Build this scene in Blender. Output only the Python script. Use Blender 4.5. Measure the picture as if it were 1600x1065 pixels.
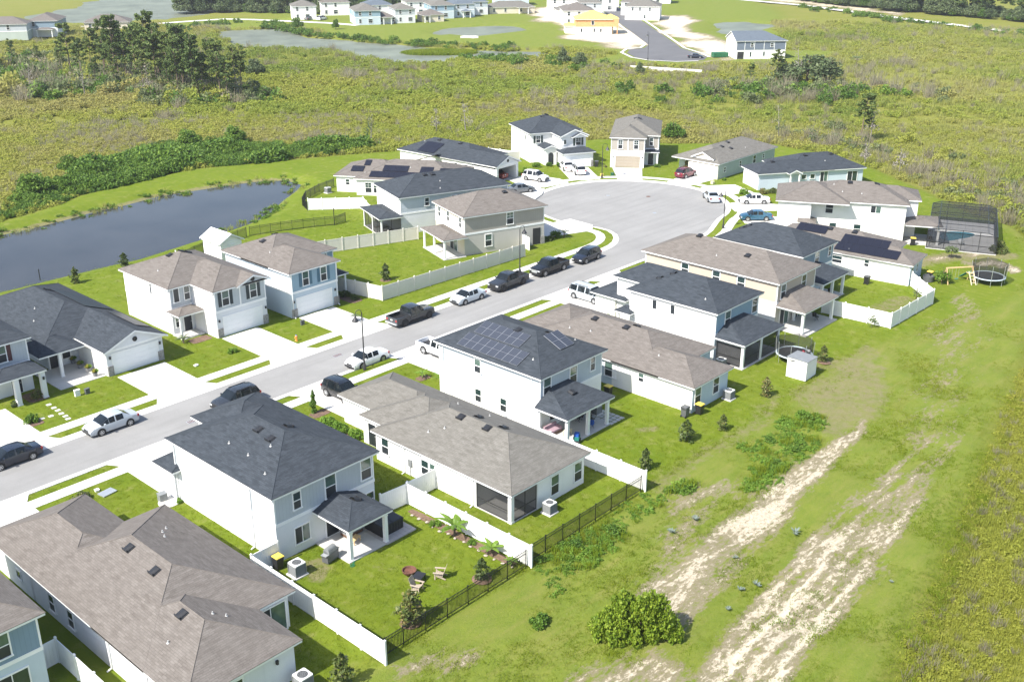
import bpy, bmesh, math, random
import numpy as np
from mathutils import Vector, Matrix, Euler

for o in list(bpy.data.objects): bpy.data.objects.remove(o)
SC = bpy.context.scene
COL = SC.collection
RND = random.Random(7)
PI = math.pi
R = math.radians

# ------------------------------------------------------------------ camera
cd = bpy.data.cameras.new('Camera'); cam = bpy.data.objects.new('Camera', cd); COL.objects.link(cam)
cam.location = (0, 0, 43.6)
cam.rotation_euler = (R(90 - 22.0), 0, R(42.6 - 90))
cd.sensor_width = 36; cd.lens = 37.89; cd.clip_start = 1; cd.clip_end = 9000
SC.camera = cam
# ------------------------------------------------------------------ sky, sun, exposure
SUN_EL, SUN_AZ = 47.0, 174.0            # azimuth counted from +X (street direction)
w = bpy.data.worlds.new('World'); SC.world = w; w.use_nodes = True
nt = w.node_tree; nt.nodes.clear()
sky = nt.nodes.new('ShaderNodeTexSky'); sky.sky_type = 'NISHITA'; sky.sun_disc = False
sky.sun_elevation = R(SUN_EL); sky.sun_rotation = R((90 - SUN_AZ) % 360)
sky.dust_density = 1.5; sky.ozone_density = 1.0
bg = nt.nodes.new('ShaderNodeBackground'); bg.inputs[1].default_value = 0.125
wo = nt.nodes.new('ShaderNodeOutputWorld')
nt.links.new(sky.outputs[0], bg.inputs[0]); nt.links.new(bg.outputs[0], wo.inputs[0])
sd = bpy.data.lights.new('Sun', 'SUN'); sd.energy = 4.6; sd.angle = R(0.55); sd.color = (1.0, 0.955, 0.88)
sun = bpy.data.objects.new('Sun', sd); COL.objects.link(sun)
dsun = Vector((-math.cos(R(SUN_AZ)) * math.cos(R(SUN_EL)), -math.sin(R(SUN_AZ)) * math.cos(R(SUN_EL)), -math.sin(R(SUN_EL))))
sun.rotation_euler = dsun.to_track_quat('-Z', 'Y').to_euler(); sun.location = (0, 80, 120)
vs = SC.view_settings
vs.view_transform = 'Standard'; vs.look = 'None'; vs.gamma = 1; vs.use_curve_mapping = False
vs.exposure = 1.0
cy = SC.cycles; cy.max_bounces = 6; cy.diffuse_bounces = 3; cy.glossy_bounces = 3; cy.transmission_bounces = 4; cy.transparent_max_bounces = 10; cy.volume_bounces = 0

# ------------------------------------------------------------------ helpers
def link(o, parent=None):
    COL.objects.link(o)
    if parent is not None: o.parent = parent
    return o

def tag(o, label=None, cat=None, group=None, kind=None):
    if label: o['label'] = label
    if cat: o['category'] = cat
    if group: o['group'] = group
    if kind: o['kind'] = kind
    return o

def empty(name, loc=(0, 0, 0), rz=0):
    o = bpy.data.objects.new(name, None); COL.objects.link(o)
    o.location = loc; o.rotation_euler = (0, 0, rz); o.empty_display_size = .3
    return o

def thing(name, label, cat, loc=(0, 0, 0), rz=0, group=None):
    return tag(empty(name, loc, rz), label, cat, group)

def put(name, me, mat=None, parent=None, loc=(0, 0, 0), rz=0, rot=None, scale=None):
    if mat is not None and not me.materials: me.materials.append(mat)
    o = bpy.data.objects.new(name, me); link(o, parent)
    o.location = loc
    o.rotation_euler = rot if rot is not None else (0, 0, rz)
    if scale is not None: o.scale = scale
    return o

CACHE = {}
def shared(key, fn):
    if key not in CACHE: CACHE[key] = fn()
    return CACHE[key]

class MB:
    def __init__(s): s.v = []; s.f = []; s.uv = {}; s.mi = {}
    def quad(s, pts, uv=None, mi=0):
        n = len(s.v); s.v += [tuple(p) for p in pts]
        if uv: s.uv[len(s.f)] = uv
        if mi: s.mi[len(s.f)] = mi
        s.f.append(tuple(range(n, n + len(pts)))); return s
    def box(s, x0, x1, y0, y1, z0, z1):
        n = len(s.v)
        s.v += [(x0, y0, z0), (x1, y0, z0), (x1, y1, z0), (x0, y1, z0), (x0, y0, z1), (x1, y0, z1), (x1, y1, z1), (x0, y1, z1)]
        for a in ((3, 2, 1, 0), (4, 5, 6, 7), (0, 1, 5, 4), (1, 2, 6, 5), (2, 3, 7, 6), (3, 0, 4, 7)): s.f.append(tuple(n + i for i in a))
        return s
    def bar(s, p, q, w, h, up=(0, 0, 1)):
        p = Vector(p); q = Vector(q); d = (q - p).normalized(); u = Vector(up)
        if abs(d.dot(u)) > .98: u = Vector((1, 0, 0))
        a = d.cross(u).normalized() * w / 2; b = a.cross(d).normalized() * h / 2
        n = len(s.v)
        for c in (p, q): s.v += [tuple(c + a * i + b * j) for i, j in ((-1, -1), (1, -1), (1, 1), (-1, 1))]
        for f in ((3, 2, 1, 0), (4, 5, 6, 7), (0, 1, 5, 4), (1, 2, 6, 5), (2, 3, 7, 6), (3, 0, 4, 7)): s.f.append(tuple(n + i for i in f))
        return s
    def tube(s, p, q, r0, r1=None, n=8, cap=True):
        r1 = r0 if r1 is None else r1
        p = Vector(p); q = Vector(q); d = (q - p).normalized()
        a = d.orthogonal().normalized(); b = d.cross(a)
        k = len(s.v)
        for c, r in ((p, r0), (q, r1)):
            for i in range(n):
                t = 2 * PI * i / n; s.v.append(tuple(c + a * (r * math.cos(t)) + b * (r * math.sin(t))))
        for i in range(n):
            j = (i + 1) % n; s.f.append((k + i, k + j, k + n + j, k + n + i))
        if cap: s.f.append(tuple(k + i for i in reversed(range(n)))); s.f.append(tuple(k + n + i for i in range(n)))
        return s
    def lathe(s, prof, n=16, c=(0, 0)):
        k = len(s.v)
        for r, z in prof:
            for i in range(n):
                t = 2 * PI * i / n; s.v.append((c[0] + r * math.cos(t), c[1] + r * math.sin(t), z))
        for a in range(len(prof) - 1):
            for i in range(n):
                j = (i + 1) % n; s.f.append((k + a * n + i, k + a * n + j, k + (a + 1) * n + j, k + (a + 1) * n + i))
        return s
    def extrude(s, poly, z0, z1):
        n = len(s.v); m = len(poly)
        s.v += [(x, y, z0) for x, y in poly] + [(x, y, z1) for x, y in poly]
        s.f.append(tuple(n + i for i in reversed(range(m)))); s.f.append(tuple(n + m + i for i in range(m)))
        for i in range(m):
            j = (i + 1) % m; s.f.append((n + i, n + j, n + m + j, n + m + i))
        return s
    def mesh(s, name='m', smooth=None):
        me = bpy.data.meshes.new(name); me.from_pydata(s.v, [], s.f)
        if s.uv:
            l = me.uv_layers.new(name='UVMap')
            for fi, uv in s.uv.items():
                p = me.polygons[fi]
                for k, li in enumerate(p.loop_indices): l.data[li].uv = uv[k]
        for fi, m in s.mi.items(): me.polygons[fi].material_index = m
        if smooth is not None:
            me.shade_smooth(); me.set_sharp_from_angle(angle=R(smooth))
        me.update(); return me
    def build(s, name, mat, parent=None, smooth=None, loc=(0, 0, 0), rz=0):
        return put(name, s.mesh(name, smooth), mat, parent, loc, rz)

# ------------------------------------------------------------------ materials
def newmat(name):
    m = bpy.data.materials.new(name); m.use_nodes = True
    t = m.node_tree; b = t.nodes['Principled BSDF']
    return m, t, b
def N(t, kind, **k):
    n = t.nodes.new(kind)
    for a, v in k.items(): setattr(n, a, v)
    return n
def L(t, a, b): t.links.new(a, b)
def setin(n, **k):
    for a, v in k.items(): n.inputs[a.replace('_', ' ')].default_value = v
def rgb(c): return (c[0], c[1], c[2], 1)
def mixc(t, fac, a, b, mode='MIX'):
    m = N(t, 'ShaderNodeMix'); m.data_type = 'RGBA'; m.blend_type = mode
    for i, v in ((0, fac), (6, a), (7, b)):
        if hasattr(v, 'is_linked') or hasattr(v, 'links'): L(t, v, m.inputs[i])
        elif i == 0: m.inputs[0].default_value = v
        else: m.inputs[i].default_value = rgb(v)
    return m.outputs[2]
def noise(t, vec, scale, detail=4, rough=.6, dist=0):
    n = N(t, 'ShaderNodeTexNoise'); setin(n, Scale=scale, Detail=detail, Roughness=rough, Distortion=dist)
    if vec is not None: L(t, vec, n.inputs['Vector'])
    return n.outputs['Fac']
def ramp(t, fac, a, b, c0=(0, 0, 0), c1=(1, 1, 1)):
    r = N(t, 'ShaderNodeValToRGB'); L(t, fac, r.inputs[0])
    r.color_ramp.elements[0].position = a; r.color_ramp.elements[0].color = rgb(c0)
    r.color_ramp.elements[1].position = b; r.color_ramp.elements[1].color = rgb(c1)
    return r.outputs[0]
def bump(t, b, h, strength=.3, dist=.02):
    n = N(t, 'ShaderNodeBump'); setin(n, Strength=strength, Distance=dist)
    L(t, h, n.inputs['Height']); L(t, n.outputs[0], b.inputs['Normal'])
def mathn(t, op, a, b=None):
    n = N(t, 'ShaderNodeMath', operation=op)
    for i, v in ((0, a), (1, b)):
        if v is None: continue
        if isinstance(v, (int, float)): n.inputs[i].default_value = v
        else: L(t, v, n.inputs[i])
    return n.outputs[0]

def plain(name, col, rough=.6, var=.08, scale=1.5, metal=0, spec=.5, bumps=0, bscale=30):
    m, t, b = newmat(name)
    tc = N(t, 'ShaderNodeTexCoord').outputs['Object']
    f = noise(t, tc, scale, 5)
    f2 = ramp(t, f, .3, .7)
    lo = [c * (1 - var) for c in col]; hi = [min(1, c * (1 + var)) for c in col]
    L(t, mixc(t, f2, lo, hi), b.inputs['Base Color'])
    setin(b, Roughness=rough, Metallic=metal); b.inputs['Specular IOR Level'].default_value = spec
    if bumps: bump(t, b, noise(t, tc, bscale, 3), bumps, .01)
    return m

def shingle(name, dark, mid, light):
    m, t, b = newmat(name)
    uv = N(t, 'ShaderNodeUVMap').outputs[0]
    br = N(t, 'ShaderNodeTexBrick'); L(t, uv, br.inputs['Vector'])
    setin(br, Scale=1.0, Mortar_Size=.012, Mortar_Smooth=.3, Bias=0.0, Brick_Width=.42, Row_Height=.145)
    br.offset = .37; br.squash = 1
    br.inputs['Color1'].default_value = rgb(dark); br.inputs['Color2'].default_value = rgb(light); br.inputs['Mortar'].default_value = rgb([c * .45 for c in dark])
    mp = N(t, 'ShaderNodeMapping'); L(t, uv, mp.inputs[0]); mp.inputs['Scale'].default_value = (.8, 2.4, 1)
    f = ramp(t, noise(t, mp.outputs[0], 1.15, 5, .62), .36, .64)
    f3 = ramp(t, noise(t, uv, .25, 3), .35, .65)
    c = mixc(t, .52, br.outputs[0], mixc(t, f, dark, light))
    c = mixc(t, f3, mixc(t, .35, c, mid), c)
    # dark run-off streaks down the slope, lichen specks
    mp2 = N(t, 'ShaderNodeMapping'); L(t, uv, mp2.inputs[0]); mp2.inputs['Scale'].default_value = (1.8, .12, 1)
    st = ramp(t, noise(t, mp2.outputs[0], 1.0, 4, .7), .52, .8)
    c = mixc(t, mathn(t, 'MULTIPLY', st, .35), c, [x * .55 for x in mid])
    L(t, c, b.inputs['Base Color']); setin(b, Roughness=.93); b.inputs['Specular IOR Level'].default_value = .25
    bump(t, b, br.outputs['Fac'], -.35, .02)
    return m

M = {}
M['roof_dark'] = shingle('shingle_charcoal', (.024, .030, .037), (.038, .046, .056), (.060, .070, .084))
M['roof_tan'] = shingle('shingle_tan', (.112, .098, .087), (.145, .130, .117), (.190, .172, .156))
M['roof_grey'] = shingle('shingle_grey', (.115, .108, .094), (.147, .140, .124), (.193, .184, .166))
M['roof_far_blue'] = shingle('shingle_slate', (.085, .105, .13), (.10, .125, .15), (.125, .15, .18))
for k_, c_ in (('roof_dark', (.05, .06, .072)), ('roof_tan', (.16, .143, .128)), ('roof_grey', (.16, .152, .136)), ('roof_far_blue', (.10, .125, .15)), ('roof_deck', (.7, .5, .13)), ('trim', (.8, .8, .79))): M['cap_' + k_] = plain('ridge_' + k_, c_, .93, .2, 2, spec=.2)
def stucco(name, col, var=.05):
    m, t, b = newmat(name)
    tc = N(t, 'ShaderNodeTexCoord').outputs['Object']
    f = ramp(t, noise(t, tc, .35, 6, .65), .3, .75)
    c = mixc(t, f, [x * (1 - var * 1.6) for x in col], [min(.9, x * (1 + var)) for x in col])
    # soil splash and streaks
    mp = N(t, 'ShaderNodeMapping'); L(t, tc, mp.inputs[0]); mp.inputs['Scale'].default_value = (2.2, 2.2, .18)
    s = ramp(t, noise(t, mp.outputs[0], 1.0, 5, .7), .55, .85)
    c = mixc(t, mathn(t, 'MULTIPLY', s, .22), c, [x * .62 for x in col])
    L(t, c, b.inputs['Base Color']); setin(b, Roughness=.85); b.inputs['Specular IOR Level'].default_value = .3
    bump(t, b, noise(t, tc, 45, 3), .25, .01)
    return m
def siding(name, col, pitch=.16, vertical=False):
    m, t, b = newmat(name)
    tc = N(t, 'ShaderNodeTexCoord').outputs['Object']
    sp = N(t, 'ShaderNodeSeparateXYZ'); L(t, tc, sp.inputs[0])
    if vertical: h = mathn(t, 'ADD', sp.outputs[0], sp.outputs[1])
    else: h = sp.outputs[2]
    fr = mathn(t, 'FRACT', mathn(t, 'DIVIDE', h, pitch))
    groove = ramp(t, fr, .0, .12)
    f = ramp(t, noise(t, tc, .6, 5), .3, .7)
    c = mixc(t, f, [x * .93 for x in col], [x * 1.05 for x in col])
    c = mixc(t, groove, [x * .84 for x in col], c)
    L(t, c, b.inputs['Base Color']); setin(b, Roughness=.7); b.inputs['Specular IOR Level'].default_value = .35
    bump(t, b, groove, .5, .015)
    return m
M['st_white'] = stucco('stucco_white', (.80, .79, .76))
M['st_lgrey'] = stucco('stucco_light_grey', (.68, .69, .705))
M['st_blueg'] = stucco('stucco_pale_blue', (.50, .575, .63))
M['st_cream'] = stucco('stucco_cream', (.64, .575, .46))
M['st_tan'] = stucco('stucco_tan', (.47, .40, .325))
M['st_taupe'] = stucco('stucco_taupe', (.47, .445, .41))
M['st_green'] = stucco('stucco_sage', (.42, .475, .43))
M['sd_grey'] = siding('siding_grey', (.44, .475, .50), .3, True)
M['sd_lgrey'] = siding('siding_light_grey', (.44, .49, .53), .3, True)
M['sd_blue'] = siding('siding_blue', (.19, .27, .345), .3, True)
M['sd_skyblue'] = siding('siding_sky_blue', (.25, .36, .44), .3, True)
M['sd_steel'] = siding('siding_steel_blue', (.215, .29, .345), .3, True)
M['sd_taupe'] = siding('siding_taupe', (.335, .31, .275), .3, True)
M['sd_white'] = siding('siding_white', (.72, .73, .73), .2)
M['sd_slate'] = siding('siding_slate', (.14, .17, .22), .2)
M['trim'] = plain('white_trim', (.80, .80, .79), .5, .03)
M['vinyl'] = plain('white_vinyl', (.80, .80, .78), .45, .05, .7)
M['vinyl_shaded'] = plain('shaded_white_vinyl', (.66, .63, .57), .45, .05, .7)  # white fence vinyl toned darker; its shade is put into the colour
M['concrete'] = None
M['black_metal'] = plain('black_aluminium', (.012, .013, .014), .4, .2)
M['dark_metal'] = plain('dark_bronze_metal', (.03, .03, .032), .45, .2)
M['vent'] = plain('black_vent_metal', (.018, .019, .022), .5, .2)
M['pipe'] = plain('pvc_pipe', (.42, .42, .41), .5, .05)
M['black_plastic'] = plain('black_plastic', (.02, .02, .022), .45, .15)
M['grey_plastic'] = plain('grey_plastic', (.10, .105, .11), .5, .15)
M['yellow_lid'] = plain('yellow_lid', (.72, .55, .10), .45, .05)
M['galv'] = plain('galvanised_metal', (.52, .54, .55), .4, .06, metal=.6)
M['ac_grey'] = plain('condenser_grey', (.20, .21, .215), .5, .12)
M['ac_white'] = plain('condenser_top', (.62, .63, .62), .45, .05)
M['wood'] = plain('weathered_wood', (.36, .30, .23), .8, .25, 4)
M['new_wood'] = plain('pine_wood', (.60, .43, .22), .75, .15, 4)
M['dark_wood'] = plain('dark_wood', (.12, .065, .04), .7, .2, 4)
M['rust'] = plain('rusty_steel', (.13, .055, .035), .8, .3, 6)
M['mulch'] = plain('brown_mulch', (.135, .085, .06), .95, .45, 5, bumps=.6, bscale=18)
M['rock'] = plain('pale_rock', (.36, .31, .26), .9, .3, 4)
M['stone'] = plain('stacked_stone', (.29, .275, .26), .85, .45, 6, bumps=.5, bscale=10)
M['door_dark'] = plain('dark_door_paint', (.018, .022, .03), .4, .1)
M['door_red'] = plain('burgundy_paint', (.075, .022, .026), .45, .1)
M['shutter_dark'] = plain('dark_shutter', (.022, .034, .042), .5, .1)
M['shutter_blue'] = plain('blue_shutter', (.07, .15, .21), .5, .1)
M['shutter_green'] = plain('green_shutter', (.03, .05, .04), .5, .1)
M['tan_door'] = plain('tan_garage_paint', (.33, .285, .225), .5, .04)
M['white_door'] = plain('white_garage_paint', (.78, .79, .79), .5, .03)
M['bark'] = plain('bark', (.105, .082, .062), .95, .35, 6, bumps=.6, bscale=12)
M['pine_bark'] = plain('pine_bark', (.17, .125, .095), .95, .35, 5, bumps=.6, bscale=8)
M['dead_wood'] = plain('dead_grey_wood', (.23, .21, .185), .95, .2, 3)
M['blue_plastic'] = plain('blue_plastic', (.02, .085, .38), .45, .1)
M['teal_plastic'] = plain('teal_plastic', (.03, .20, .18), .45, .1)
M['green_plastic'] = plain('green_plastic', (.015, .12, .05), .45, .1)
M['red_plastic'] = plain('red_plastic', (.45, .03, .05), .4, .1)
M['pink_fabric'] = plain('mauve_fabric', (.33, .23, .27), .9, .15)
M['fabric_grey'] = plain('grey_fabric', (.22, .22, .225), .9, .15)
M['orange_paint'] = plain('orange_paint', (.72, .30, .06), .45, .1)
M['osb'] = plain('osb_sheathing', (.62, .33, .14), .8, .14, 2.5)
M['roof_deck'] = plain('yellow_roof_underlay', (.72, .53, .13), .7, .08)
M['clay'] = plain('grey_pot', (.20, .20, .20), .7, .1)
M['rubber'] = plain('tyre_rubber', (.014, .014, .015), .75, .2)
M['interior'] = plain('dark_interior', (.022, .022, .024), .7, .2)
M['osb_light'] = plain('plywood', (.56, .42, .24), .8, .12, 3)
M['pvc_cream'] = plain('cream_plastic', (.66, .60, .43), .5, .06)

def screenmat():
    m, t, b = newmat('insect_screen')
    tr = N(t, 'ShaderNodeBsdfTransparent'); mx = N(t, 'ShaderNodeMixShader'); mx.inputs[0].default_value = .62
    setin(b, Roughness=.8); b.inputs['Base Color'].default_value = (.018, .019, .021, 1)
    out = t.nodes['Material Output']
    L(t, tr.outputs[0], mx.inputs[1]); L(t, b.outputs[0], mx.inputs[2]); L(t, mx.outputs[0], out.inputs[0])
    return m
M['screen'] = screenmat()
def netmat():
    m = screenmat(); m.name = 'safety_net'; 
    for n in m.node_tree.nodes:
        if n.type == 'MIX_SHADER': n.inputs[0].default_value = .6
    return m
M['net'] = netmat()
def glass(name, col, rough=.06, spec=.9):
    m, t, b = newmat(name)
    tc = N(t, 'ShaderNodeTexCoord').outputs['Object']
    f = ramp(t, noise(t, tc, .9, 3), .35, .65)
    L(t, mixc(t, f, [c * .7 for c in col], [c * 1.25 for c in col]), b.inputs['Base Color'])
    setin(b, Roughness=rough, IOR=1.5); b.inputs['Specular IOR Level'].default_value = spec
    return m
M['glass'] = glass('window_glass', (.020, .042, .042))
M['glass_green'] = glass('window_glass_reflection', (.075, .125, .105), .1)  # the pane's green reflection is put into its base colour
M['glass_screen'] = glass('window_screened', (.028, .034, .040), .35, .4)
M['car_glass'] = glass('car_glass', (.010, .014, .017), .05, .45)
def paint(name, col, metal=.25, rough=.25):
    m, t, b = newmat(name)
    b.inputs['Base Color'].default_value = rgb(col); setin(b, Metallic=metal, Roughness=rough)
    b.inputs['Coat Weight'].default_value = .7; b.inputs['Coat Roughness'].default_value = .06
    tc = N(t, 'ShaderNodeTexCoord').outputs['Object']
    r = ramp(t, noise(t, tc, .7, 2), .3, .7, [rough * .9] * 3, [rough * 1.3] * 3)
    L(t, r, b.inputs['Roughness'])
    return m
PAINT = dict(navy=paint('navy_paint', (.018, .024, .04)), silver=paint('silver_paint', (.46, .50, .53), .15, .35), black=paint('black_paint', (.010, .011, .013)),
    white=paint('white_paint', (.80, .81, .82), 0), charcoal=paint('charcoal_paint', (.032, .036, .042)), paleblue=paint('pale_silver_paint', (.55, .60, .63), .1, .35),
    burgundy=paint('burgundy_car_paint', (.13, .012, .028)), blue=paint('blue_car_paint', (.03, .11, .19), .4), grey=paint('grey_car_paint', (.14, .15, .16)), red=paint('red_car_paint', (.20, .015, .012)))
M['rim'] = plain('alloy_rim', (.55, .56, .57), .3, .05, metal=.7)
M['rim_dark'] = plain('dark_rim', (.05, .05, .055), .35, .05, metal=.6)
M['headlamp'] = glass('headlamp_lens', (.55, .57, .58), .05)
M['taillamp'] = glass('taillamp_lens', (.30, .012, .015), .08)
M['plate'] = plain('number_plate', (.62, .62, .58), .5, .03)

def concrete(name, col, joints=True):
    m, t, b = newmat(name)
    tc = N(t, 'ShaderNodeTexCoord').outputs['Object']
    f = ramp(t, noise(t, tc, .5, 6, .7), .3, .75)
    c = mixc(t, f, [x * .88 for x in col], [x * 1.06 for x in col])
    s = ramp(t, noise(t, tc, 2.2, 5, .75), .58, .78)
    c = mixc(t, mathn(t, 'MULTIPLY', s, .3), c, [x * .66 for x in col])
    L(t, c, b.inputs['Base Color']); setin(b, Roughness=.9); b.inputs['Specular IOR Level'].default_value = .25
    bump(t, b, noise(t, tc, 60, 3), .2, .005)
    return m
M['concrete'] = concrete('pale_concrete', (.60, .585, .555))
M['patio'] = concrete('patio_concrete', (.50, .49, .47))
M['pavers'] = concrete('grey_paver', (.40, .38, .37))
def asphalt(name, lo, hi):
    m, t, b = newmat(name)
    g = N(t, 'ShaderNodeNewGeometry').outputs['Position']
    f = ramp(t, noise(t, g, .14, 6, .65), .3, .7)
    c = mixc(t, f, lo, hi)
    mp = N(t, 'ShaderNodeMapping'); L(t, g, mp.inputs[0]); mp.inputs['Scale'].default_value = (.05, .9, 1)
    f2 = ramp(t, noise(t, mp.outputs[0], 1.0, 4), .45, .75)
    c = mixc(t, mathn(t, 'MULTIPLY', f2, .5), c, [x * .78 for x in lo])
    sp = ramp(t, noise(t, g, 14, 3, .8), .35, .65)
    c = mixc(t, mathn(t, 'MULTIPLY', sp, .35), c, [x * .72 for x in lo])
    st = ramp(t, noise(t, g, .8, 5, .8), .66, .78)
    c = mixc(t, mathn(t, 'MULTIPLY', st, .25), c, [x * .5 for x in lo])
    L(t, c, b.inputs['Base Color']); setin(b, Roughness=.9); b.inputs['Specular IOR Level'].default_value = .3
    bump(t, b, noise(t, g, 90, 2), .25, .005)
    return m
M['asphalt'] = asphalt('worn_grey_asphalt', (.235, .232, .225), (.30, .297, .288))
M['asphalt_new'] = asphalt('new_asphalt', (.115, .115, .12), (.145, .145, .15))

def leafmat(name, cols, trans=.35, rough=.6, gain=1.75):
    """foliage: colour varies from leaf to leaf and from plant to plant"""
    m, t, b = newmat(name)
    g = N(t, 'ShaderNodeNewGeometry'); oi = N(t, 'ShaderNodeObjectInfo')
    r = N(t, 'ShaderNodeValToRGB'); cr = r.color_ramp
    while len(cr.elements) < len(cols): cr.elements.new(.5)
    for i, c in enumerate(cols):
        cr.elements[i].position = i / max(1, len(cols) - 1); cr.elements[i].color = rgb([v * gain for v in c])
    f = mathn(t, 'ADD', mathn(t, 'MULTIPLY', g.outputs['Random Per Island'], .55), mathn(t, 'MULTIPLY', oi.outputs['Random'], .45))
    L(t, f, r.inputs[0])
    L(t, r.outputs[0], b.inputs['Base Color']); setin(b, Roughness=rough); b.inputs['Specular IOR Level'].default_value = .3
    tl = N(t, 'ShaderNodeBsdfTranslucent'); L(t, r.outputs[0], tl.inputs[0])
    mx = N(t, 'ShaderNodeMixShader'); mx.inputs[0].default_value = trans
    L(t, b.outputs[0], mx.inputs[1]); L(t, tl.outputs[0], mx.inputs[2]); L(t, mx.outputs[0], t.nodes['Material Output'].inputs[0])
    return m
M['leaf_dark'] = leafmat('magnolia_leaf', [(.024, .040, .014), (.048, .070, .020), (.085, .100, .028), (.15, .105, .045)], .3, .45)
M['leaf_bright'] = leafmat('bright_leaf', [(.05, .10, .012), (.085, .15, .018), (.13, .20, .025)])
M['leaf_bush'] = leafmat('bush_leaf', [(.040, .078, .010), (.065, .12, .014), (.105, .165, .02)], .35)
M['leaf_pine'] = leafmat('pine_needles', [(.028, .050, .016), (.055, .088, .024), (.095, .125, .034), (.13, .145, .045)], .3)
M['leaf_oak'] = leafmat('oak_leaf', [(.035, .055, .024), (.065, .090, .038), (.105, .125, .06)], .3)
M['leaf_thicket'] = leafmat('thicket_leaf', [(.022, .050, .010), (.045, .090, .013), (.080, .135, .018), (.125, .18, .026)], .35)
M['leaf_banana'] = leafmat('banana_leaf', [(.09, .16, .02), (.14, .22, .03)], .45, .4, 1.4)
M['leaf_yellow'] = leafmat('yellow_leaf', [(.22, .22, .03), (.30, .27, .05)], .35, .6, 1.3)
M['leaf_agave'] = leafmat('blue_grey_leaf', [(.17, .22, .19), (.23, .28, .245)], .15, .6, .85)
M['leaf_red'] = leafmat('russet_leaf', [(.12, .055, .035), (.20, .10, .06)], .25)
# ================================================================== TERRAIN
def seglen(a, b): return math.hypot(b[0] - a[0], b[1] - a[1])
def pdist(PX, PY, pts, closed=False):
    """distance of grid points to a polyline, and inside test when closed"""
    d = np.full(PX.shape, 1e9); ins = np.zeros(PX.shape, bool); n = len(pts)
    for i in range(n if closed else n - 1):
        ax, ay = pts[i]; bx, by = pts[(i + 1) % n]
        vx, vy = bx - ax, by - ay; l2 = vx * vx + vy * vy + 1e-9
        t = np.clip(((PX - ax) * vx + (PY - ay) * vy) / l2, 0, 1)
        d = np.minimum(d, (PX - ax - t * vx) ** 2 + (PY - ay - t * vy) ** 2)
        if closed:
            c = ((ay > PY) != (by > PY)) & (PX < (bx - ax) * (PY - ay) / (by - ay + 1e-12) + ax)
            ins ^= c
    d = np.sqrt(d)
    return (np.where(ins, -d, d)) if closed else d
def pdist1(x, y, pts, closed=True): return float(pdist(np.array([x]), np.array([y]), pts, closed)[0])

CX, CY, CR = 134.8, 98.7, 15.0
kerb_path = [(-40, 86.1), (0, 86.1), (40, 86.1), (80, 86.1), (110, 86.1), (112.5, 86.15), (114.6, 86.45), (116.5, 87.1), (118.3, 88.2), (119.8, 89.7), (120.8, 91.6), (121.0, 93.6), (120.6, 95.2)]
for a in range(188, -84, -6): kerb_path.append((CX + CR * math.cos(R(a)), CY + CR * math.sin(R(a))))
kerb_path += [(134.6, 83.0), (132.4, 82.1), (130.2, 81.2), (127.6, 80.5), (124.5, 80.15), (121, 80.1), (100, 80.1), (70, 80.1), (40, 80.1), (0, 80.1), (-40, 80.1)]

POND = [(50, 156), (60.1, 155.5), (65.9, 155.8), (75.7, 157.2), (87.7, 158.6), (98.4, 157.0), (104.2, 155.7), (107.7, 153.2), (107.8, 149.7), (103.7, 146.6), (97.6, 141.9), (93.5, 138.6), (89.7, 136.8), (85.5, 135.6), (80.7, 134.8), (68.1, 132.6), (57.2, 132.9), (50.4, 133.2), (20, 134), (-10, 140), (10, 156)]
STRIP = [(235, 366), (258, 358), (244, 318), (247, 300), (249, 288), (255, 263), (266, 245), (276, 237), (266, 228), (250, 232), (234, 243), (225, 256), (224, 271), (230, 290), (221, 308), (214, 330), (222, 350)]
LAKE = [(205, 470), (235, 487), (262, 520), (300, 560), (380, 540), (330, 470), (285, 440), (262, 428), (246, 424), (224, 436), (208, 452)]
POND2 = [(290, 306), (300, 312), (318, 307), (323, 296), (316, 288), (306, 280), (294, 280), (284, 284)]
WETR = [(369, 228), (385, 240), (402, 240), (396, 228), (380, 218), (362, 210), (352, 211), (358, 220)]
LOTS = [(-60, 43.2), (64, 43.2), (72, 43.6), (80, 42.4), (88, 43.6), (98, 44.6), (112, 42.5), (126, 38.5), (140, 39), (150, 43), (158, 48), (165, 56), (174, 67), (184, 81), (190, 92), (191, 105), (185, 113.5), (178, 121), (172.6, 134), (160.8, 138), (152, 141), (147, 152), (136, 156), (129, 159.5), (117, 164.5), (109, 167.5), (101, 171), (90, 170), (79, 168), (69, 163), (62, 161), (-60, 166)]
FIELD = [(-60, 44), (64, 44), (110, 46), (126, 44), (165, 56), (163, 50), (150, 40), (130, 34.5), (112, 30.6), (96, 27.6), (77, 23.5), (62, 20.6), (54, 18.9), (40, 15), (-60, 0)]
BROWN = [(104.3, 44.4), (100, 39.5), (96.6, 37.4), (90, 36), (86.1, 35.2), (81.4, 36.4), (83, 39), (85.6, 41.2), (87.6, 43.4), (93, 45), (98, 46)]
FARGREEN = [(278, 395), (262, 404), (235, 404), (228, 392), (240, 372), (262, 362), (254, 330), (254, 300), (262, 272), (272, 248), (280, 240), (290, 228), (278, 214), (262, 205), (272, 186), (290, 168), (312, 156), (330, 165), (322, 185), (380, 210), (470, 270), (560, 330), (600, 480), (420, 560), (300, 480)]
FARSAND = [(352, 310), (340, 296), (322, 272), (304, 251), (298, 238), (294, 226), (296, 218), (308, 216), (322, 228), (345, 255), (372, 290), (400, 320), (390, 340), (365, 330)]
FARSAND2 = [(303, 197), (296, 190), (289, 184), (286, 179), (296, 172), (300, 180), (312, 193), (335, 216), (352, 228), (378, 252), (400, 270), (392, 278), (370, 262), (345, 242), (325, 222)]
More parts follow.
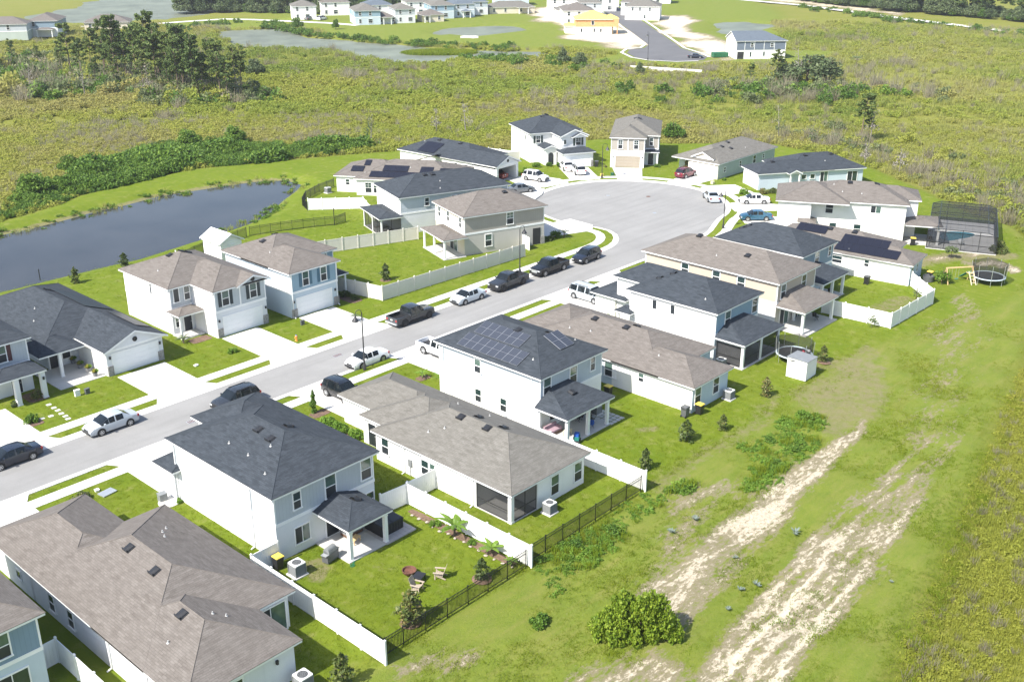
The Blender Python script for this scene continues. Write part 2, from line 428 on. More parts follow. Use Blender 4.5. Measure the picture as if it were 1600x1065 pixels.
RROAD = [(600, 420), (489.6, 294.8), (482.2, 259.0), (467, 226), (453.1, 198.7), (440.2, 166.8), (429.0, 138.8), (400, 70)]

def axis(lo, a, b, hi, step, g):
    mid = list(np.arange(a, b + 1e-6, step)); up = []; s = step; x = mid[-1]
    while x < hi: s *= g; x += s; up.append(x)
    dn = []; s = step; x = mid[0]
    while x > lo: s *= g; x -= s; dn.append(x)
    return np.array(dn[::-1] + mid + up)
gx = axis(-900, 14, 160, 4200, .62, 1.03); gy = axis(-700, 6, 168, 4200, .62, 1.03)
GX, GY = np.meshgrid(gx, gy)
rs = np.random.RandomState(3)
def vnoise(x, y, s, seed=0):
    """value noise"""
    x = x / s + seed * 17.3; y = y / s + seed * 9.1
    xi = np.floor(x).astype(np.int64); yi = np.floor(y).astype(np.int64); fx = x - xi; fy = y - yi
    fx = fx * fx * (3 - 2 * fx); fy = fy * fy * (3 - 2 * fy)
    h = lambda a, b: ((np.sin(a * 127.1 + b * 311.7 + seed * 74.7) * 43758.5453) % 1.0)
    return (h(xi, yi) * (1 - fx) + h(xi + 1, yi) * fx) * (1 - fy) + (h(xi, yi + 1) * (1 - fx) + h(xi + 1, yi + 1) * fx) * fy
sstep = lambda a, b, x: np.clip((x - a) / (b - a), 0, 1) ** 2 * (3 - 2 * np.clip((x - a) / (b - a), 0, 1))

d_road = pdist(GX, GY, kerb_path, True)
d_lots = pdist(GX, GY, LOTS, True); d_field = pdist(GX, GY, FIELD, True)
d_pond = pdist(GX, GY, POND, True)
wob = (vnoise(GX, GY, 6, 1) - .5) * 1.6
far_w = [pdist(GX, GY, p, True) for p in (STRIP, LAKE, POND2, WETR)]
GZ = np.zeros_like(GX)
marsh = 1 - np.maximum(sstep(1.5, -1.5, d_lots), sstep(1.5, -1.5, d_field))
fg = pdist(GX, GY, FARGREEN, True) + (vnoise(GX, GY, 18, 5) - .5) * 14
farlawn = sstep(4, -4, fg)
marsh = marsh * (1 - farlawn)
GZ += -.45 * marsh + (vnoise(GX, GY, 9, 2) - .5) * .5 * marsh
fieldm = sstep(.6, -.8, d_field) * (1 - sstep(1.0, -1.0, d_lots))
GZ += (vnoise(GX, GY, 3.3, 4) - .5) * .22 * fieldm + (vnoise(GX, GY, 1.2, 6) - .5) * .08 * fieldm
GZ = np.where(d_road < .75, -.25 * sstep(.75, .05, d_road), GZ)
dp = d_pond + wob * .35
GZ = np.where(dp < 6, np.minimum(GZ, -.9 * sstep(5, .2, dp) - 1.4 * sstep(0.2, -5, dp)), GZ)
for dd in far_w:
    d2 = dd + (vnoise(GX, GY, 11, 8) - .5) * 9
    GZ = np.where(d2 < 4, np.minimum(GZ, -.55 - 1.2 * sstep(2, -5, d2)), GZ)
SAND1 = [(87, 36.4), (84.9, 35.6), (79.4, 35.6), (73.5, 35.3), (66.8, 34.6), (60.6, 34.6), (55.5, 34.0), (51, 33.2)]
d_s1 = pdist(GX, GY, SAND1)
wid = np.interp(GX, [50, 56, 64, 68, 75, 80, 86], [4.4, 4.0, 3.2, 2.7, 2.3, 1.7, .8])
sand = sstep(1.0, .25, d_s1 / wid) * np.interp(GX, [48, 60, 66, 70, 88], [.62, .70, .84, .80, .68])
S2 = [(40, 26.6), (46, 27.9), (52, 28.9), (56.6, 29.7), (63.3, 30.5), (70.5, 30.6), (80, 31.0), (86, 31.0), (88, 28.5), (79, 26.4), (69.8, 24.4), (62.9, 23.6), (56.5, 23.3), (51.7, 22.9), (44, 22)]
vv = GY - .105 * (GX - 46); trk = np.zeros_like(GX)
for c_, w_, a_ in ((27.6, .7, .8), (26.2, .55, .95), (24.9, .7, .72), (23.5, .6, .9)): trk = np.maximum(trk, a_ * sstep(1.9, .3, np.abs(vv - c_ + (vnoise(GX, GY, 5, 12) - .5) * .8) / w_))
trk = np.maximum(trk, .34)
sand = np.maximum(sand, trk * sstep(1.2, -1.2, pdist(GX, GY, S2, True)) * np.interp(GX, [40, 50, 58, 64, 72, 84, 88], [1.05, 1.05, 1.05, .95, .85, .6, .25]))
sand = np.maximum(sand, .66 * sstep(4, 1, pdist(GX, GY, [(37.5, 29.5), (42, 31.0), (45, 30)])))
sand = np.maximum(sand, .55 * sstep(2.5, .3, pdist(GX, GY, [(62, 39.8), (65, 40.2), (67.5, 39)])))
sand = np.maximum(sand, .42 * sstep(3.2, 0.5, pdist(GX, GY, [(58, 37), (66, 39.5), (68, 38)])))
sand = np.maximum(sand, .5 * sstep(2.2, 0.3, pdist(GX, GY, [(35.5, 41.5), (38.5, 39.5)])))
sand = np.maximum(sand, .42 * sstep(3, .5, pdist(GX, GY, [(112, 40.5), (122, 40), (126, 42.5)])))
sand = np.maximum(sand, .34 * sstep(5, 1, pdist(GX, GY, [(86, 30), (104, 35.5), (118, 39)])))
sand = np.maximum(sand, .75 * sstep(2.2, .4, pdist(GX, GY, [(140, 47), (143, 44.6), (141, 42)])))
sand = np.maximum(sand, .62 * sstep(1.6, .3, pdist(GX, GY, [(136, 53.5), (141, 50.2), (146.6, 47.6)])))
for p in (FARSAND, FARSAND2):
    sand = np.maximum(sand, sstep(5, -3, pdist(GX, GY, p, True) + (vnoise(GX, GY, 12, 9) - .5) * 12))
sand = np.maximum(sand, sstep(9, 4, pdist(GX, GY, [(p[0] + 22, p[1] + 8) for p in RROAD[1:5]]) + (vnoise(GX, GY, 30, 11) - .5) * 10) * .9)
dry = .66 * sstep(2.5, -2.0, pdist(GX, GY, BROWN, True) + (vnoise(GX, GY, 3, 15) - .5) * 3)
dry = np.maximum(dry, .55 * sstep(2.5, .3, pdist(GX, GY, [(64, 43), (72, 43.5), (80, 43), (86, 45)])))
dry = np.maximum(dry, .75 * sstep(1.4, .2, pdist(GX, GY, [(37.5, 55.2), (39.2, 54.4), (37.6, 53.2)])))
dry = np.maximum(dry, .7 * sstep(1.2, .2, pdist(GX, GY, [(71.6, 50.2), (72.6, 49.4)])))
dry = np.maximum(dry, .5 * sstep(1.3, .2, pdist(GX, GY, [(41.5, 51), (42, 50)])))
dry = np.maximum(dry, .65 * sstep(3.0, .5, pdist(GX, GY, [(113, 48.5), (121, 47.5)])))
dry = np.maximum(dry, .75 * sstep(3.5, .8, pdist(GX, GY, [(132, 54), (140, 51), (147, 45)])))
dry = np.maximum(dry, .8 * sstep(1.6, .5, np.abs(dp - 1.2)) * (GY > 152))            # bare bank along the pond
dry = np.maximum(dry, .5 * sstep(1.4, .2, np.abs(dp - 1.0)) * (GY <= 152) * (GX > 96))
fieldm = np.maximum(fieldm, .85 * farlawn); dry = np.maximum(dry, .3 * farlawn)
nv = GX.size; ny, nx = GX.shape
idx = np.arange(nv).reshape(ny, nx)
faces = np.stack([idx[:-1, :-1], idx[:-1, 1:], idx[1:, 1:], idx[1:, :-1]], -1).reshape(-1, 4)
me = bpy.data.meshes.new('ground')
me.vertices.add(nv); me.vertices.foreach_set('co', np.stack([GX, GY, GZ], -1).astype(np.float32).ravel())
me.loops.add(faces.size); me.loops.foreach_set('vertex_index', faces.ravel().astype(np.int32))
me.polygons.add(len(faces)); me.polygons.foreach_set('loop_start', np.arange(0, faces.size, 4, dtype=np.int32))
me.update(calc_edges=True); me.validate(); me.shade_smooth()
za = me.color_attributes.new('zone', 'FLOAT_COLOR', 'POINT')
za.data.foreach_set('color', np.stack([fieldm, sand, marsh, dry], -1).astype(np.float32).ravel())

def groundmat():
    m, t, b = newmat('grass_ground')
    g = N(t, 'ShaderNodeNewGeometry').outputs['Position']
    at = N(t, 'ShaderNodeAttribute', attribute_name='zone'); sp = N(t, 'ShaderNodeSeparateColor'); L(t, at.outputs['Color'], sp.inputs[0])
    fld, snd, mrs, dr = sp.outputs[0], sp.outputs[1], sp.outputs[2], at.outputs['Alpha']
    n_big = ramp(t, noise(t, g, .11, 4), .35, .65)
    n_mid = ramp(t, noise(t, g, .55, 5, .65), .3, .7)
    n_fine = ramp(t, noise(t, g, 3.2, 5, .75), .3, .7)
    n_grain = ramp(t, noise(t, g, 15, 3, .8), .25, .75)
    lawn = mixc(t, n_mid, (.100, .152, .009), (.162, .204, .014))
    lawn = mixc(t, mathn(t, 'MULTIPLY', n_big, .55), lawn, (.195, .216, .030))
    lawn = mixc(t, mathn(t, 'MULTIPLY', n_fine, .4), lawn, (.095, .150, .007))
    lawn = mixc(t, mathn(t, 'MULTIPLY', n_grain, .34), lawn, (.080, .130, .007))
    # mower passes
    wv = N(t, 'ShaderNodeTexWave'); L(t, g, wv.inputs['Vector']); setin(wv, Scale=.28, Distortion=1.2, Detail=1.0)
    lawn = mixc(t, mathn(t, 'MULTIPLY', wv.outputs['Fac'], .16), lawn, (.075, .125, .008))
    # dry thatch patches in the turf
    th = ramp(t, noise(t, g, .8, 6, .7), .53, .70)
    lawn = mixc(t, mathn(t, 'MULTIPLY', th, .55), lawn, (.255, .245, .085))
    mp = N(t, 'ShaderNodeMapping'); L(t, g, mp.inputs[0]); mp.inputs['Scale'].default_value = (.22, 1.0, 1)
    streak = noise(t, mp.outputs[0], .9, 6, .7)
    field = mixc(t, n_mid, (.100, .155, .011), (.165, .204, .022))
    field = mixc(t, ramp(t, streak, .45, .72), field, (.205, .20, .05))
    field = mixc(t, mathn(t, 'MULTIPLY', n_fine, .45), field, (.090, .150, .009))
    field = mixc(t, mathn(t, 'MULTIPLY', n_grain, .3), field, (.26, .24, .09))
    msh = mixc(t, n_big, (.19, .20, .03), (.235, .215, .06))
    msh = mixc(t, n_fine, msh, (.135, .155, .025))
    c = mixc(t, fld, lawn, field)
    c = mixc(t, mrs, c, msh)
    # ragged dry soil and sand
    nd = noise(t, g, 1.1, 7, .72)
    md = ramp(t, mathn(t, 'ADD', dr, mathn(t, 'MULTIPLY', mathn(t, 'SUBTRACT', nd, .5), 1.3)), .42, .72)
    drycol = mixc(t, n_fine, (.165, .145, .075), (.235, .205, .12))
    c = mixc(t, mathn(t, 'MULTIPLY', md, .8), c, drycol)
    mp3 = N(t, 'ShaderNodeMapping'); L(t, g, mp3.inputs[0]); mp3.inputs['Scale'].default_value = (.5, 1.0, 1)
    ns = noise(t, mp3.outputs[0], 3.0, 9, .74); nl = noise(t, mp.outputs[0], .8, 5, .6)
    sv = mathn(t, 'ADD', snd, mathn(t, 'ADD', mathn(t, 'MULTIPLY', mathn(t, 'SUBTRACT', ns, .5), 1.7), mathn(t, 'MULTIPLY', mathn(t, 'SUBTRACT', nl, .5), 1.3)))
    soil = mixc(t, n_fine, (.20, .165, .105), (.27, .225, .17))
    c = mixc(t, mathn(t, 'MULTIPLY', ramp(t, sv, .36, .56), .85), c, soil)
    ms = ramp(t, sv, .70, .82)
    sandc = mixc(t, ramp(t, noise(t, g, 4.5, 6, .75), .35, .65), (.36, .30, .22), (.58, .52, .40))
    sandc = mixc(t, ramp(t, snd, .85, 1.0), sandc, (.60, .54, .41))
    c = mixc(t, ms, c, sandc)
    # bare specks at the wild edge
    sk = ramp(t, noise(t, g, 2.0, 6, .8), .64, .72)
    c = mixc(t, mathn(t, 'MULTIPLY', mathn(t, 'MULTIPLY', sk, fld), .55), c, (.30, .25, .19))
    L(t, c, b.inputs['Base Color']); setin(b, Roughness=.95); b.inputs['Specular IOR Level'].default_value = .12
    hh = mathn(t, 'ADD', noise(t, g, 5, 5, .75), mathn(t, 'MULTIPLY', noise(t, g, 22, 3, .8), .6))
    bump(t, b, hh, .85, .09)
    return m
M['ground'] = groundmat()
ground = put('ground', me, M['ground']); ground['kind'] = 'structure'

# ---- water
def watermat(name, col, rough, wave, spec=.5):
    m, t, b = newmat(name)
    g = N(t, 'ShaderNodeNewGeometry').outputs['Position']
    f = ramp(t, noise(t, g, .08, 5, .65), .35, .65)
    L(t, mixc(t, f, [c * .8 for c in col], [c * 1.25 for c in col]), b.inputs['Base Color'])
    setin(b, Roughness=rough, IOR=1.33); b.inputs['Specular IOR Level'].default_value = spec
    mp = N(t, 'ShaderNodeMapping'); L(t, g, mp.inputs[0]); mp.inputs['Scale'].default_value = (1, 1.7, 1); mp.inputs['Rotation'].default_value = (0, 0, .6)
    bump(t, b, noise(t, mp.outputs[0], 1.6, 4, .6), wave, .05)
    return m
M['pond_water'] = watermat('pond_water', (.036, .035, .035), .04, .2)
M['marsh_water'] = watermat('marsh_water', (.15, .165, .125), .45, .3, .25)
def sheet(name, poly, z, mat, kind='structure', grow=0):
    cx = sum(p[0] for p in poly) / len(poly); cy = sum(p[1] for p in poly) / len(poly)
    if grow: poly = [(p[0] + (p[0] - cx) / max(1, seglen(p, (cx, cy))) * grow, p[1] + (p[1] - cy) / max(1, seglen(p, (cx, cy))) * grow) for p in poly]
    me = bpy.data.meshes.new(name); bm = bmesh.new()
    f = bm.faces.new([bm.verts.new((x, y, z)) for x, y in poly]); bmesh.ops.triangulate(bm, faces=[f]); bm.normal_update()
    for f in bm.faces:
        if f.normal.z < 0: f.normal_flip()
    bm.to_mesh(me); bm.free()
    o = put(name, me, mat)
    if kind: o['kind'] = kind
    return o
sheet('pond_water', [(-20, 128), (112, 128), (118, 150), (112, 162), (40, 165), (-20, 162)], -.8, M['pond_water'])
for p in (STRIP, LAKE, POND2, WETR): sheet('marsh_water', p, -.62, M['marsh_water'], grow=7)

# ---- street, kerbs, pavements
road_me = sheet('road', kerb_path, -.118, M['asphalt'])
def normals(path):
    out = []
    for i in range(len(path)):
        a = path[max(0, i - 1)]; b = path[min(len(path) - 1, i + 1)]
        dx, dy = b[0] - a[0], b[1] - a[1]; l = math.hypot(dx, dy); out.append((-dy / l, dx / l))
    return out
def dense(path, step):
    out = [path[0]]
    for a, b in zip(path, path[1:]):
        k = max(1, int(seglen(a, b) / step))
        out += [(a[0] + (b[0] - a[0]) * i / k, a[1] + (b[1] - a[1]) * i / k) for i in range(1, k + 1)]
    return out
KP = dense(kerb_path, 3.0); KN = normals(KP)
def strip(prof, mb=None):
    mb = mb or MB(); n0 = len(mb.v); m = len(prof)
    for (x, y), (nx_, ny_) in zip(KP, KN):
        for o, z in prof: mb.v.append((x + nx_ * o, y + ny_ * o, z))
    for i in range(len(KP) - 1):
        for j in range(m - 1):
            a = n0 + i * m + j; mb.f.append((a, a + m, a + m + 1, a + 1)[::-1])
    return mb
o = strip([(-.02, -.13), (.0, -.112), (.3, -.10), (.42, -.06), (.55, .0), (.62, .022), (.78, .026), (.80, -.2)]).build('kerb', M['concrete']); o['kind'] = 'structure'
# the pavement is laid slab by slab, 1.5 m each
pav = empty('pavement'); pav['kind'] = 'structure'
KP15 = dense(kerb_path, 1.52); KN15 = normals(KP15)
for i in range(len(KP15) - 1):
    (x, y), (x2, y2) = KP15[i], KP15[i + 1]
    if x < 14 and x2 < 14: continue
    l = seglen((x, y), (x2, y2)); g = .012 / l
    a0, a1 = 1.92, 3.22
    q = []
    for t_, o_ in ((g, a0), (1 - g, a0), (1 - g, a1), (g, a1)):
        px, py = x + (x2 - x) * t_, y + (y2 - y) * t_
        nx_, ny_ = KN15[i][0] * (1 - t_) + KN15[i + 1][0] * t_, KN15[i][1] * (1 - t_) + KN15[i + 1][1] * t_
        q.append((px + nx_ * o_, py + ny_ * o_))
    MB().extrude(q[::-1], -.08, .030).build('slab', M['concrete'], pav)
drv_n = 0
def drive(poly, z=.046, mat='concrete', name='driveway'):
    """a poured drive: slabs of real thickness with a joint across the middle"""
    o = MB().extrude(poly, -.1, z)
    # make it wind upwards whatever the order
    area = sum(poly[i][0] * poly[(i + 1) % len(poly)][1] - poly[(i + 1) % len(poly)][0] * poly[i][1] for i in range(len(poly)))
    if area < 0: o = MB().extrude(poly[::-1], -.1, z)
    ob = o.build(name, M[mat]); ob['kind'] = 'structure'
    return ob
def rdrive(x0, x1, y0, y1, split=True):
    ym = (y0 + y1) / 2
    if split:
        drive([(x0, y0), (x1, y0), (x1, ym - .01), (x0, ym - .01)]); drive([(x0, ym + .01), (x1, ym + .01), (x1, y1), (x0, y1)])
    else: drive([(x0, y0), (x1, y0), (x1, y1), (x0, y1)])
def apron(x0, x1, ya, yb):
    """flared apron that runs down over the rolled kerb"""
    f = .7
    mb = MB(); s = 1 if yb > ya else -1
    top = [(x0, ya, .046), (x1, ya, .046), (x1 + f, yb, .03), (x0 - f, yb, .03)]
    mb.quad(top if s > 0 else top[::-1])
    mb.build('driveway_apron', M['concrete'])['kind'] = 'structure'
for x0, x1, yf in ((23.3, 28.6, 71.0), (36.5, 41.6, 70.6), (55.2, 60.0, 71.2), (67.9, 73.2, 69.6), (74.6, 79.8, 70.8), (92.1, 98.9, 69.5), (101.4, 105.9, 71.6), (113.0, 118.0, 70.6)):
    rdrive(x0, x1, yf, 78.2); apron(x0, x1, 78.2, 79.42)
for x0, x1, yf in ((28.6, 34.9, 96.4), (45.7, 50.9, 95.4), (58.6, 63.2, 96.6), (68.1, 73.1, 95.6)):
    rdrive(x0, x1, 88.0, yf); apron(x0, x1, 88.0, 86.8)
# round the turning circle
drive([(133.0, 123.2), (138.6, 123.6), (139.6, 117.2), (138.6, 114.3), (133.2, 115.1), (131.6, 118.5)])           # open garage
drive([(146.0, 122.8), (149.6, 119.0), (144.2, 112.0), (141.3, 113.7), (140.6, 115.8)], .05)
drive([(152.5, 115.8), (155.7, 111.6), (148.4, 106.2), (146.0, 109.6)])
drive([(157.2, 103.2), (157.2, 97.4), (149.9, 98.0), (150.3, 102.4)])
drive([(156.4, 92.9), (153.9, 87.8), (147.9, 91.2), (149.4, 95.6), (152.4, 96.1)], .05)
drive([(147.4, 86.2), (149.9, 80.8), (147.0, 78.6), (141.6, 83.6), (144.6, 87.2)])
drive([(125.6, 116.6), (128.8, 119.8), (132.6, 114.5), (129.4, 112.4), (126.4, 111.2)], .05)
drive([(113.3, 104.2), (116.6, 100.4), (121.2, 99.6), (120.9, 95.0), (118.6, 93.3), (112.2, 95.6), (110.8, 99.0)], .05)
drive([(136.8, 79.0), (139.4, 75.2), (143.4, 77.2), (140.0, 82.2)], .05)
drive([(121.3, 108.6), (116.0, 110.4), (118.6, 115.8), (123.4, 112.8)], .05)
# manhole covers and patched spots in the carriageway
for x, y, r_ in ((140.5, 99.2, .35), (133.0, 92.6, .3), (136.6, 104.4, .32)):
    c = MB().lathe([(r_, -.113), (r_, -.104), (0.02, -.102)], 18).build('manhole_cover', M['rust' if r_ > .33 else 'galv'], None, None, (x, y, 0))
    tag(c, 'round steel manhole cover in the turning circle, %s' % {.35: 'rusty one near its middle', .3: 'pale one toward the street mouth', .32: 'pale one toward the far kerb'}[r_], 'manhole cover', 'manhole covers')
for k, (x, y) in enumerate(((45.5, 81.5), (64.3, 84.0))):
    mb = MB().box(-.55, .55, -.3, .3, -.118, -.106)
    g_ = thing('drain_grate', 'steel storm drain grate in the carriageway, %s' % ('before the drive of the dark shuttered house' if k else 'beside the near kerb by the charcoal roofed house'), 'drain', (x, y, 0))
    mb.build('frame', M['galv'], g_)
    for i in range(6): MB().box(-.46 + i * .17, -.38 + i * .17, -.24, .24, -.106, -.098).build('bar', M['rust'], g_)
# stepping stones in front of the first grey house
paving = empty('stepping_path'); tag(paving, 'square pale stepping stones crossing the lawn by the round shrub', 'stepping stones')
for x, y in ((38.1, 94.3), (38.1, 93.3), (38.1, 92.5), (38.0, 91.6), (38.0, 90.8), (37.9, 90.1), (37.1, 91.8), (36.3, 91.9), (35.5, 91.8)):
    MB().box(-.22, .22, -.2, .2, -.03, .03).build('paving_stone', M['concrete'], paving, None, (x, y, 0), RND.uniform(-.15, .15))
# far streets
sheet('far_road', [(277, 203), (275.5, 196), (278.6, 188.5), (286, 184), (292.5, 187), (299, 195), (306, 206), (313.6, 213), (370, 268.5), (470, 372), (464, 378), (366, 279), (306, 219), (298, 215), (291.5, 216), (284, 211.5)], .05, M['asphalt_new'])
mb = MB()
for o_, z in ((7.4, 0), ): pass
pts = RROAD
for (a, b) in zip(pts, pts[1:]):
    nx_, ny_ = -(b[1] - a[1]), b[0] - a[0]; l = math.hypot(nx_, ny_); nx_ /= l; ny_ /= l
    mb.quad([(a[0] - nx_ * 2.6, a[1] - ny_ * 2.6, .06), (b[0] - nx_ * 2.6, b[1] - ny_ * 2.6, .06), (b[0] + nx_ * 2.6, b[1] + ny_ * 2.6, .06), (a[0] + nx_ * 2.6, a[1] + ny_ * 2.6, .06)][::-1])
mb.build('far_road', M['concrete'])['kind'] = 'structure'
def ribbon(pts, w_, z, mat, name):
    mb = MB()
    nn = normals(pts)
    for p, n in zip(pts, nn): mb.v += [(p[0] - n[0] * w_ / 2, p[1] - n[1] * w_ / 2, z), (p[0] + n[0] * w_ / 2, p[1] + n[1] * w_ / 2, z)]
    for i in range(len(pts) - 1): mb.f.append((2 * i, 2 * i + 2, 2 * i + 3, 2 * i + 1))
    o = mb.build(name, M[mat]); o['kind'] = 'structure'; return o
ribbon([(205, 415), (232.4, 403.7), (245.2, 402.5), (259.9, 400.0), (266, 390), (271.2, 376.6), (278.9, 355.2), (281, 340)], 4.2, .06, 'concrete', 'far_path')
ribbon([(283.5, 184.2), (277.4, 188), (274.4, 196), (276, 203.6), (283.6, 213.4), (291.4, 217.4), (298, 216.4), (306, 220.4), (366, 280.5), (464, 379.5)], 1.0, .09, 'concrete', 'far_kerb')
ribbon([(293, 186.4), (300, 194.4), (307, 205.2), (314.4, 212.2), (371, 267.5), (471, 371)], 1.0, .09, 'concrete', 'far_kerb')
# ================================================================== HOUSES
FACE = {'S': 0, 'E': PI / 2, 'N': PI, 'W': -PI / 2}
FN = {'S': (0, -1), 'E': (1, 0), 'N': (0, 1), 'W': (-1, 0)}
def frame_mesh(w, h, style):
    mb = MB(); t = .085; d = .07
    mb.box(-w / 2 - t, w / 2 + t, -d, 0, h, h + t + .02); mb.box(-w / 2 - t - .03, w / 2 + t + .03, -d - .04, 0, -t, 0)
    mb.box(-w / 2 - t, -w / 2, -d, 0, 0, h); mb.box(w / 2, w / 2 + t, -d, 0, 0, h)
    if style == 'dh': mb.box(-w / 2, w / 2, -d * .8, -.01, h * .5 - .03, h * .5 + .03)
    if style == 'sl': mb.box(-.03, .03, -d * .8, -.01, 0, h)
    if style == 'grid':
        mb.box(-w / 2, w / 2, -d * .8, -.01, h * .5 - .03, h * .5 + .03); mb.box(-.015, .015, -d * .7, -.01, h * .53, h)
        mb.box(-w / 2, w / 2, -d * .65, -.012, h * .75 - .015, h * .75 + .015)
    return mb.mesh('window_frame')
ALLH = []
class House:
    def __init__(s, label, x, y, rot=0, absolute=True, name='house', cat='house', group=None):
        ALLH.append(s); s.caps = []; s.roofs = []; s.r = thing(name, label, cat, (x, y, 0), R(rot), group); s.ox, s.oy = (x, y) if absolute else (0, 0)
    def part(s, name, mb, mat, parent=None, smooth=None): return mb.build(name, M[mat] if isinstance(mat, str) else mat, parent or s.r, smooth)
    def wall(s, x0, x1, y0, y1, z0, z1, mat, name='wall', trim=False, base=False):
        x0 -= s.ox; x1 -= s.ox; y0 -= s.oy; y1 -= s.oy
        o = s.part(name, MB().box(x0, x1, y0, y1, z0, z1), mat)
        if trim:
            for x, y in ((x0, y0), (x1, y0), (x0, y1), (x1, y1)):
                e = .015; t = .11; sx = 1 if x == x0 else -1; sy = 1 if y == y0 else -1
                xa, xb = sorted((x - sx * e, x + sx * t)); ya, yb = sorted((y - sy * e, y + sy * t))
                s.part('corner_board', MB().box(xa, xb, ya, yb, z0 + .01, z1 - .01), 'trim', o)
        return o
    def two(s, x0, x1, y0, y1, lower, upper, trim=True, h1=2.85, top=5.36, z0=-.1):
        s.wall(x0, x1, y0, y1, z0, h1, lower, 'lower_wall'); s.wall(x0, x1, y0, y1, h1 + .001, top, upper, 'upper_wall', trim)
        s.part('belt_course', MB().box(x0 - .035 - s.ox, x1 + .035 - s.ox, y0 - .035 - s.oy, y1 + .035 - s.oy, h1 - .02, h1 + .24), 'trim')
    def roof(s, X0, X1, Y0, Y1, ze, p, ax, ends, mat, gmat=None, parent=None, name='roof', cap=True, half_inset=None):
        X0 -= s.ox; X1 -= s.ox; Y0 -= s.oy; Y1 -= s.oy
        A0, A1, B0, B1 = (X0, X1, Y0, Y1) if ax == 'y' else (Y0, Y1, X0, X1)
        T = (lambda a, b, z: (a, b, z)) if ax == 'y' else (lambda a, b, z: (b, a, z))
        half = (A1 - A0) / 2; mid = (A0 + A1) / 2; rise = half * p
        i0 = half if ends[0] == 'hip' else 0; i1 = half if ends[1] == 'hip' else 0
        if B0 + i0 > B1 - i1: i0 = i1 = (B1 - B0) / 2 if i0 and i1 else min(i0 + i1, B1 - B0) * (1 if i0 else 0) ; i1 = (i1 if ends[1] == 'hip' else 0)
        zr = ze + rise; k = math.sqrt(1 + p * p); AE = A1
        if half_inset: i0 = i1 = half_inset; AE = mid           # a lean-to: only the front half, its ridge against the wall
        e00, e10, e11, e01 = (A0, B0), (AE, B0), (AE, B1), (A0, B1); r0, r1 = (mid, B0 + i0), (mid, B1 - i1)
        mb = MB()
        def face(pts, uvf):
            P = [T(a, b, z) for a, b, z in pts]; uv = [uvf(a, b) for a, b, z in pts]
            n = (Vector(P[1]) - Vector(P[0])).cross(Vector(P[2]) - Vector(P[0]))
            if n.z < 0: P.reverse(); uv.reverse()
            mb.quad(P, uv)
        face([(*e00, ze), (*r0, zr), (*r1, zr), (*e01, ze)], lambda a, b: (b, (a - A0) * k))
        if not half_inset: face([(*e10, ze), (*r0, zr), (*r1, zr), (*e11, ze)], lambda a, b: (b + 31, (A1 - a) * k))
        if ends[0] == 'hip': face([(*e00, ze), (*e10, ze), (*r0, zr)], lambda a, b: (a + 57, (b - B0) * k))
        if ends[1] == 'hip': face([(*e01, ze), (*e11, ze), (*r1, zr)], lambda a, b: (a + 83, (B1 - b) * k))
        # the drip edge gives the shingles a visible thickness
        ring = [e00, e10, e11, e01]
        for i in range(4):
            if (i == 0 and ends[0] == 'gable') or (i == 2 and ends[1] == 'gable'): continue
            a, b = ring[i], ring[(i + 1) % 4]
            mb.quad([T(*a, ze), T(*b, ze), T(*b, ze - .035), T(*a, ze - .035)], [(0, 0), (seglen(a, b), 0), (seglen(a, b), .03), (0, .03)])
        o = s.part(name, mb, mat, parent)
        fb = MB(); c = .025
        xa, ya, _ = T(A0 + c, B0 + c, 0); xb, yb, _ = T(AE - c, B1 - c, 0)
        g0 = .3 if ends[0] == 'gable' else 0; g1 = .3 if ends[1] == 'gable' else 0
        p0 = T(A0 + c, B0 + c + g0, 0); p1 = T(AE - c, B1 - c - g1, 0)
        fb.box(min(p0[0], p1[0]), max(p0[0], p1[0]), min(p0[1], p1[1]), max(p0[1], p1[1]), ze - .19, ze - .012)
        for e, bb, sg in ((ends[0], B0, 1), (ends[1], B1, -1)):
            if e != 'gable': continue
            for a0 in (A0, A1):     # rake boards
                q = [(a0, bb + sg * .01, ze - .012), (mid, bb + sg * .01, zr - .012), (mid, bb + sg * .01, zr - .21), (a0, bb + sg * .01, ze - .21)]
                q2 = [(a, b + sg * .05, z) for a, b, z in q]
                fb.quad([T(*v) for v in q]); fb.quad([T(*v) for v in q2[::-1]])
                for i in range(4):
                    j = (i + 1) % 4; fb.quad([T(*q[i]), T(*q2[i]), T(*q2[j]), T(*q[j])])
            gw = bb + sg * .33; h0 = .3
            tri = [(A0 + h0, gw, ze - .15), (A1 - h0, gw, ze - .15), (mid, gw, zr - .15)]; tr2 = [(a, b + sg * .2, z) for a, b, z in tri]
            gb = MB(); gb.quad([T(*v) for v in tri]); gb.quad([T(*v) for v in tr2[::-1]])
            for i in range(3): gb.quad([T(*tri[i]), T(*tr2[i]), T(*tr2[(i + 1) % 3]), T(*tri[(i + 1) % 3])])
            gg = s.part('gable', gb, gmat or 'trim', o)
        s.part('fascia', fb, 'trim', o)
        if cap:
            up = .012
            segs = [(T(*r0, zr + up), T(*r1, zr + up))]
            if half_inset: segs = [(T(*e00, ze + up), T(*r0, zr + up)), (T(*e01, ze + up), T(*r1, zr + up))]
            elif ends[0] == 'hip': segs += [(T(*e00, ze + up), T(*r0, zr + up)), (T(*e10, ze + up), T(*r0, zr + up))]
            if ends[1] == 'hip' and not half_inset: segs += [(T(*e01, ze + up), T(*r1, zr + up)), (T(*e11, ze + up), T(*r1, zr + up))]
            s.caps.append((o, mat, segs))
        o_inf = dict(o=o, A0=A0, A1=A1, B0=B0, B1=B1, ze=ze, p=p, ax=ax, ends=ends)
        s.roofs.append(o_inf); return o_inf
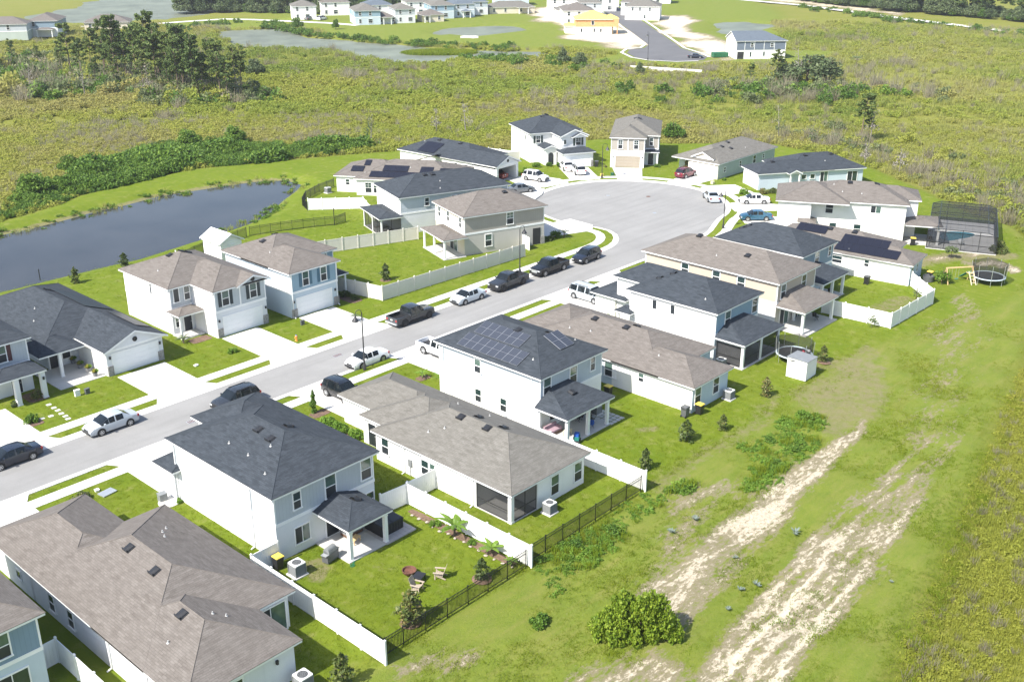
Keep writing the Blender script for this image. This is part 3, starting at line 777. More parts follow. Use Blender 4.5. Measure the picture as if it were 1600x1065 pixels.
    def onroof(s, rf, x, y):
        x -= s.ox; y -= s.oy
        a, b = (x, y) if rf['ax'] == 'y' else (y, x); p = rf['p']
        c = [((a - rf['A0']) * p, (-p, 0)), ((rf['A1'] - a) * p, (p, 0))]
        if rf['ends'][0] == 'hip': c.append(((b - rf['B0']) * p, (0, -p)))
        if rf['ends'][1] == 'hip': c.append(((rf['B1'] - b) * p, (0, p)))
        h, g = min(c); gx_, gy_ = g if rf['ax'] == 'y' else (g[1], g[0])
        n = Vector((gx_, gy_, 1)).normalized()
        yv = Vector((-gx_, -gy_, p * p)).normalized(); xv = yv.cross(n)      # y up the slope, x along the eave
        return Vector((x, y, rf['ze'] + h)), Matrix((xv, yv, n)).transposed()
    def finish(s):
        """ridge caps, only where no other roof of the house swallows them"""
        for o, mat, segs in s.caps:
            cb = MB()
            for a, b in segs:
                a = Vector(a); b = Vector(b); n = max(1, int((b - a).length / .6)); run = None
                for i in range(n + 1):
                    keep = False
                    if i < n:
                        c = a + (b - a) * ((i + .5) / n); keep = True
                        for q in s.roofs:
                            if q['o'] is o: continue
                            u, v = (c.x, c.y) if q['ax'] == 'y' else (c.y, c.x)
                            if q['A0'] < u < q['A1'] and q['B0'] < v < q['B1']:
                                hh = [(u - q['A0']) * q['p'], (q['A1'] - u) * q['p']] + ([(v - q['B0']) * q['p']] if q['ends'][0] == 'hip' else []) + ([(q['B1'] - v) * q['p']] if q['ends'][1] == 'hip' else [])
                                if q['ze'] + min(hh) > c.z - .05: keep = False
                    if keep and run is None: run = i
                    if not keep and run is not None:
                        cb.tube(a + (b - a) * (run / n), a + (b - a) * (i / n), .022, None, 6); run = None
            if cb.v: put('ridge_cap', cb.mesh('ridge_cap'), M['cap_' + mat], o)
    def vents(s, rf, *pts):
        def mk():
            mb = MB().box(-.24, .24, -.22, .22, 0, .03)
            n = 7
            for i in range(n):
                t0, t1 = PI * i / n, PI * (i + 1) / n
                mb.quad([(-.2 * math.cos(t0) * 1, -.2, .03 + .13 * math.sin(t0)), (-.2 * math.cos(t1), -.2, .03 + .13 * math.sin(t1)), (-.2 * math.cos(t1), .18, .03 + .1 * math.sin(t1)), (-.2 * math.cos(t0), .18, .03 + .1 * math.sin(t0))])
            mb.box(-.21, .21, -.21, -.16, .03, .16); return mb.mesh('roof_vent')
        for x, y in pts:
            c, m = s.onroof(rf, x, y); put('roof_vent', shared('vent', mk), M['vent'], rf['o'], c, rot=m.to_euler(), scale=(1.5, 1.5, 1.3))
    def pipes(s, rf, *pts):
        mk = lambda: MB().tube((0, 0, -.1), (0, 0, .2), .055, None, 8).lathe([(.14, -.03), (.1, .04), (.06, .06)], 8).mesh('vent_pipe')
        for x, y in pts:
            c, m = s.onroof(rf, x, y); put('vent_pipe', shared('pipe', mk), M['pipe'], rf['o'], c, scale=(.8, .8, .8))
    def win(s, f, u, plane, z0, w, h, style='dh', shut=None, glass='glass'):
        x, y = (u - s.ox, plane - s.oy) if f in 'SN' else (plane - s.ox, u - s.oy)
        o = put('window', shared(('wf', w, h, style), lambda: frame_mesh(w, h, style)), M['trim'], s.r, (x, y, z0), FACE[f])
        mkp = lambda x0, x1, a, b: (lambda: MB().box(x0, x1, -.028, -.004, a, b).mesh('pane'))
        key = ('pane', w, h, style)
        if style in ('dh', 'grid'):
            put('pane', shared(key + (1, glass), mkp(-w / 2, w / 2, h * .5 + .03, h)), M[glass], o)
            put('pane', shared(key + (0,), mkp(-w / 2, w / 2, 0, h * .5 - .03)), M['glass_screen'], o)
        elif style == 'sl':
            put('pane', shared(key + (1, glass), mkp(.03, w / 2, 0, h)), M[glass], o)
            put('pane', shared(key + (0,), mkp(-w / 2, -.03, 0, h)), M['glass_screen'], o)
        else: put('pane', shared(key + (1, glass), mkp(-w / 2, w / 2, 0, h)), M[glass], o)
        if shut:
            def mk():
                mb = MB().box(-.2, .2, -.04, 0, -.05, h + .05)
                for i in range(int(h / .12)): mb.box(-.15, .15, -.055, -.04, .03 + i * .12, .1 + i * .12)
                return mb.mesh('shutter')
            n = FN[f]
            for sg in (-1, 1):
                dx = sg * (w / 2 + .31); xx, yy = (x + dx, y) if f in 'SN' else (x, y + dx)
                put('shutter', shared(('sh', h, shut), mk), M[shut], s.r, (xx, yy, z0), FACE[f])
        return o
    def garage(s, f, u, plane, w=4.9, h=2.15, mat='white_door', rows=4):
        x, y = (u - s.ox, plane - s.oy) if f in 'SN' else (plane - s.ox, u - s.oy)
        t = .12
        fr = MB().box(-w / 2 - t, -w / 2, -.05, 0, 0, h).box(w / 2, w / 2 + t, -.05, 0, 0, h).box(-w / 2 - t - .03, w / 2 + t + .03, -.06, 0, h, h + t + .03)
        o = put('garage_door', shared(('gf', w, h), lambda: fr.mesh('garage_frame')), M['trim'], s.r, (x, y, 0), FACE[f])
        ph = h / rows
        def mk():
            mb = MB().box(-w / 2, w / 2, -.012, 0, .006, ph - .006); n = 4; pw = w / n
            for i in range(n): mb.box(-w / 2 + i * pw + .12, -w / 2 + (i + 1) * pw - .12, -.026, -.012, .09, ph - .09)
            return mb.mesh('door_panel')
        for i in range(rows): put('panel', shared(('gp', w, h, rows, mat), mk), M[mat], o, (0, 0, i * ph))
        return o
    def door(s, f, u, plane, mat='door_dark', w=.95, h=2.08, z=.06):
        x, y = (u - s.ox, plane - s.oy) if f in 'SN' else (plane - s.ox, u - s.oy)
        t = .09
        fr = lambda: MB().box(-w / 2 - t, -w / 2, -.06, 0, 0, h + t).box(w / 2, w / 2 + t, -.06, 0, 0, h + t).box(-w / 2, w / 2, -.06, 0, h, h + t).mesh('door_frame')
        o = put('door_frame', shared(('df', w, h), fr), M['trim'], s.r, (x, y, z), FACE[f])
        def mk():
            mb = MB().box(-w / 2, w / 2, -.03, 0, 0, h)
            for i in (-1, 1):
                for a, b in ((.15, .85), (1.0, 1.9)): mb.box(i * w * .24 - .15, i * w * .24 + .15, -.042, -.03, a, b)
            return mb.mesh('door')
        put('door', shared(('dr', w, h, mat), mk), M[mat], o)
        put('handle', shared('dh', lambda: MB().box(-.02, .02, -.09, -.03, -.06, .06).mesh('handle')), M['galv'], o, (w / 2 - .1, 0, 1.0))
    def slider(s, f, u, plane, w=2.4, h=2.1, z=.05, glass='glass_green'): return s.win(f, u, plane, z, w, h, 'sl', None, glass)
    def post(s, x, y, z1, w=.28, mat='trim', z0=0):
        mb = MB().box(-w / 2, w / 2, -w / 2, w / 2, z0, z1).box(-w / 2 - .03, w / 2 + .03, -w / 2 - .03, w / 2 + .03, z0, z0 + .15).box(-w / 2 - .025, w / 2 + .025, -w / 2 - .025, w / 2 + .025, z1 - .12, z1 - .01)
        return put('post', shared(('post', w, z1, mat, z0), lambda: mb.mesh('post')), M[mat], s.r, (x - s.ox, y - s.oy, 0))
    def slab(s, x0, x1, y0, y1, z=.09, mat='patio', name='patio_slab'):
        return s.part(name, MB().box(x0 - s.ox, x1 - s.ox, y0 - s.oy, y1 - s.oy, -.08, z), mat)
    def screen(s, f, u0, u1, plane, z0, z1, bars=1):
        """framed insect screen across one bay"""
        x, y = (min(u0, u1) - s.ox, plane - s.oy) if f in 'SN' else (plane - s.ox, min(u0, u1) - s.oy)
        w_ = abs(u1 - u0)
        rz = 0 if f in 'SN' else PI / 2
        mb = MB()
        for i in range(bars + 1):
            a = w_ * i / bars; mb.box(max(0, a - .03), min(w_, a + .03), -.025, .025, z0, z1)
        mb.box(0, w_, -.022, .022, z0, z0 + .06); mb.box(0, w_, -.022, .022, z1 - .06, z1); mb.box(.03, w_ - .03, -.02, .02, z0 + .85, z0 + .9)
        o = put('screen_frame', mb.mesh('screen_frame'), M['dark_metal'], s.r, (x, y, 0), rz)
        put('screen', MB().quad([(0, 0, z0), (w_, 0, z0), (w_, 0, z1), (0, 0, z1)]).mesh('screen'), M['screen'], o)
    def downspout(s, f, u, plane, z1):
        x, y = (u - s.ox, plane - s.oy) if f in 'SN' else (plane - s.ox, u - s.oy)
        put('downspout', shared(('ds', z1), lambda: MB().box(-.04, .04, -.1, -.02, .12, z1).bar((0, -.06, .16), (0, -.4, .05), .08, .07).mesh('downspout')), M['trim'], s.r, (x, y, 0), FACE[f])
    def lamp(s, f, u, plane, z=1.75):
        x, y = (u - s.ox, plane - s.oy) if f in 'SN' else (plane - s.ox, u - s.oy)
        put('wall_lamp', shared('wl', lambda: MB().box(-.07, .07, -.03, 0, 0, .3).box(-.06, .06, -.17, -.05, .04, .28).box(-.08, .08, -.19, -.02, .28, .31).mesh('wall_lamp')), M['black_metal'], s.r, (x, y, z), FACE[f])
    def solar(s, rf, x0, y0, nx_, ny_, pw=1.0, ph=1.65, kind='pv', flip=False):
        """a grid of modules: (x0,y0) is the lower corner; columns run along the eave, rows up the slope"""
        c, m = s.onroof(rf, x0, y0)
        def mk():
            mb = MB().box(.01, pw - .01, .01, ph - .01, .07, .105)
            me = mb.mesh('solar_panel'); l = me.uv_layers.new(name='UVMap')
            for p in me.polygons:
                for li in p.loop_indices:
                    v = me.vertices[me.loops[li].vertex_index].co; l.data[li].uv = (v.x / pw, v.y / ph)
            return me
        for i in range(nx_):
            for j in range(ny_):
                put('solar_panel', shared(('pv', pw, ph, kind), mk), M['solar_' + kind], s.r, c + m @ Vector(((-1 if flip else 1) * i * pw - (pw if flip else 0), j * ph, 0)), rot=m.to_euler())

def solarmat(name, cell, line, frame, nx_, ny_, fw_):
    m, t, b = newmat(name)
    uv = N(t, 'ShaderNodeUVMap').outputs[0]; sp = N(t, 'ShaderNodeSeparateXYZ'); L(t, uv, sp.inputs[0])
    def edge(v, n, w_):
        f = mathn(t, 'FRACT', mathn(t, 'MULTIPLY', v, n)); d = mathn(t, 'MINIMUM', f, mathn(t, 'SUBTRACT', 1.0, f)); return mathn(t, 'LESS_THAN', d, w_)
    g = mathn(t, 'MAXIMUM', edge(sp.outputs[0], nx_, .04), edge(sp.outputs[1], ny_, .04))
    fr = mathn(t, 'MAXIMUM', edge(sp.outputs[0], 1, fw_), edge(sp.outputs[1], 1, fw_ * .6))
    c = mixc(t, fr, mixc(t, g, cell, line), frame)
    L(t, c, b.inputs['Base Color']); setin(b, Roughness=.3); b.inputs['Specular IOR Level'].default_value = .4
    return m
M['solar_pv'] = solarmat('silver_framed_pv', (.040, .046, .062), (.085, .093, .11), (.30, .315, .34), 4, 4, .026)
M['solar_black'] = solarmat('black_pv', (.010, .011, .020), (.016, .017, .028), (.018, .019, .026), 6, 10, .02)
for n_ in ('solar_black',): M[n_].node_tree.nodes['Principled BSDF'].inputs['Roughness'].default_value = .42
# ------------------------------------------------------------------ the houses of the street
T2 = 5.45; T1 = 2.80
# --- near left, mostly out of the picture
h = House('slate blue two storey house cut by the lower left corner', 15.2, 63)
h.two(10.4, 19.7, 55.8, 69, 'st_blueg', 'sd_blue')
rf = h.roof(10.0, 20.1, 55.4, 69.4, T2, .42, 'y', ('hip', 'hip'), 'roof_tan'); h.vents(rf, (17.0, 63))
h.win('S', 17.45, 55.8, 3.5, .95, 1.55, 'dh', None, 'glass_green'); h.win('S', 14.5, 55.8, 3.5, .95, 1.55); h.win('S', 17.7, 55.8, .8, 1.9, 1.4, 'sl'); h.win('S', 14.4, 55.8, .2, 1.6, 1.9, 'sl')
h.lamp('E', 60, 19.7)

h = House('large single storey house with tan hip roof in the lower left foreground', 28, 58)
h.wall(23.1, 33.1, 50.1, 65.1, -.1, 2.68, 'st_lgrey'); h.wall(23.1, 30.3, 45.7, 50.2, -.1, 2.681, 'st_lgrey'); h.wall(23.1, 29.9, 65, 70.9, -.1, 2.679, 'st_lgrey')
rf = h.roof(22.7, 33.5, 49.7, 65.5, T1, .40, 'y', ('hip', 'hip'), 'roof_tan')
r2 = h.roof(22.7, 30.7, 45.3, 56.0, T1 - .012, .40, 'y', ('hip', 'hip'), 'roof_tan')
r3 = h.roof(22.72, 30.3, 60, 71.3, T1 - .02, .40, 'y', ('hip', 'hip'), 'roof_tan')
h.vents(rf, (27.4, 59.2), (27.2, 55.7)); h.vents(r2, (26.2, 51.0)); h.pipes(rf, (30.4, 60.3), (30.1, 59.5), (31.0, 60.9)); h.pipes(r2, (28.2, 49.4), (24.6, 50.0), (27.6, 49.9))
for u in (62.2, 59.6): h.win('W', u, 23.1, .6, .75, 1.25)
h.win('W', 67.0, 23.1, .9, .6, .6, 'fx')
h.slider('S', 31.7, 50.1, 2.2); h.lamp('E', 46.2, 30.3); h.lamp('S', 29.0, 45.7); h.win('S', 26, 45.7, .8, 1.2, 1.4)
h.downspout('W', 54.6, 23.1, 2.6)

def gable_window(h, x, y, z):
    mb = MB(); mb.lathe([(.2, 0), (.26, 0), (.26, .06), (.2, .06)], 16)
    o = h.part('gable_vent', mb, 'door_dark'); o.location = (x - h.ox, y - h.oy, z); o.rotation_euler = (PI / 2, 0, 0)
    q = MB().lathe([(.2, .01), (.01, .02)], 16); d = h.part('louvre', q, 'black_metal', o)

def rear_patio(h, x0, x1, y0, y1, mat, posts, slab=None, p=.36, ends=('hip', 'hip')):
    rf = h.roof(x0, x1, y0, y1 + .4, T1, p, 'y', ('hip', 'gable'), mat, name='patio_roof') if x1 - x0 < 5 else h.roof(x0, x1, y0, 2 * y1 - y0, T1, .33, 'x', ('hip', 'hip'), mat, name='patio_roof', half_inset=(x1 - x0) * .31)
    h.part('beam', MB().box(x0 + .32 - h.ox, x1 - .32 - h.ox, y0 + .32 - h.oy, y0 + .55 - h.oy, 2.36, 2.6), 'trim')
    for sx in (x0 + .33, x1 - .55): h.part('beam', MB().box(sx - h.ox, sx + .22 - h.ox, y0 + .55 - h.oy, y1 - h.oy, 2.37, 2.6), 'trim')
    for x, y in posts: h.post(x, y, 2.37)
    return rf

# --- two storey house with charcoal roof, foreground
h = House('two storey grey house with charcoal roof and hot tub patio in the foreground', 41.6, 63)
h.two(37.0, 46.1, 56.7, 69.8, 'st_lgrey', 'sd_grey')
h.wall(40.5, 46.09, 69.5, 71.7, -.1, 5.35, 'st_lgrey')
rf = h.roof(36.6, 46.5, 56.3, 70.2, T2, .37, 'y', ('hip', 'hip'), 'roof_dark')
r2 = h.roof(40.05, 46.48, 66, 72.1, T2 - .01, .37, 'y', ('hip', 'hip'), 'roof_dark')
r3 = h.roof(36.2, 41.2, 69.0, 71.9, 2.95, .4, 'y', ('hip', 'hip'), 'roof_dark', name='garage_roof')
h.wall(36.8, 41, 69.81, 71.5, -.1, 2.8, 'st_lgrey', 'garage_wall')
h.vents(rf, (40.7, 63.4), (40.5, 61.6), (42.6, 62.3)); h.pipes(rf, (38.6, 61.8), (38.0, 58.9), (38.7, 64.4), (40.0, 60.9))
h.win('S', 38.96, 56.7, 3.62, .62, 1.3); h.win('S', 41.98, 56.7, 3.3, .92, 1.75, 'dh', None, 'glass_green'); h.win('S', 45.35, 56.7, 3.42, .92, 1.6, 'dh', None, 'glass_green')
h.win('S', 39.2, 56.7, .78, 1.25, 1.3, 'sl', None, 'glass_green'); h.slider('S', 42.5, 56.7, 2.3, 2.1, .1); h.win('S', 45.6, 56.7, .9, .7, 1.2)
for u in (59.5, 69.6): h.downspout('W', u, 37.0, 5.3)
rp = rear_patio(h, 40.2, 44.4, 52.6, 56.7, 'roof_dark', ((40.65, 53.05), (43.95, 53.05))); h.vents(rp, (42.8, 54.9))
h.slab(40.3, 44.2, 52.8, 56.7)

# --- single storey tan roof
h = House('single storey white house with tan roof and corner screened porch', 56.4, 58)
W_ = 'st_white'
h.wall(52.0, 60.7, 51.6, 63.4, -.1, 2.68, W_); h.wall(55.0, 60.7, 47.9, 51.61, -.1, 2.681, W_)
h.wall(53.3, 60.68, 63.4, 66.6, -.1, 2.679, W_); h.wall(54.7, 60.66, 66.59, 71.0, -.1, 2.678, W_)
rf = h.roof(51.6, 61.1, 47.5, 63.7, T1, .40, 'y', ('hip', 'hip'), 'roof_grey')
r2 = h.roof(52.9, 61.08, 58, 66.7, T1 - .012, .40, 'y', ('hip', 'hip'), 'roof_grey'); r3 = h.roof(54.3, 61.06, 61, 71.4, T1 - .02, .40, 'y', ('hip', 'hip'), 'roof_grey')
h.vents(rf, (56.0, 57.2), (57.2, 56.4), (56.0, 54.2), (57.1, 53.5)); h.pipes(rf, (53.6, 58.6), (58.9, 60.5), (59.2, 57.0), (54.5, 57.6))
h.win('S', 57.05, 47.9, .56, .88, 1.62, 'dh', None, 'glass_green'); h.win('S', 59.9, 47.9, .58, .88, 1.62, 'dh', None, 'glass_green')
h.win('W', 57.35, 52.0, .75, .8, 1.3); h.win('W', 56.45, 52.0, 1.0, .6, 1.05, 'dh', None, 'glass_green'); h.win('W', 62.2, 52.0, .9, .8, 1.4); h.door('W', 65.4, 53.3)
for u in (59.8, 51.9): h.downspout('W', u, 52.0, 2.6)
h.slab(52.0, 55.0, 47.9, 51.6, .07)
h.post(52.18, 48.08, 2.68, .34, W_); h.wall(52.0, 55.0, 47.88, 48.1, 2.3, 2.683, 'trim', 'beam'); h.wall(51.98, 52.2, 48.1, 51.6, 2.3, 2.684, 'trim', 'beam')
h.screen('W', 48.25, 51.58, 52.1, .08, 2.3, 1); h.screen('S', 52.36, 54.98, 48.0, .08, 2.3, 2)
h.garage('N', 57.6, 71.0)
o = h.part('gas_meter', MB().box(51.86 - h.ox, 51.99 - h.ox, 58.9 - h.oy, 59.3 - h.oy, .9, 1.5).tube((51.92 - h.ox, 59.1 - h.oy, 0), (51.92 - h.ox, 59.1 - h.oy, .9), .03), 'ac_grey')

# --- two storey with pv
h = House('two storey white house with solar panels on charcoal roof', 69.4, 63)
h.two(65.0, 73.7, 56.4, 69.2, 'st_white', 'sd_lgrey')
rf = h.roof(64.6, 74.1, 56.0, 69.6, T2, .40, 'y', ('hip', 'hip'), 'roof_dark')
h.win('S', 65.9, 56.4, 3.45, .92, 1.6, 'dh', None, 'glass_green'); h.win('S', 69.5, 56.4, 3.4, .92, 1.6, 'dh', None, 'glass_green'); h.win('S', 72.3, 56.4, 3.8, .6, 1.35)
h.win('W', 64.05, 65.0, 3.62, .72, 1.3, 'dh', None, 'glass_green'); h.win('W', 64.0, 65.0, .68, .72, 1.25); h.win('W', 60.8, 65.0, .72, .72, 1.25)
h.win('S', 67.2, 56.4, .8, 1.8, 1.4, 'sl'); h.slider('S', 70.2, 56.4, 2.3)
for u in (57.4, 68.6): h.downspout('W', u, 65.0, 5.3)
h.wall(64.99, 66.5, 66.6, 69.19, 0.0, 0.08, 'patio', 'porch_slab')
h.solar(rf, 65.05, 66.8, 8, 2, .95, .92); h.solar(rf, 66.95, 66.4, 6, 2, .95, .9)
h.solar(rf, 69.4, 57.9, 2, 2, 1.0, 1.1)
h.vents(rf, (68.8, 62.5), (71.0, 60.6)); h.pipes(rf, (72.4, 58.6), (66.3, 58.4))
rp = rear_patio(h, 64.2, 70.9, 52.6, 56.4, 'roof_dark', ((64.75, 53.05), (67.6, 53.05), (70.35, 53.05), (64.75, 56.2)), p=.3); h.vents(rp, (67.6, 54.9))
h.slab(64.5, 70.7, 52.8, 56.4)
h.garage('N', 70.6, 69.2); h.wall(67.6, 73.68, 69.2, 70.4, -.1, 2.8, 'st_white', 'garage_wall'); h.roof(67.2, 74.05, 68.6, 70.9, 2.95, .35, 'x', ('hip', 'hip'), 'roof_dark', name='garage_roof')

# --- single storey
h = House('long single storey pale blue house with tan roof behind the solar roofed one', 82, 58)
h.wall(77.5, 86.6, 52.7, 68.6, -.1, 2.68, 'st_blueg'); h.wall(77.5, 83.5, 48.7, 52.8, -.1, 2.681, 'st_blueg'); h.wall(78.8, 86.58, 68.5, 71, -.1, 2.679, 'st_blueg')
rf = h.roof(77.1, 87.0, 52.3, 69.0, T1, .38, 'y', ('hip', 'hip'), 'roof_tan'); r2 = h.roof(77.1, 83.9, 48.3, 58, T1 - .012, .38, 'y', ('hip', 'hip'), 'roof_tan'); r3 = h.roof(78.4, 86.98, 64, 71.4, T1 - .02, .38, 'y', ('hip', 'hip'), 'roof_tan')
h.wall(77.47, 77.5, 48.75, 58, -.1, 2.66, 'st_white', 'side_wall'); h.win('S', 78.35, 48.7, .8, .9, 1.5, 'dh', None, 'glass_green'); h.win('S', 81.4, 48.7, .82, .9, 1.5); h.win('W', 54.5, 77.47, 1.5, .55, .8, 'dh', None, 'glass_green'); h.win('W', 58.2, 77.5, .9, 1.3, 1.4, 'dh', None, 'glass_green')  # white overlay on the west wall; sunlit brightness is put into its colour
h.slider('E', 50.6, 83.5, 2.0)
h.vents(rf, (81.6, 68), (81.5, 63.4), (81.6, 59.5), (82.6, 59.0)); h.pipes(rf, (79.8, 62.6), (79.4, 65.0)); h.pipes(r2, (79.5, 54.0))
h.garage('N', 82.5, 71.0)

# --- two storey, sky blue rear
h = House('two storey white and sky blue house with charcoal roof and screened porch', 93.3, 61)
h.two(89.2, 97.5, 53.9, 64.7, 'st_blueg', 'sd_skyblue'); h.two(91.9, 97.49, 64.71, 68.5, 'st_white', 'st_white', False)
h.wall(89.17, 89.2, 53.94, 64.6, -.1, 5.3, 'st_white', 'side_wall')  # white skin on the sun side; sunlight painted as a paler colour
rf = h.roof(88.8, 97.9, 53.5, 65.1, T2, .40, 'y', ('hip', 'hip'), 'roof_dark'); r2 = h.roof(91.5, 97.88, 60, 68.9, T2 - .01, .40, 'y', ('hip', 'hip'), 'roof_dark')
h.win('W', 61.45, 89.17, 3.95, .5, 1.0, 'fx', None, 'glass_screen'); h.win('W', 59.15, 89.17, 3.95, .5, 1.0, 'fx', None, 'glass_screen')
h.win('S', 91.4, 53.9, 3.35, .95, 1.6, 'dh', None, 'glass_green'); h.win('S', 96.7, 53.9, 3.45, .95, 1.5)
h.vents(rf, (92.2, 63.0), (93.6, 62.2)); h.pipes(rf, (90.3, 56))
rp = rear_patio(h, 89.1, 97.0, 50.3, 53.9, 'roof_dark', ((89.6, 50.75), (93.0, 50.75), (96.5, 50.75)), p=.28)
h.slab(89.3, 96.8, 50.5, 53.9)
h.screen('S', 89.75, 92.86, 50.75, .1, 2.36, 1); h.screen('S', 93.14, 96.36, 50.75, .1, 2.36, 1); h.screen('W', 50.9, 53.85, 89.6, .1, 2.36, 1)
h.part('privacy_blind', MB().box(89.7 - h.ox, 89.74 - h.ox, 51.0 - h.oy, 53.7 - h.oy, .2, 2.3), 'fabric_grey')
h.roof(91.2, 97.6, 66.8, 71.8, 2.95, .32, 'y', ('hip', 'hip'), 'roof_dark', name='garage_roof'); h.wall(91.6, 97.3, 68.51, 71.3, -.1, 2.8, 'st_white', 'garage_wall'); h.garage('N', 94.5, 71.3)
h.roof(88.3, 90.6, 64.0, 66.2, 2.9, .32, 'y', ('hip', 'hip'), 'roof_dark', name='porch_roof'); h.post(88.7, 65.8, 2.7, .18)

# --- two storey tan
h = House('two storey tan house with brown roof and open back patio', 106, 62)
h.two(101.7, 110.2, 54.0, 71.8, 'st_taupe', 'st_tan')
rf = h.roof(101.3, 110.6, 53.6, 72.2, T2, .40, 'y', ('hip', 'hip'), 'roof_tan'); h.vents(rf, (104.4, 59.6), (105.8, 67)); h.pipes(rf, (103.3, 63))
for u in (66.1, 61.85, 58.6): h.win('W', u, 101.7, 3.7, .92, 1.3)
h.win('S', 102.9, 54.0, 3.35, .95, 1.55, 'dh', None, 'glass_green'); h.win('S', 107.5, 54.0, 3.4, .95, 1.5)
h.slider('S', 103.6, 54.0, 1.9, 2.1, .1, 'glass_green'); h.slider('S', 106.8, 54.0, 2.3)
h.wall(101.66, 101.69, 54.04, 71.7, -.1, 2.84, 'st_lgrey', 'side_wall')  # paler lower overlay facing the sun, the sunlit tone put into its colour
rp = rear_patio(h, 101.6, 109.3, 50.4, 54.0, 'roof_tan', ((102.1, 50.85), (105.4, 53.7), (108.8, 50.85), (108.8, 53.7)), p=.28)
h.slab(101.8, 109.1, 50.2, 54.0)

# --- two storey steel blue
h = House('two storey steel blue house with charcoal roof beside the turning circle', 116.3, 63)
h.two(112.2, 120.2, 56.9, 68.4, 'st_blueg', 'sd_steel'); h.wall(112.17, 112.2, 56.95, 68.3, -.1, 5.3, 'st_white', 'side_wall')  # west side overlaid in white that paints the sun's brightness
rf = h.roof(111.8, 120.6, 56.5, 68.8, T2, .42, 'y', ('hip', 'hip'), 'roof_dark'); h.vents(rf, (114.8, 66.6), (115.4, 66.0)); h.pipes(rf, (119.0, 58.2))
h.win('S', 116.0, 56.9, 3.55, 1.0, 1.6, 'dh', None, 'glass_green'); h.win('S', 119.2, 56.9, 3.85, .6, 1.2)
rp = rear_patio(h, 111.7, 118.0, 53.5, 56.9, 'roof_dark', ((112.2, 53.95), (114.8, 53.95), (117.5, 53.95)), p=.3); h.slab(111.9, 117.8, 53.7, 56.9)
h.slider('S', 114.6, 56.9, 2.2)

# --- single storey with black panels (turned 7 degrees)
h = House('single storey white house with tan roof carrying a broad black solar array', 125.5, 48.8, 7, False)
h.wall(.4, 5.5, .4, 4.1, -.1, 2.68, 'st_blueg'); h.wall(.4, 9.2, 4.0, 19, -.1, 2.681, 'st_blueg'); h.wall(.37, .4, .45, 18.9, -.1, 2.66, 'st_white', 'side_wall')  # white west skin over pale blue walls paints the sunlit look
rf = h.roof(0, 9.6, 3.6, 19.4, T1, .38, 'y', ('hip', 'hip'), 'roof_tan'); r2 = h.roof(0.0, 5.9, 0, 9, T1 - .012, .38, 'y', ('hip', 'hip'), 'roof_tan')
h.solar(rf, .45, 10.2, 8, 1, 1.0, 1.75, 'black'); h.solar(rf, 2.1, 10.0, 6, 1, 1.0, 1.75, 'black'); h.solar(rf, 3.0, 16.4, 4, 1, 1.0, 1.7, 'black')
h.vents(rf, (4.3, 12.2), (4.4, 9.0)); h.pipes(rf, (.9, 8.4))
h.win('W', 9.6, .37, 1.35, 1.25, .9, 'dh'); h.win('W', 5.8, .37, 1.55, .55, .8, 'dh'); h.win('S', 1.2, .4, .9, .7, 1.3); h.win('S', 3.2, .4, 1.2, .55, 1.0)

# --- white two storey with pool
h = House('big white two storey house with tan roof beside the pool cage', 142.9, 57.2, 28, False)
h.wall(.4, 9.4, .4, 13.2, -.1, 5.36, 'st_white'); h.wall(-1.1, 8, 13.1, 17.6, -.1, 5.359, 'st_white'); h.wall(3.6, 9.2, -1.4, .5, -.1, 5.36, 'st_white')
rf = h.roof(0, 9.8, 0, 14.2, T2, .38, 'y', ('hip', 'hip'), 'roof_tan'); r2 = h.roof(-1.5, 8.4, 8, 18.0, T2 - .012, .38, 'y', ('hip', 'hip'), 'roof_tan'); r3 = h.roof(3.2, 9.6, -1.8, 6, T2 - .02, .38, 'y', ('hip', 'hip'), 'roof_tan')
h.vents(rf, (4.4, 8.0), (4.6, 4.4)); h.pipes(rf, (2.2, 9), (2.0, 6.4), (3.8, 10.2))
h.win('W', 10.6, .4, 3.6, .95, 1.3, 'dh', None, 'glass_screen'); h.win('W', 4.4, .4, 4.0, 1.3, .95, 'sl', None, 'glass_green'); h.win('W', 9.9, .4, .9, .9, 1.3); h.win('W', 6.6, .4, .9, .9, 1.3)
h.roof(-2.2, 1.0, 12.2, 14.8, 2.7, .3, 'y', ('hip', 'gable'), 'roof_tan', name='porch_roof'); h.wall(-.6, .4, 12.3, 13.2, 0, 2.5, 'st_taupe', 'porch_wall')
h.roof(-.4, 5.4, -4.6, .3, T1, .2, 'x', ('hip', 'hip'), 'roof_tan', name='patio_roof'); h.post(.1, -4.1, 2.6); h.post(4.9, -4.1, 2.6); h.slab(-.2, 5.2, -4.4, .4)
h.slider('S', 2.0, .4, 2.6)

# --- single storey charcoal beyond
h = House('single storey pale blue house with charcoal roof on the right of the turning circle', 155.2, 88.0, -33, False)
h.wall(.4, 6.0, .4, 6, -.1, 2.68, 'st_blueg'); h.wall(5.9, 19.6, .4, 9.3, -.1, 2.681, 'st_blueg'); h.wall(.37, .4, .45, 5.9, -.1, 2.65, 'st_white', 'front_wall')
rf = h.roof(0, 14, 0, 6.4, T1, .40, 'x', ('hip', 'hip'), 'roof_dark'); r2 = h.roof(5.5, 20.0, .0, 9.7, T1 - .012, .40, 'x', ('hip', 'hip'), 'roof_dark')
h.vents(r2, (10.6, 4.2), (15.4, 4.2)); h.pipes(r2, (13.4, 2.4)); h.vents(rf, (4, 3))
h.roof(5.2, 7.6, -1.0, 3, T1 - .03, .45, 'y', ('gable', 'gable'), 'roof_dark', 'st_white', name='porch_roof'); h.post(5.6, -.7, 2.6, .2); h.post(7.2, -.7, 2.6, .2)
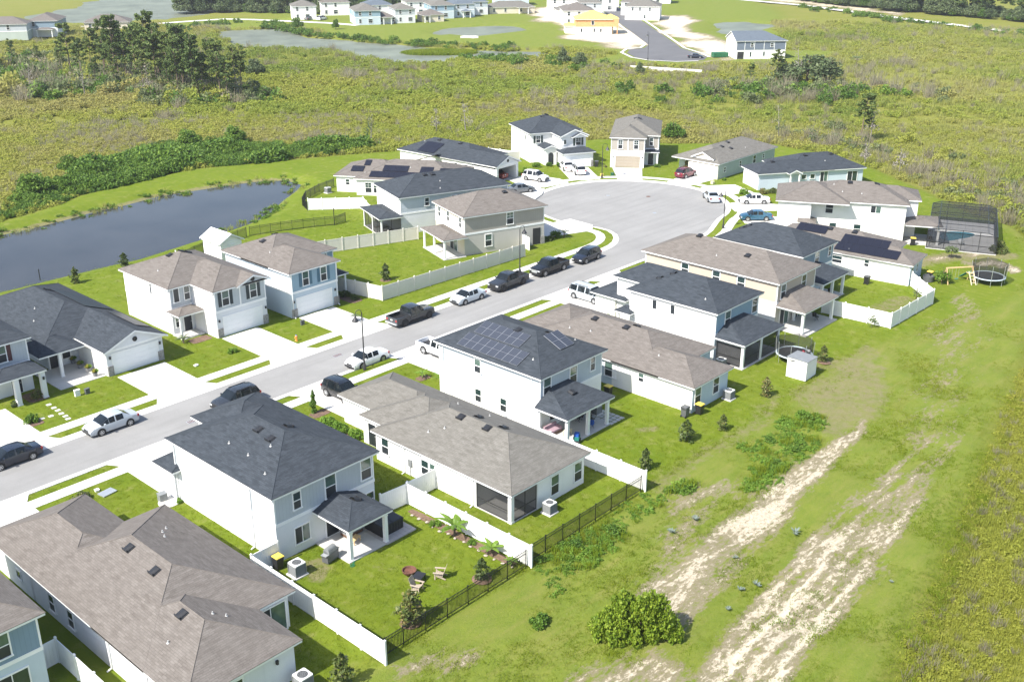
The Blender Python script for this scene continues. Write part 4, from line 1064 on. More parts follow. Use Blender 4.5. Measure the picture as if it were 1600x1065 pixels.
h.win('S', 12.3, .4, .8, 1.3, 1.6, 'sl', None, 'glass_green'); h.win('S', 8.6, .4, 1.4, .8, .7, 'fx'); h.win('S', 10.2, .4, 1.4, .8, .7, 'fx')
h.garage('W', 3.0, .37, 4.6); h.post(19.4, .7, 2.6); h.win('S', 17.6, .4, .3, 1.8, 1.9, 'sl')

# --- single storey sage
h = House('single storey sage green house with grey roof and small garage gable', 157.1, 96.6, 0)
h.wall(157.5, 176.4, 97.0, 103.1, -.1, 2.68, 'st_green'); h.wall(159, 176.39, 103.0, 106, -.1, 2.681, 'st_green'); h.wall(157.47, 157.5, 97.05, 103.0, -.1, 2.65, 'st_cream', 'front_wall')
rf = h.roof(157.1, 176.8, 96.6, 106.4, T1, .40, 'x', ('hip', 'hip'), 'roof_grey')
h.roof(157.4, 163, 98.0, 102.6, T1 + .5, .45, 'x', ('gable', 'gable'), 'roof_grey', 'st_cream', name='dormer_roof')
h.vents(rf, (166.4, 101), (163.6, 100.4), (165, 99.4)); h.pipes(rf, (168.6, 98.6))
h.garage('W', 100.2, 157.47, 4.8); h.win('S', 169.3, 97.0, 1.0, .9, 1.3); h.win('S', 164.6, 97.0, 1.2, .6, .9); h.win('S', 172.4, 97.0, 1.4, .5, .7); h.win('S', 159.6, 97.0, 1.0, .5, .8)

# --- end of the circle
h = House('two storey taupe house with tan garage door facing down the turning circle', 152.2, 116.5, -56, False)
h.two(.35, 6.3, .35, 17.0, 'st_lgrey', 'sd_taupe'); h.two(6.29, 8.7, 3.1, 16.99, 'st_lgrey', 'sd_taupe'); h.wall(.3, 6.25, .32, .36, -.1, 2.82, 'st_white', 'front_wall')
rf = h.roof(0, 9.0, 2.7, 17.4, T2, .42, 'y', ('hip', 'hip'), 'roof_grey'); r2 = h.roof(0, 6.65, 0, 9, T2 - .012, .42, 'y', ('hip', 'hip'), 'roof_grey')
h.vents(rf, (4.2, 9.4), (4.9, 9.4))
h.win('S', 2.0, .35, 3.4, .75, 1.5, 'grid'); h.win('S', 4.8, .35, 3.4, .75, 1.5, 'grid'); h.win('S', 7.4, 3.1, 3.6, .6, 1.3)
h.garage('S', 3.4, .32, 4.4, 2.1, 'tan_door'); h.lamp('S', .75, .32); h.lamp('S', 6.0, .32); h.door('S', 7.4, 3.1); h.roof(6.3, 9.0, 1.6, 3.6, 2.7, .3, 'x', ('hip', 'hip'), 'roof_dark', name='porch_roof'); h.post(8.6, 1.9, 2.55, .25)
h.part('shutter_band', MB().box(3.3, 3.45, .25, .36, 2.9, 5.3), 'trim')

h = House('two storey white house with charcoal roof and arched entry at the circle', 145.0, 129.1, -27, False)
h.wall(.4, 10.2, .4, 10.4, -.1, 5.36, 'st_white'); h.wall(4.6, 9.4, -4.0, .5, -.1, 5.358, 'sd_white'); h.wall(4.2, 9.9, -6.2, -3.9, -.1, 2.75, 'st_white', 'garage_wall')
rf = h.roof(0, 10.6, 0, 10.8, T2, .42, 'y', ('hip', 'hip'), 'roof_dark'); r2 = h.roof(4.2, 9.8, -4.6, 6, T2 - .012, .42, 'y', ('gable', 'hip'), 'roof_dark', 'sd_white')
h.roof(6.4, 9.4, -4.9, 2, T2 - .2, .45, 'y', ('gable', 'hip'), 'roof_dark', 'sd_white', name='dormer_roof')
h.roof(3.8, 10.3, -6.6, -3.4, T1, .42, 'x', ('hip', 'hip'), 'roof_dark', name='garage_roof')
h.win('S', 1.9, .4, 3.6, .8, 1.2, 'grid', 'shutter_green'); h.win('S', 7.9, -4.0, 3.6, .95, 1.3, 'grid', 'shutter_green'); h.win('W', -2.6, 4.6, 3.8, .5, 1.0, 'fx'); h.win('S', 5.3, -4.0, 3.9, .45, .8, 'fx')
h.win('W', 4.6, .4, 3.8, .5, .8, 'fx'); h.win('W', 2.8, .4, 3.8, .5, .8, 'fx')
h.garage('S', 7.05, -6.2, 4.8, 2.1); h.wall(2.1, 4.3, -2.6, .5, -.1, 3.0, 'st_white', 'entry_wall'); h.roof(1.7, 4.6, -3.0, .6, 3.1, .4, 'y', ('gable', 'gable'), 'roof_dark', 'st_white', name='entry_roof'); h.vents(rf, (4.6, 5.2), (5.4, 5.2))
ar = MB(); pts = [(-.5, 0), (.5, 0), (.5, 1.7)] + [(.5 * math.cos(R(a)), 1.7 + .5 * math.sin(R(a))) for a in range(30, 180, 30)] + [(-.5, 1.7)]
n0 = len(pts); ar.v = [(x, -.02, z) for x, z in pts] + [(x, .0, z) for x, z in pts]; ar.f = [tuple(range(n0))] + [(i, n0 + i, n0 + (i + 1) % n0, (i + 1) % n0) for i in range(n0)]
o = h.part('arched_entry', ar, 'door_dark'); o.location = (3.2, -2.6, .1)
h.part('stone_pier', MB().box(9.5, 9.95, -6.26, -5.9, 0, 1.2), 'stone')

h = House('single storey white house with open garage and dark solar roof left of the circle', 129.9, 122.9, 3.4, False)
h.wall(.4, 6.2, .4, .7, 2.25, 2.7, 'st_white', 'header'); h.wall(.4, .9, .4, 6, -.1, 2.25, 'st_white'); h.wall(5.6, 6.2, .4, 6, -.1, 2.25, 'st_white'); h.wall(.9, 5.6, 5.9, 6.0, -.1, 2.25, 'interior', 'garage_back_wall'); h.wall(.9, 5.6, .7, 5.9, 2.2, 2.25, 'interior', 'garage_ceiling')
h.wall(.4, 9.4, 6.0, 23.2, -.1, 2.68, 'st_white'); h.slab(.9, 5.6, .4, 5.9, .05)
rf = h.roof(0, 6.6, 0, 14, T1, .42, 'y', ('gable', 'hip'), 'roof_dark', 'sd_white'); r2 = h.roof(0.0, 9.8, 5.6, 23.6, T1 - .012, .40, 'y', ('hip', 'hip'), 'roof_dark')
gable_window(h, 3.3, .32, 3.3)
h.solar(r2, .5, 19, 4, 2, 1.0, 1.6, 'black'); h.solar(rf, .4, 14.6, 14, 1, 1.0, 1.65, 'black')
h.win('W', 9.6, .4, 1.2, .6, .9); h.win('W', 7.2, .4, 1.2, .6, .9); h.vents(r2, (4.4, 17), (4.4, 12)); h.pipes(r2, (3.4, 19.8))

h = House('single storey house with tan roof and scattered black solar panels by the pond fence', 107.7, 138.7, -57, False)
h.wall(.4, 4.4, .4, 9.2, -.1, 2.68, 'st_white'); h.wall(4.3, 21, -1.3, 9.2, -.1, 2.681, 'st_white')
rf = h.roof(3.9, 21.6, -1.7, 9.6, T1, .38, 'x', ('hip', 'hip'), 'roof_tan'); r2 = h.roof(0, 12, 0.0, 9.59, T1 - .012, .38, 'x', ('hip', 'hip'), 'roof_tan')
h.solar(rf, 6.4, -1.2, 8, 1, 1.05, 1.7, 'black'); h.solar(rf, 8.2, .5, 4, 1, 1.05, 1.7, 'black'); h.solar(rf, 14.4, 0.4, 2, 1, 1.05, 1.7, 'black'); h.solar(rf, 17.6, 0.2, 2, 1, 1.05, 1.7, 'black'); h.solar(r2, 2.6, 1.2, 2, 1, 1.05, 1.6, 'black'); h.solar(r2, 4.4, 2.9, 1, 1, 1.05, 1.6, 'black')
h.win('S', 2.3, .4, 1.2, .6, .9); h.win('S', 6.3, -1.3, .5, 1.0, 1.6, 'grid'); h.win('S', 7.7, -1.3, .5, 1.0, 1.6, 'grid'); h.door('S', 10.2, -1.3); h.pipes(rf, (12.6, 1.8), (5.4, .2))

h = House('two storey grey house with charcoal roof and large screened lanai', 98.1, 111.9, -19.6, False)
h.two(.4, 17.6, .4, 9.5, 'st_lgrey', 'sd_lgrey'); h.wall(.37, .4, .45, 9.4, -.1, 5.3, 'st_white', 'sunlit_rear_wall')  # white rear overlay; the sunlight on it is put into the colour
rf = h.roof(0, 18.0, 0, 9.9, T2, .40, 'x', ('hip', 'hip'), 'roof_dark'); h.vents(rf, (6.0, 4.4), (7.2, 4.3)); h.pipes(rf, (7.6, 2.6), (6.9, 1.0))
h.win('S', 4.5, .4, 3.75, .6, 1.1); h.win('S', 8.8, .4, 3.9, .9, .8)
h.roof(-3.1, .6, -.2, 7.6, T1, .26, 'y', ('hip', 'hip'), 'roof_dark', name='lanai_roof'); h.slab(-2.7, .4, .2, 7.2)
for y in (.3, 3.7, 7.1): h.post(-2.6, y, 2.62, .2)
h.screen('W', .4, 3.6, -2.6, .1, 2.6, 2); h.screen('W', 3.8, 7.0, -2.6, .1, 2.6, 2); h.screen('S', -2.5, .35, .3, .1, 2.6, 2); h.wall(-2.7, .4, .2, .42, 2.45, 2.61, 'trim', 'beam')
h.lamp('E', 1.5, 17.6); h.garage('E', 4.5, 17.6)

h = House('two storey taupe house with brown roof inside the white fenced corner yard', 97.0, 98.0, -18.5, False)
h.two(.4, 12.7, .4, 9.4, 'st_taupe', 'sd_taupe'); h.wall(.37, .4, .45, 9.3, -.1, 5.3, 'st_cream', 'sunlit_rear_wall')  # cream overlay paints the sunlit tone of the taupe end wall
rf = h.roof(0, 13.1, 0, 9.8, T2, .40, 'x', ('hip', 'hip'), 'roof_tan'); h.vents(rf, (8.4, 3.9))
h.win('S', 7.3, .4, 3.5, .95, 1.6, 'grid', None, 'glass_green'); h.win('S', 4.0, .4, .9, .95, 1.6, 'dh', None, 'glass_green')
for u in (1.5, 5.2, 8.0): h.win('W', u, .37, 3.7, .6, 1.3)
h.roof(-3.1, .6, -.4, 7.0, T1, .28, 'y', ('hip', 'hip'), 'roof_tan', name='patio_roof'); h.slab(-2.9, .4, -.1, 6.7)
for y in (.1, 3.3, 6.5): h.post(-2.7, y, 2.62, .22)
h.slider('W', 3.6, .37, 2.2)
h.wall(10.9, 12.1, .36, .42, 0.05, 2.35, 'interior', 'entry_shade'); h.wall(12.15, 12.75, .3, .5, -.1, 1.1, 'stone', 'stone_pier')  # flat dark panel on the wall; the entry's shade is its colour
h.part('side_gate', MB().box(9.2, 9.3, -1.6, .3, 0, 1.8), 'vinyl')

# --- north side near
h = House('two storey light blue house with blue shutters and brown roof', 72, 103)
h.two(67.6, 74.2, 96.0, 108.7, 'st_blueg', 'sd_skyblue'); h.two(74.19, 76.8, 99.9, 108.69, 'st_blueg', 'sd_skyblue'); h.wall(67.57, 67.6, 96.05, 108.6, -.1, 5.3, 'st_blueg', 'side_wall')  # paler west overlay holds the sunlit tone of the blue walls
rf = h.roof(67.2, 77.2, 99.5, 109.1, T2, .40, 'x', ('hip', 'hip'), 'roof_tan'); r2 = h.roof(67.2, 74.6, 95.6, 105, T2 - .012, .40, 'y', ('hip', 'hip'), 'roof_tan')
h.vents(rf, (70.4, 104.8), (72.2, 104.8)); h.pipes(rf, (69.2, 101.8))
h.win('S', 69.7, 96.0, 3.5, .78, 1.6, 'dh', 'shutter_blue', 'glass_green'); h.win('S', 72.25, 96.0, 3.45, .78, 1.6, 'dh', 'shutter_blue', 'glass_green'); h.win('S', 75.5, 99.9, 3.8, .6, 1.2, 'fx')
h.garage('S', 70.75, 96.0); h.lamp('S', 67.85, 96.0); h.lamp('S', 73.75, 96.0)
for x in (67.9, 73.9): h.part('stone_pier', MB().box(x - .36 - h.ox, x + .36 - h.ox, 95.9 - h.oy, 96.05 - h.oy, 0, 1.05), 'stone')
h.roof(74.3, 77.4, 97.8, 100.2, 2.75, .25, 'x', ('hip', 'hip'), 'roof_dark', name='porch_roof'); h.post(77.0, 98.1, 2.6, .2); h.door('S', 75.7, 99.9)
h.downspout('S', 74.05, 96.0, 5.3); h.downspout('S', 67.72, 96.0, 5.3)

h = House('two storey white and grey house with dark shutters and brown roof', 60, 104)
h.two(58.4, 64.9, 97.0, 111.1, 'st_lgrey', 'sd_grey'); h.two(55.7, 58.41, 101.4, 111.09, 'st_lgrey', 'sd_grey'); h.wall(58.36, 58.4, 97.1, 101.3, -.1, 5.3, 'st_white', 'side_wall'); h.wall(55.67, 55.7, 101.5, 111.0, -.1, 5.3, 'st_white', 'side_wall')  # both white overlays paint the sunlit faces of grey walls
rf = h.roof(55.3, 65.3, 101.0, 111.5, T2, .40, 'y', ('hip', 'hip'), 'roof_tan'); r2 = h.roof(58.0, 65.3, 96.6, 107, T2 - .012, .40, 'y', ('hip', 'hip'), 'roof_tan')
h.roof(60.9, 65.28, 96.3, 103, T2 - .03, .40, 'y', ('gable', 'hip'), 'roof_tan', 'sd_grey', name='dormer_roof'); gable_window(h, 63.1, 96.61, 5.75)
h.vents(rf, (59.4, 107), (60.6, 106.6), (61.6, 106.8)); h.pipes(rf, (57.0, 105.6))
h.win('W', 105.2, 55.67, 3.85, .3, 1.15, 'fx', None, 'glass_screen'); h.win('S', 56.45, 101.4, 3.65, .62, 1.5, 'fx', None, 'glass_screen'); h.win('S', 57.75, 101.4, 3.65, .62, 1.5)
h.win('S', 59.75, 97.0, 3.5, .8, 1.6, 'dh', 'shutter_dark', 'glass_green'); h.win('S', 63.3, 97.0, 3.5, .8, 1.6, 'dh', 'shutter_dark', 'glass_green')
h.part('corner_board', MB().box(61.5 - h.ox, 61.66 - h.ox, 96.93 - h.oy, 97.0 - h.oy, 3.1, 5.3), 'trim')
h.garage('S', 61.7, 97.0); h.roof(55.2, 58.6, 99.2, 101.8, 2.8, .35, 'x', ('hip', 'hip'), 'roof_tan', name='porch_roof')
h.door('S', 57.5, 101.4); h.win('S', 56.3, 101.4, .8, .5, 1.3, 'dh', None, 'glass_green'); h.post(55.6, 99.6, 2.65, .22); h.slab(55.5, 58.3, 99.3, 101.4)
for x in (58.75, 64.6): h.part('stone_pier', MB().box(x - .34 - h.ox, x + .34 - h.ox, 96.9 - h.oy, 97.05 - h.oy, 0, 1.05), 'stone')
h.lamp('S', 64.7, 97.0); h.lamp('S', 58.7, 97.0)

h = House('single storey pale grey house with long charcoal roof and gabled white garage', 46, 106)
h.wall(45.2, 51.4, 96.2, 104, -.1, 2.68, 'st_lgrey'); h.wall(42.0, 51.39, 102.2, 119, -.1, 2.681, 'st_lgrey'); h.wall(45.17, 45.2, 96.3, 102.1, -.1, 2.65, 'st_white', 'side_wall')  # white overlay paints the sunlit west face of the garage
rf = h.roof(41.6, 51.8, 101.8, 119.4, T1, .42, 'y', ('hip', 'hip'), 'roof_dark'); r2 = h.roof(44.8, 51.8, 95.6, 110, T1 - .012, .42, 'y', ('gable', 'hip'), 'roof_dark', 'st_lgrey')
gable_window(h, 48.3, 95.92, 3.25)
h.garage('S', 48.3, 96.2); h.lamp('S', 45.55, 96.2); h.lamp('S', 51.05, 96.2); h.win('S', 43.9, 102.2, .75, .8, 1.7, 'dh', None, 'glass_green')
for x in (45.5, 51.05): h.part('stone_pier', MB().box(x - .3 - h.ox, x + .3 - h.ox, 96.1 - h.oy, 96.25 - h.oy, 0, 1.05), 'stone')
h.solar(rf, 51.2, 105.6, 8, 2, 1.0, 1.65, 'black'); h.solar(r2, 51.3, 98.2, 6, 1, 1.0, 1.7, 'black')
h.pipes(rf, (44.6, 109.6), (43.4, 107.4)); h.vents(rf, (47.6, 113)); h.post(42.1, 99.6, 2.55, .3); h.roof(39.9, 44.6, 99.2, 104, T1 - .03, .42, 'x', ('hip', 'hip'), 'roof_dark', name='porch_roof'); h.door('S', 42.6, 102.2)
h.slab(40.4, 45.1, 96.6, 102.2, .06)

h = House('two storey grey house with burgundy shutters cut by the left edge', 34.4, 105)
h.two(29.9, 38.9, 98.9, 110, 'st_lgrey', 'sd_grey'); rf = h.roof(29.5, 39.3, 98.5, 110.4, T2, .42, 'y', ('hip', 'hip'), 'roof_dark')
h.win('S', 36.4, 98.9, 3.55, .85, 1.6, 'dh', 'door_red', 'glass_green'); h.roof(34.0, 39.1, 95.8, 99.2, 2.9, .35, 'x', ('hip', 'hip'), 'roof_dark', name='porch_roof'); h.post(38.7, 96.2, 2.75, .45, 'st_lgrey'); h.post(36.2, 96.2, 2.75, .45, 'st_lgrey')
h.door('S', 37.3, 98.9); h.garage('S', 32.2, 98.9); h.lamp('S', 38.7, 95.97, 1.9)
# ================================================================== FENCES
def vinyl_panel(w, h):
    mb = MB().box(0, w, -.025, .025, h - .16, h - .02).box(0, w, -.025, .025, .05, .19)
    n = max(4, int(w / .19)); bw = w / n
    for i in range(n): mb.box(i * bw + .004, (i + 1) * bw - .004, -.014, .014, .19, h - .16)
    return mb.mesh('fence_panel')
def vinyl_fence(pts, label, mat='vinyl', hgt=1.83, pw=2.35):
    r = thing('vinyl_fence', label, 'fence', (pts[0][0], pts[0][1], 0)); ox, oy = pts[0]
    pm = lambda: MB().box(-.065, .065, -.065, .065, -.1, hgt + .04).mesh('fence_post')
    cm = lambda: MB().lathe([(.105, 0), (.105, .03), (.085, .05), (.01, .11)], 4).mesh('post_cap')
    first = True
    for a, b in zip(pts, pts[1:]):
        l = seglen(a, b); n = max(1, round(l / pw)); rz = math.atan2(b[1] - a[1], b[0] - a[0])
        for i in range(n + 1):
            if i == 0 and not first: continue
            x, y = a[0] + (b[0] - a[0]) * i / n, a[1] + (b[1] - a[1]) * i / n
            p = put('post', shared(('fp', hgt, mat), pm), M[mat], r, (x - ox, y - oy, 0), rz); put('post_cap', shared(('fc', mat), cm), M[mat], p, (0, 0, hgt + .04), PI / 4)
            first = False
        w_ = round(l / n - .13, 3)
        for i in range(n):
            t_ = i / n + .065 / l; x, y = a[0] + (b[0] - a[0]) * t_, a[1] + (b[1] - a[1]) * t_
            put('fence_panel', shared(('vp', w_, hgt, mat), lambda: vinyl_panel(w_, hgt)), M[mat], r, (x - ox, y - oy, 0), rz + RND.uniform(-.002, .002))
    return r
vinyl_fence([(36.95, 56.55), (34.7, 56.5), (34.7, 42.5)], 'white vinyl fence between the foreground tan roof and the hot tub yard')
vinyl_fence([(46.2, 56.2), (48.75, 56.0), (48.75, 42.95)], 'white vinyl fence with banana plants growing along it')
vinyl_fence([(48.9, 56.1), (51.95, 56.1)], 'short vinyl fence stub reaching the wall of the screened porch house')
vinyl_fence([(62.0, 58.5), (63.0, 58.5), (63.0, 43.4)], 'white vinyl fence right of the corner screened porch')
vinyl_fence([(76.9, 99.9), (77.6, 97.0), (78.4, 93.0), (91, 92.6), (102.8, 92.2)], 'long vinyl fence along the street side of the corner yard', 'vinyl_shaded')
vinyl_fence([(77.4, 108), (78.6, 115.2), (88, 112.2), (98.6, 108.6)], 'vinyl fence at the back of the corner yard below the lanai', 'vinyl_shaded')
vinyl_fence([(100.4, 120.2), (104.1, 127.0), (97.8, 132.6)], 'bright white vinyl fence behind the lanai next to the curved black fence')
vinyl_fence([(110.0, 52.6), (110.6, 44.6), (121.5, 44.4), (126.0, 49.0)], 'white vinyl fence enclosing the small yard below the black solar array')
vinyl_fence([(19.75, 57.6), (21.2, 57.7), (21.2, 48)], 'white vinyl fence beside the slate blue house')
vinyl_fence([(66.6, 111.2), (69.4, 123.4)], 'short white vinyl fence between pond and the dark shuttered house')
vinyl_fence([(141.5, 150.5), (143.6, 138), (144.6, 133)], 'white vinyl fence behind the open garage house')
vinyl_fence([(140.4, 133.6), (145.4, 131.8)], 'shaded white fence piece left of the arched entry house', 'vinyl_shaded')

def iron_panel(w, h):
    mb = MB()
    for z in (.1, h - .28, h - .04): mb.box(0, w, -.018, .018, z, z + .035)
    n = int(w / .115)
    for i in range(1, n): mb.box(i * w / n - .013, i * w / n + .013, -.013, .013, .05, h)
    return mb.mesh('picket_panel')
def iron_fence(pts, label, hgt=1.35, pw=1.85):
    r = thing('picket_fence', label, 'fence', (pts[0][0], pts[0][1], 0)); ox, oy = pts[0]
    pm = lambda: MB().box(-.032, .032, -.032, .032, -.1, hgt + .05).box(-.042, .042, -.042, .042, hgt + .05, hgt + .08).mesh('iron_post'); first = True
    for a, b in zip(pts, pts[1:]):
        l = seglen(a, b); n = max(1, round(l / pw)); rz = math.atan2(b[1] - a[1], b[0] - a[0])
        for i in range(n + 1):
            if i == 0 and not first: continue
            first = False
            put('post', shared(('ip', hgt), pm), M['black_metal'], r, (a[0] + (b[0] - a[0]) * i / n - ox, a[1] + (b[1] - a[1]) * i / n - oy, 0), rz)
        w_ = round(l / n - .06, 3)
        for i in range(n):
            t_ = i / n + .03 / l
            put('picket_panel', shared(('ipn', w_, hgt), lambda: iron_panel(w_, hgt)), M['black_metal'], r, (a[0] + (b[0] - a[0]) * t_ - ox, a[1] + (b[1] - a[1]) * t_ - oy, 0), rz)
    return r
iron_fence([(34.9, 43.25), (48.6, 43.35)], 'black metal picket fence behind the hot tub yard')
iron_fence([(49.0, 43.55), (62.8, 43.7)], 'black metal picket fence behind the corner screened porch')
iron_fence([(69.6, 123.6), (76.5, 126.2), (83, 127.5)], 'black metal picket fence along the pond left of the white shed')
iron_fence([(83.5, 127.4), (88, 126.2), (92.6, 124.4), (95.4, 122.9), (97.6, 123.4)], 'black metal picket fence along the pond right of the white shed')
iron_fence([(97.6, 132.6), (98.8, 135.4), (101.6, 138.2), (106, 140.4), (110, 141.6)], 'curved black metal picket fence between pond and scattered solar roof')

# ================================================================== VEHICLES
def loft(stations, rings):
    pass
def vehicle(label, x, y, ang, kind, paintkey, z=-.118, group='parked vehicles', rim='rim', cat=None, name=None):
    """x,y centre; ang = direction of travel in degrees. Body is lofted from cross sections along the length."""
    P_ = PAINT[paintkey]
    D = dict(
      sedan=dict(L=4.7, W=1.82, wb=2.75, r=.33, st=[(-2.35, .55, .62, 0), (-2.30, .78, .90, 0), (-1.75, .94, .98, 0), (-1.55, .96, 1.02, 1), (-.95, .94, 1.38, 1), (-.86, .94, 1.41, 1), (-.12, .92, 1.45, 1), (-.03, .92, 1.45, 1), (.55, .92, 1.40, 1), (1.30, .90, .95, 1), (1.45, .90, .92, 0), (2.05, .80, .82, 0), (2.30, .62, .66, 0), (2.35, .5, .53, 0)], pil=((-.95, -.86), (-.12, -.03)), ws=(.55, 1.30), rw=(-1.55, -.95)),
      suv=dict(L=4.6, W=1.88, wb=2.7, r=.37, st=[(-2.30, .60, .66, 0), (-2.27, .95, 1.0, 0), (-2.22, 1.02, 1.08, 1), (-1.92, 1.02, 1.58, 1), (-1.25, 1.02, 1.66, 1), (-1.16, 1.02, 1.67, 1), (-.15, 1.01, 1.69, 1), (-.05, 1.01, 1.69, 1), (.45, 1.0, 1.62, 1), (1.15, 1.0, 1.06, 1), (1.3, .99, 1.02, 0), (1.95, .92, .95, 0), (2.25, .76, .80, 0), (2.30, .58, .6, 0)], pil=((-1.25, -1.16), (-.15, -.05)), ws=(.45, 1.15), rw=(-2.22, -1.92)),
      van=dict(L=5.1, W=1.99, wb=3.05, r=.35, st=[(-2.55, .60, .66, 0), (-2.52, .98, 1.02, 0), (-2.47, 1.04, 1.1, 1), (-2.22, 1.04, 1.64, 1), (-1.15, 1.02, 1.73, 1), (-1.05, 1.02, 1.74, 1), (.05, 1.0, 1.75, 1), (.15, 1.0, 1.75, 1), (.75, .98, 1.66, 1), (1.75, .96, 1.02, 1), (1.9, .95, .98, 0), (2.3, .84, .88, 0), (2.5, .68, .72, 0), (2.55, .52, .55, 0)], pil=((-1.15, -1.05), (.05, .15)), ws=(.75, 1.75), rw=(-2.47, -2.22)),
      pickup=dict(L=5.8, W=2.0, wb=3.65, r=.41, st=[(-.92, 1.12, 1.16, 0), (-.90, 1.14, 1.2, 1), (-.80, 1.14, 1.80, 1), (-.68, 1.14, 1.84, 1), (.12, 1.13, 1.87, 1), (.22, 1.13, 1.87, 1), (.72, 1.12, 1.82, 1), (1.32, 1.12, 1.22, 1), (1.45, 1.12, 1.17, 0), (2.55, 1.06, 1.10, 0), (2.82, .98, 1.02, 0), (2.9, .72, .76, 0)], pil=((-.80, -.68), (.12, .22)), ws=(.72, 1.32), rw=(-.90, -.80)))[kind]
    nm = name or {'sedan': 'parked_car', 'suv': 'parked_car', 'van': 'minivan', 'pickup': 'pickup_truck'}[kind]
    root = thing(nm, label, cat or {'sedan': 'car', 'suv': 'car', 'van': 'minivan', 'pickup': 'truck'}[kind], (x, y, z), R(ang), group)
    Wd = D['W'] / 2; zb = .22 if kind in ('sedan', 'van') else .32
    rings = []
    for (sx, belt, roof, cab) in D['st']:
        e = (abs(sx) / (D['L'] / 2)) ** 4
        wt = Wd * (1 - .16 * e); wr = wt * (.74 if cab and roof - belt > .2 else .86)
        if cab and roof - belt <= .2: wr = wt * .84
        mz = (zb + belt) * .56
        ring = [(wt * .93, zb), (wt, mz * .75), (wt, mz), (wt * .965, belt), (wr, roof), (wr * .55, roof + .03), (0, roof + .035)]
        rings.append([(sx, yy, zz) for yy, zz in ring])
    parts = {}
    def add(pn, q, side):
        mb = parts.setdefault(pn, MB()); mb.quad(q if side > 0 else q[::-1])
    for i in range(len(rings) - 1):
        a, b = rings[i], rings[i + 1]; sa, sb = D['st'][i], D['st'][i + 1]
        for side in (1, -1):
            f = lambda p: (p[0], p[1] * side, p[2])
            for j in range(6):
                q = [f(a[j]), f(a[j + 1]), f(b[j + 1]), f(b[j])]
                pn = 'body'
                mid = (sa[0] + sb[0]) / 2
                if j == 3 and sa[3] and sb[3] and not (kind == 'sedan' and sa[0] < -1.0):
                    isp = any(p0 - 1e-6 <= sa[0] and sb[0] <= p1 + 1e-6 for p0, p1 in D['pil'])
                    if not isp:
                        # inset the glass so that painted pillars and roof rail stay round it
                        A, B, C_, D_ = [Vector(v) for v in q]
                        ctr = (A + B + C_ + D_) / 4; s_ = .955
                        out = Vector((0, side * .006, .004))
                        qi = [ctr + (v - ctr) * s_ + out for v in (A, B, C_, D_)]
                        add('side_window_%d_%d' % (i, side), qi, side)
                if j in (4, 5) and sa[3] and sb[3]:
                    if D['ws'][0] - 1e-6 <= sa[0] and sb[0] <= D['ws'][1] + 1e-6: pn = 'windshield'
                    if D['rw'][0] - 1e-6 <= sa[0] and sb[0] <= D['rw'][1] + 1e-6: pn = 'rear_window'
                add(pn, q, side)
    bd = parts['body']
    for rr, rev in ((rings[0], False), (rings[-1], True)):
        q = [p for p in rr] + [(p[0], -p[1], p[2]) for p in rr[-2::-1]]
        bd.quad(q if rev else q[::-1])
    # floor
    lo = [(r_[0][0], r_[0][1], zb) for r_ in rings]; bd.quad([lo[0], (lo[0][0], -lo[0][1], zb), (lo[-1][0], -lo[-1][1], zb), lo[-1]])
    me = bd.mesh('car_body')
    bm = bmesh.new(); bm.from_mesh(me); bmesh.ops.remove_doubles(bm, verts=bm.verts, dist=.0015); bmesh.ops.recalc_face_normals(bm, faces=bm.faces); bm.to_mesh(me); bm.free()
    me.shade_smooth(); me.set_sharp_from_angle(angle=R(38))
    put('body', me, P_, root)
    for pn, mb in parts.items():
        if pn == 'body': continue
        nm_ = 'side_window' if pn.startswith('side') else pn
        put(nm_, mb.mesh(nm_, 30 if pn in ('windshield', 'rear_window') else None), M['car_glass'], root)
    if kind == 'pickup':
        w2 = Wd * .97
        bed = MB().box(-2.86, -.94, w2 - .09, w2, zb + .08, 1.16).box(-2.86, -.94, -w2, -w2 + .09, zb + .08, 1.16).box(-2.86, -.94, -w2 + .09, w2 - .09, zb + .08, .72)
        put('bed', bed.mesh('bed'), P_, root); put('tailgate', MB().box(-2.93, -2.86, -w2 + .02, w2 - .02, .6, 1.15).mesh('tailgate'), P_, root)
        put('bed_liner', MB().box(-2.85, -.95, -w2 + .1, w2 - .1, .721, .74).mesh('bed_liner'), M['black_plastic'], root)
        put('rear_bumper', MB().box(-3.08, -2.92, -w2 + .05, w2 - .05, .42, .6).mesh('rear_bumper'), M['galv'], root)
        put('running_board', MB().box(-.9, 1.2, Wd - .05, Wd + .09, .34, .4).box(-.9, 1.2, -Wd - .09, -Wd + .05, .34, .4).mesh('running_board'), M['black_plastic'], root)
    xr, xf = -D['L'] / 2, D['L'] / 2
    if kind == 'pickup': xr = -2.93
    put('front_bumper', MB().box(xf - .10, xf + .05, -Wd * .8, Wd * .8, zb + .02, zb + .22).mesh('front_bumper'), M['black_plastic'], root)
    put('grille', MB().box(xf - .06, xf + .03, -Wd * .45, Wd * .45, zb + .26, zb + .26 + (.36 if kind == 'pickup' else .16)).mesh('grille'), M['black_plastic'] if paintkey != 'black' else M['galv'], root)
    hz = D['st'][-1][1] - (.02 if kind != 'pickup' else -.08); bz = .82 if kind == 'sedan' else .95
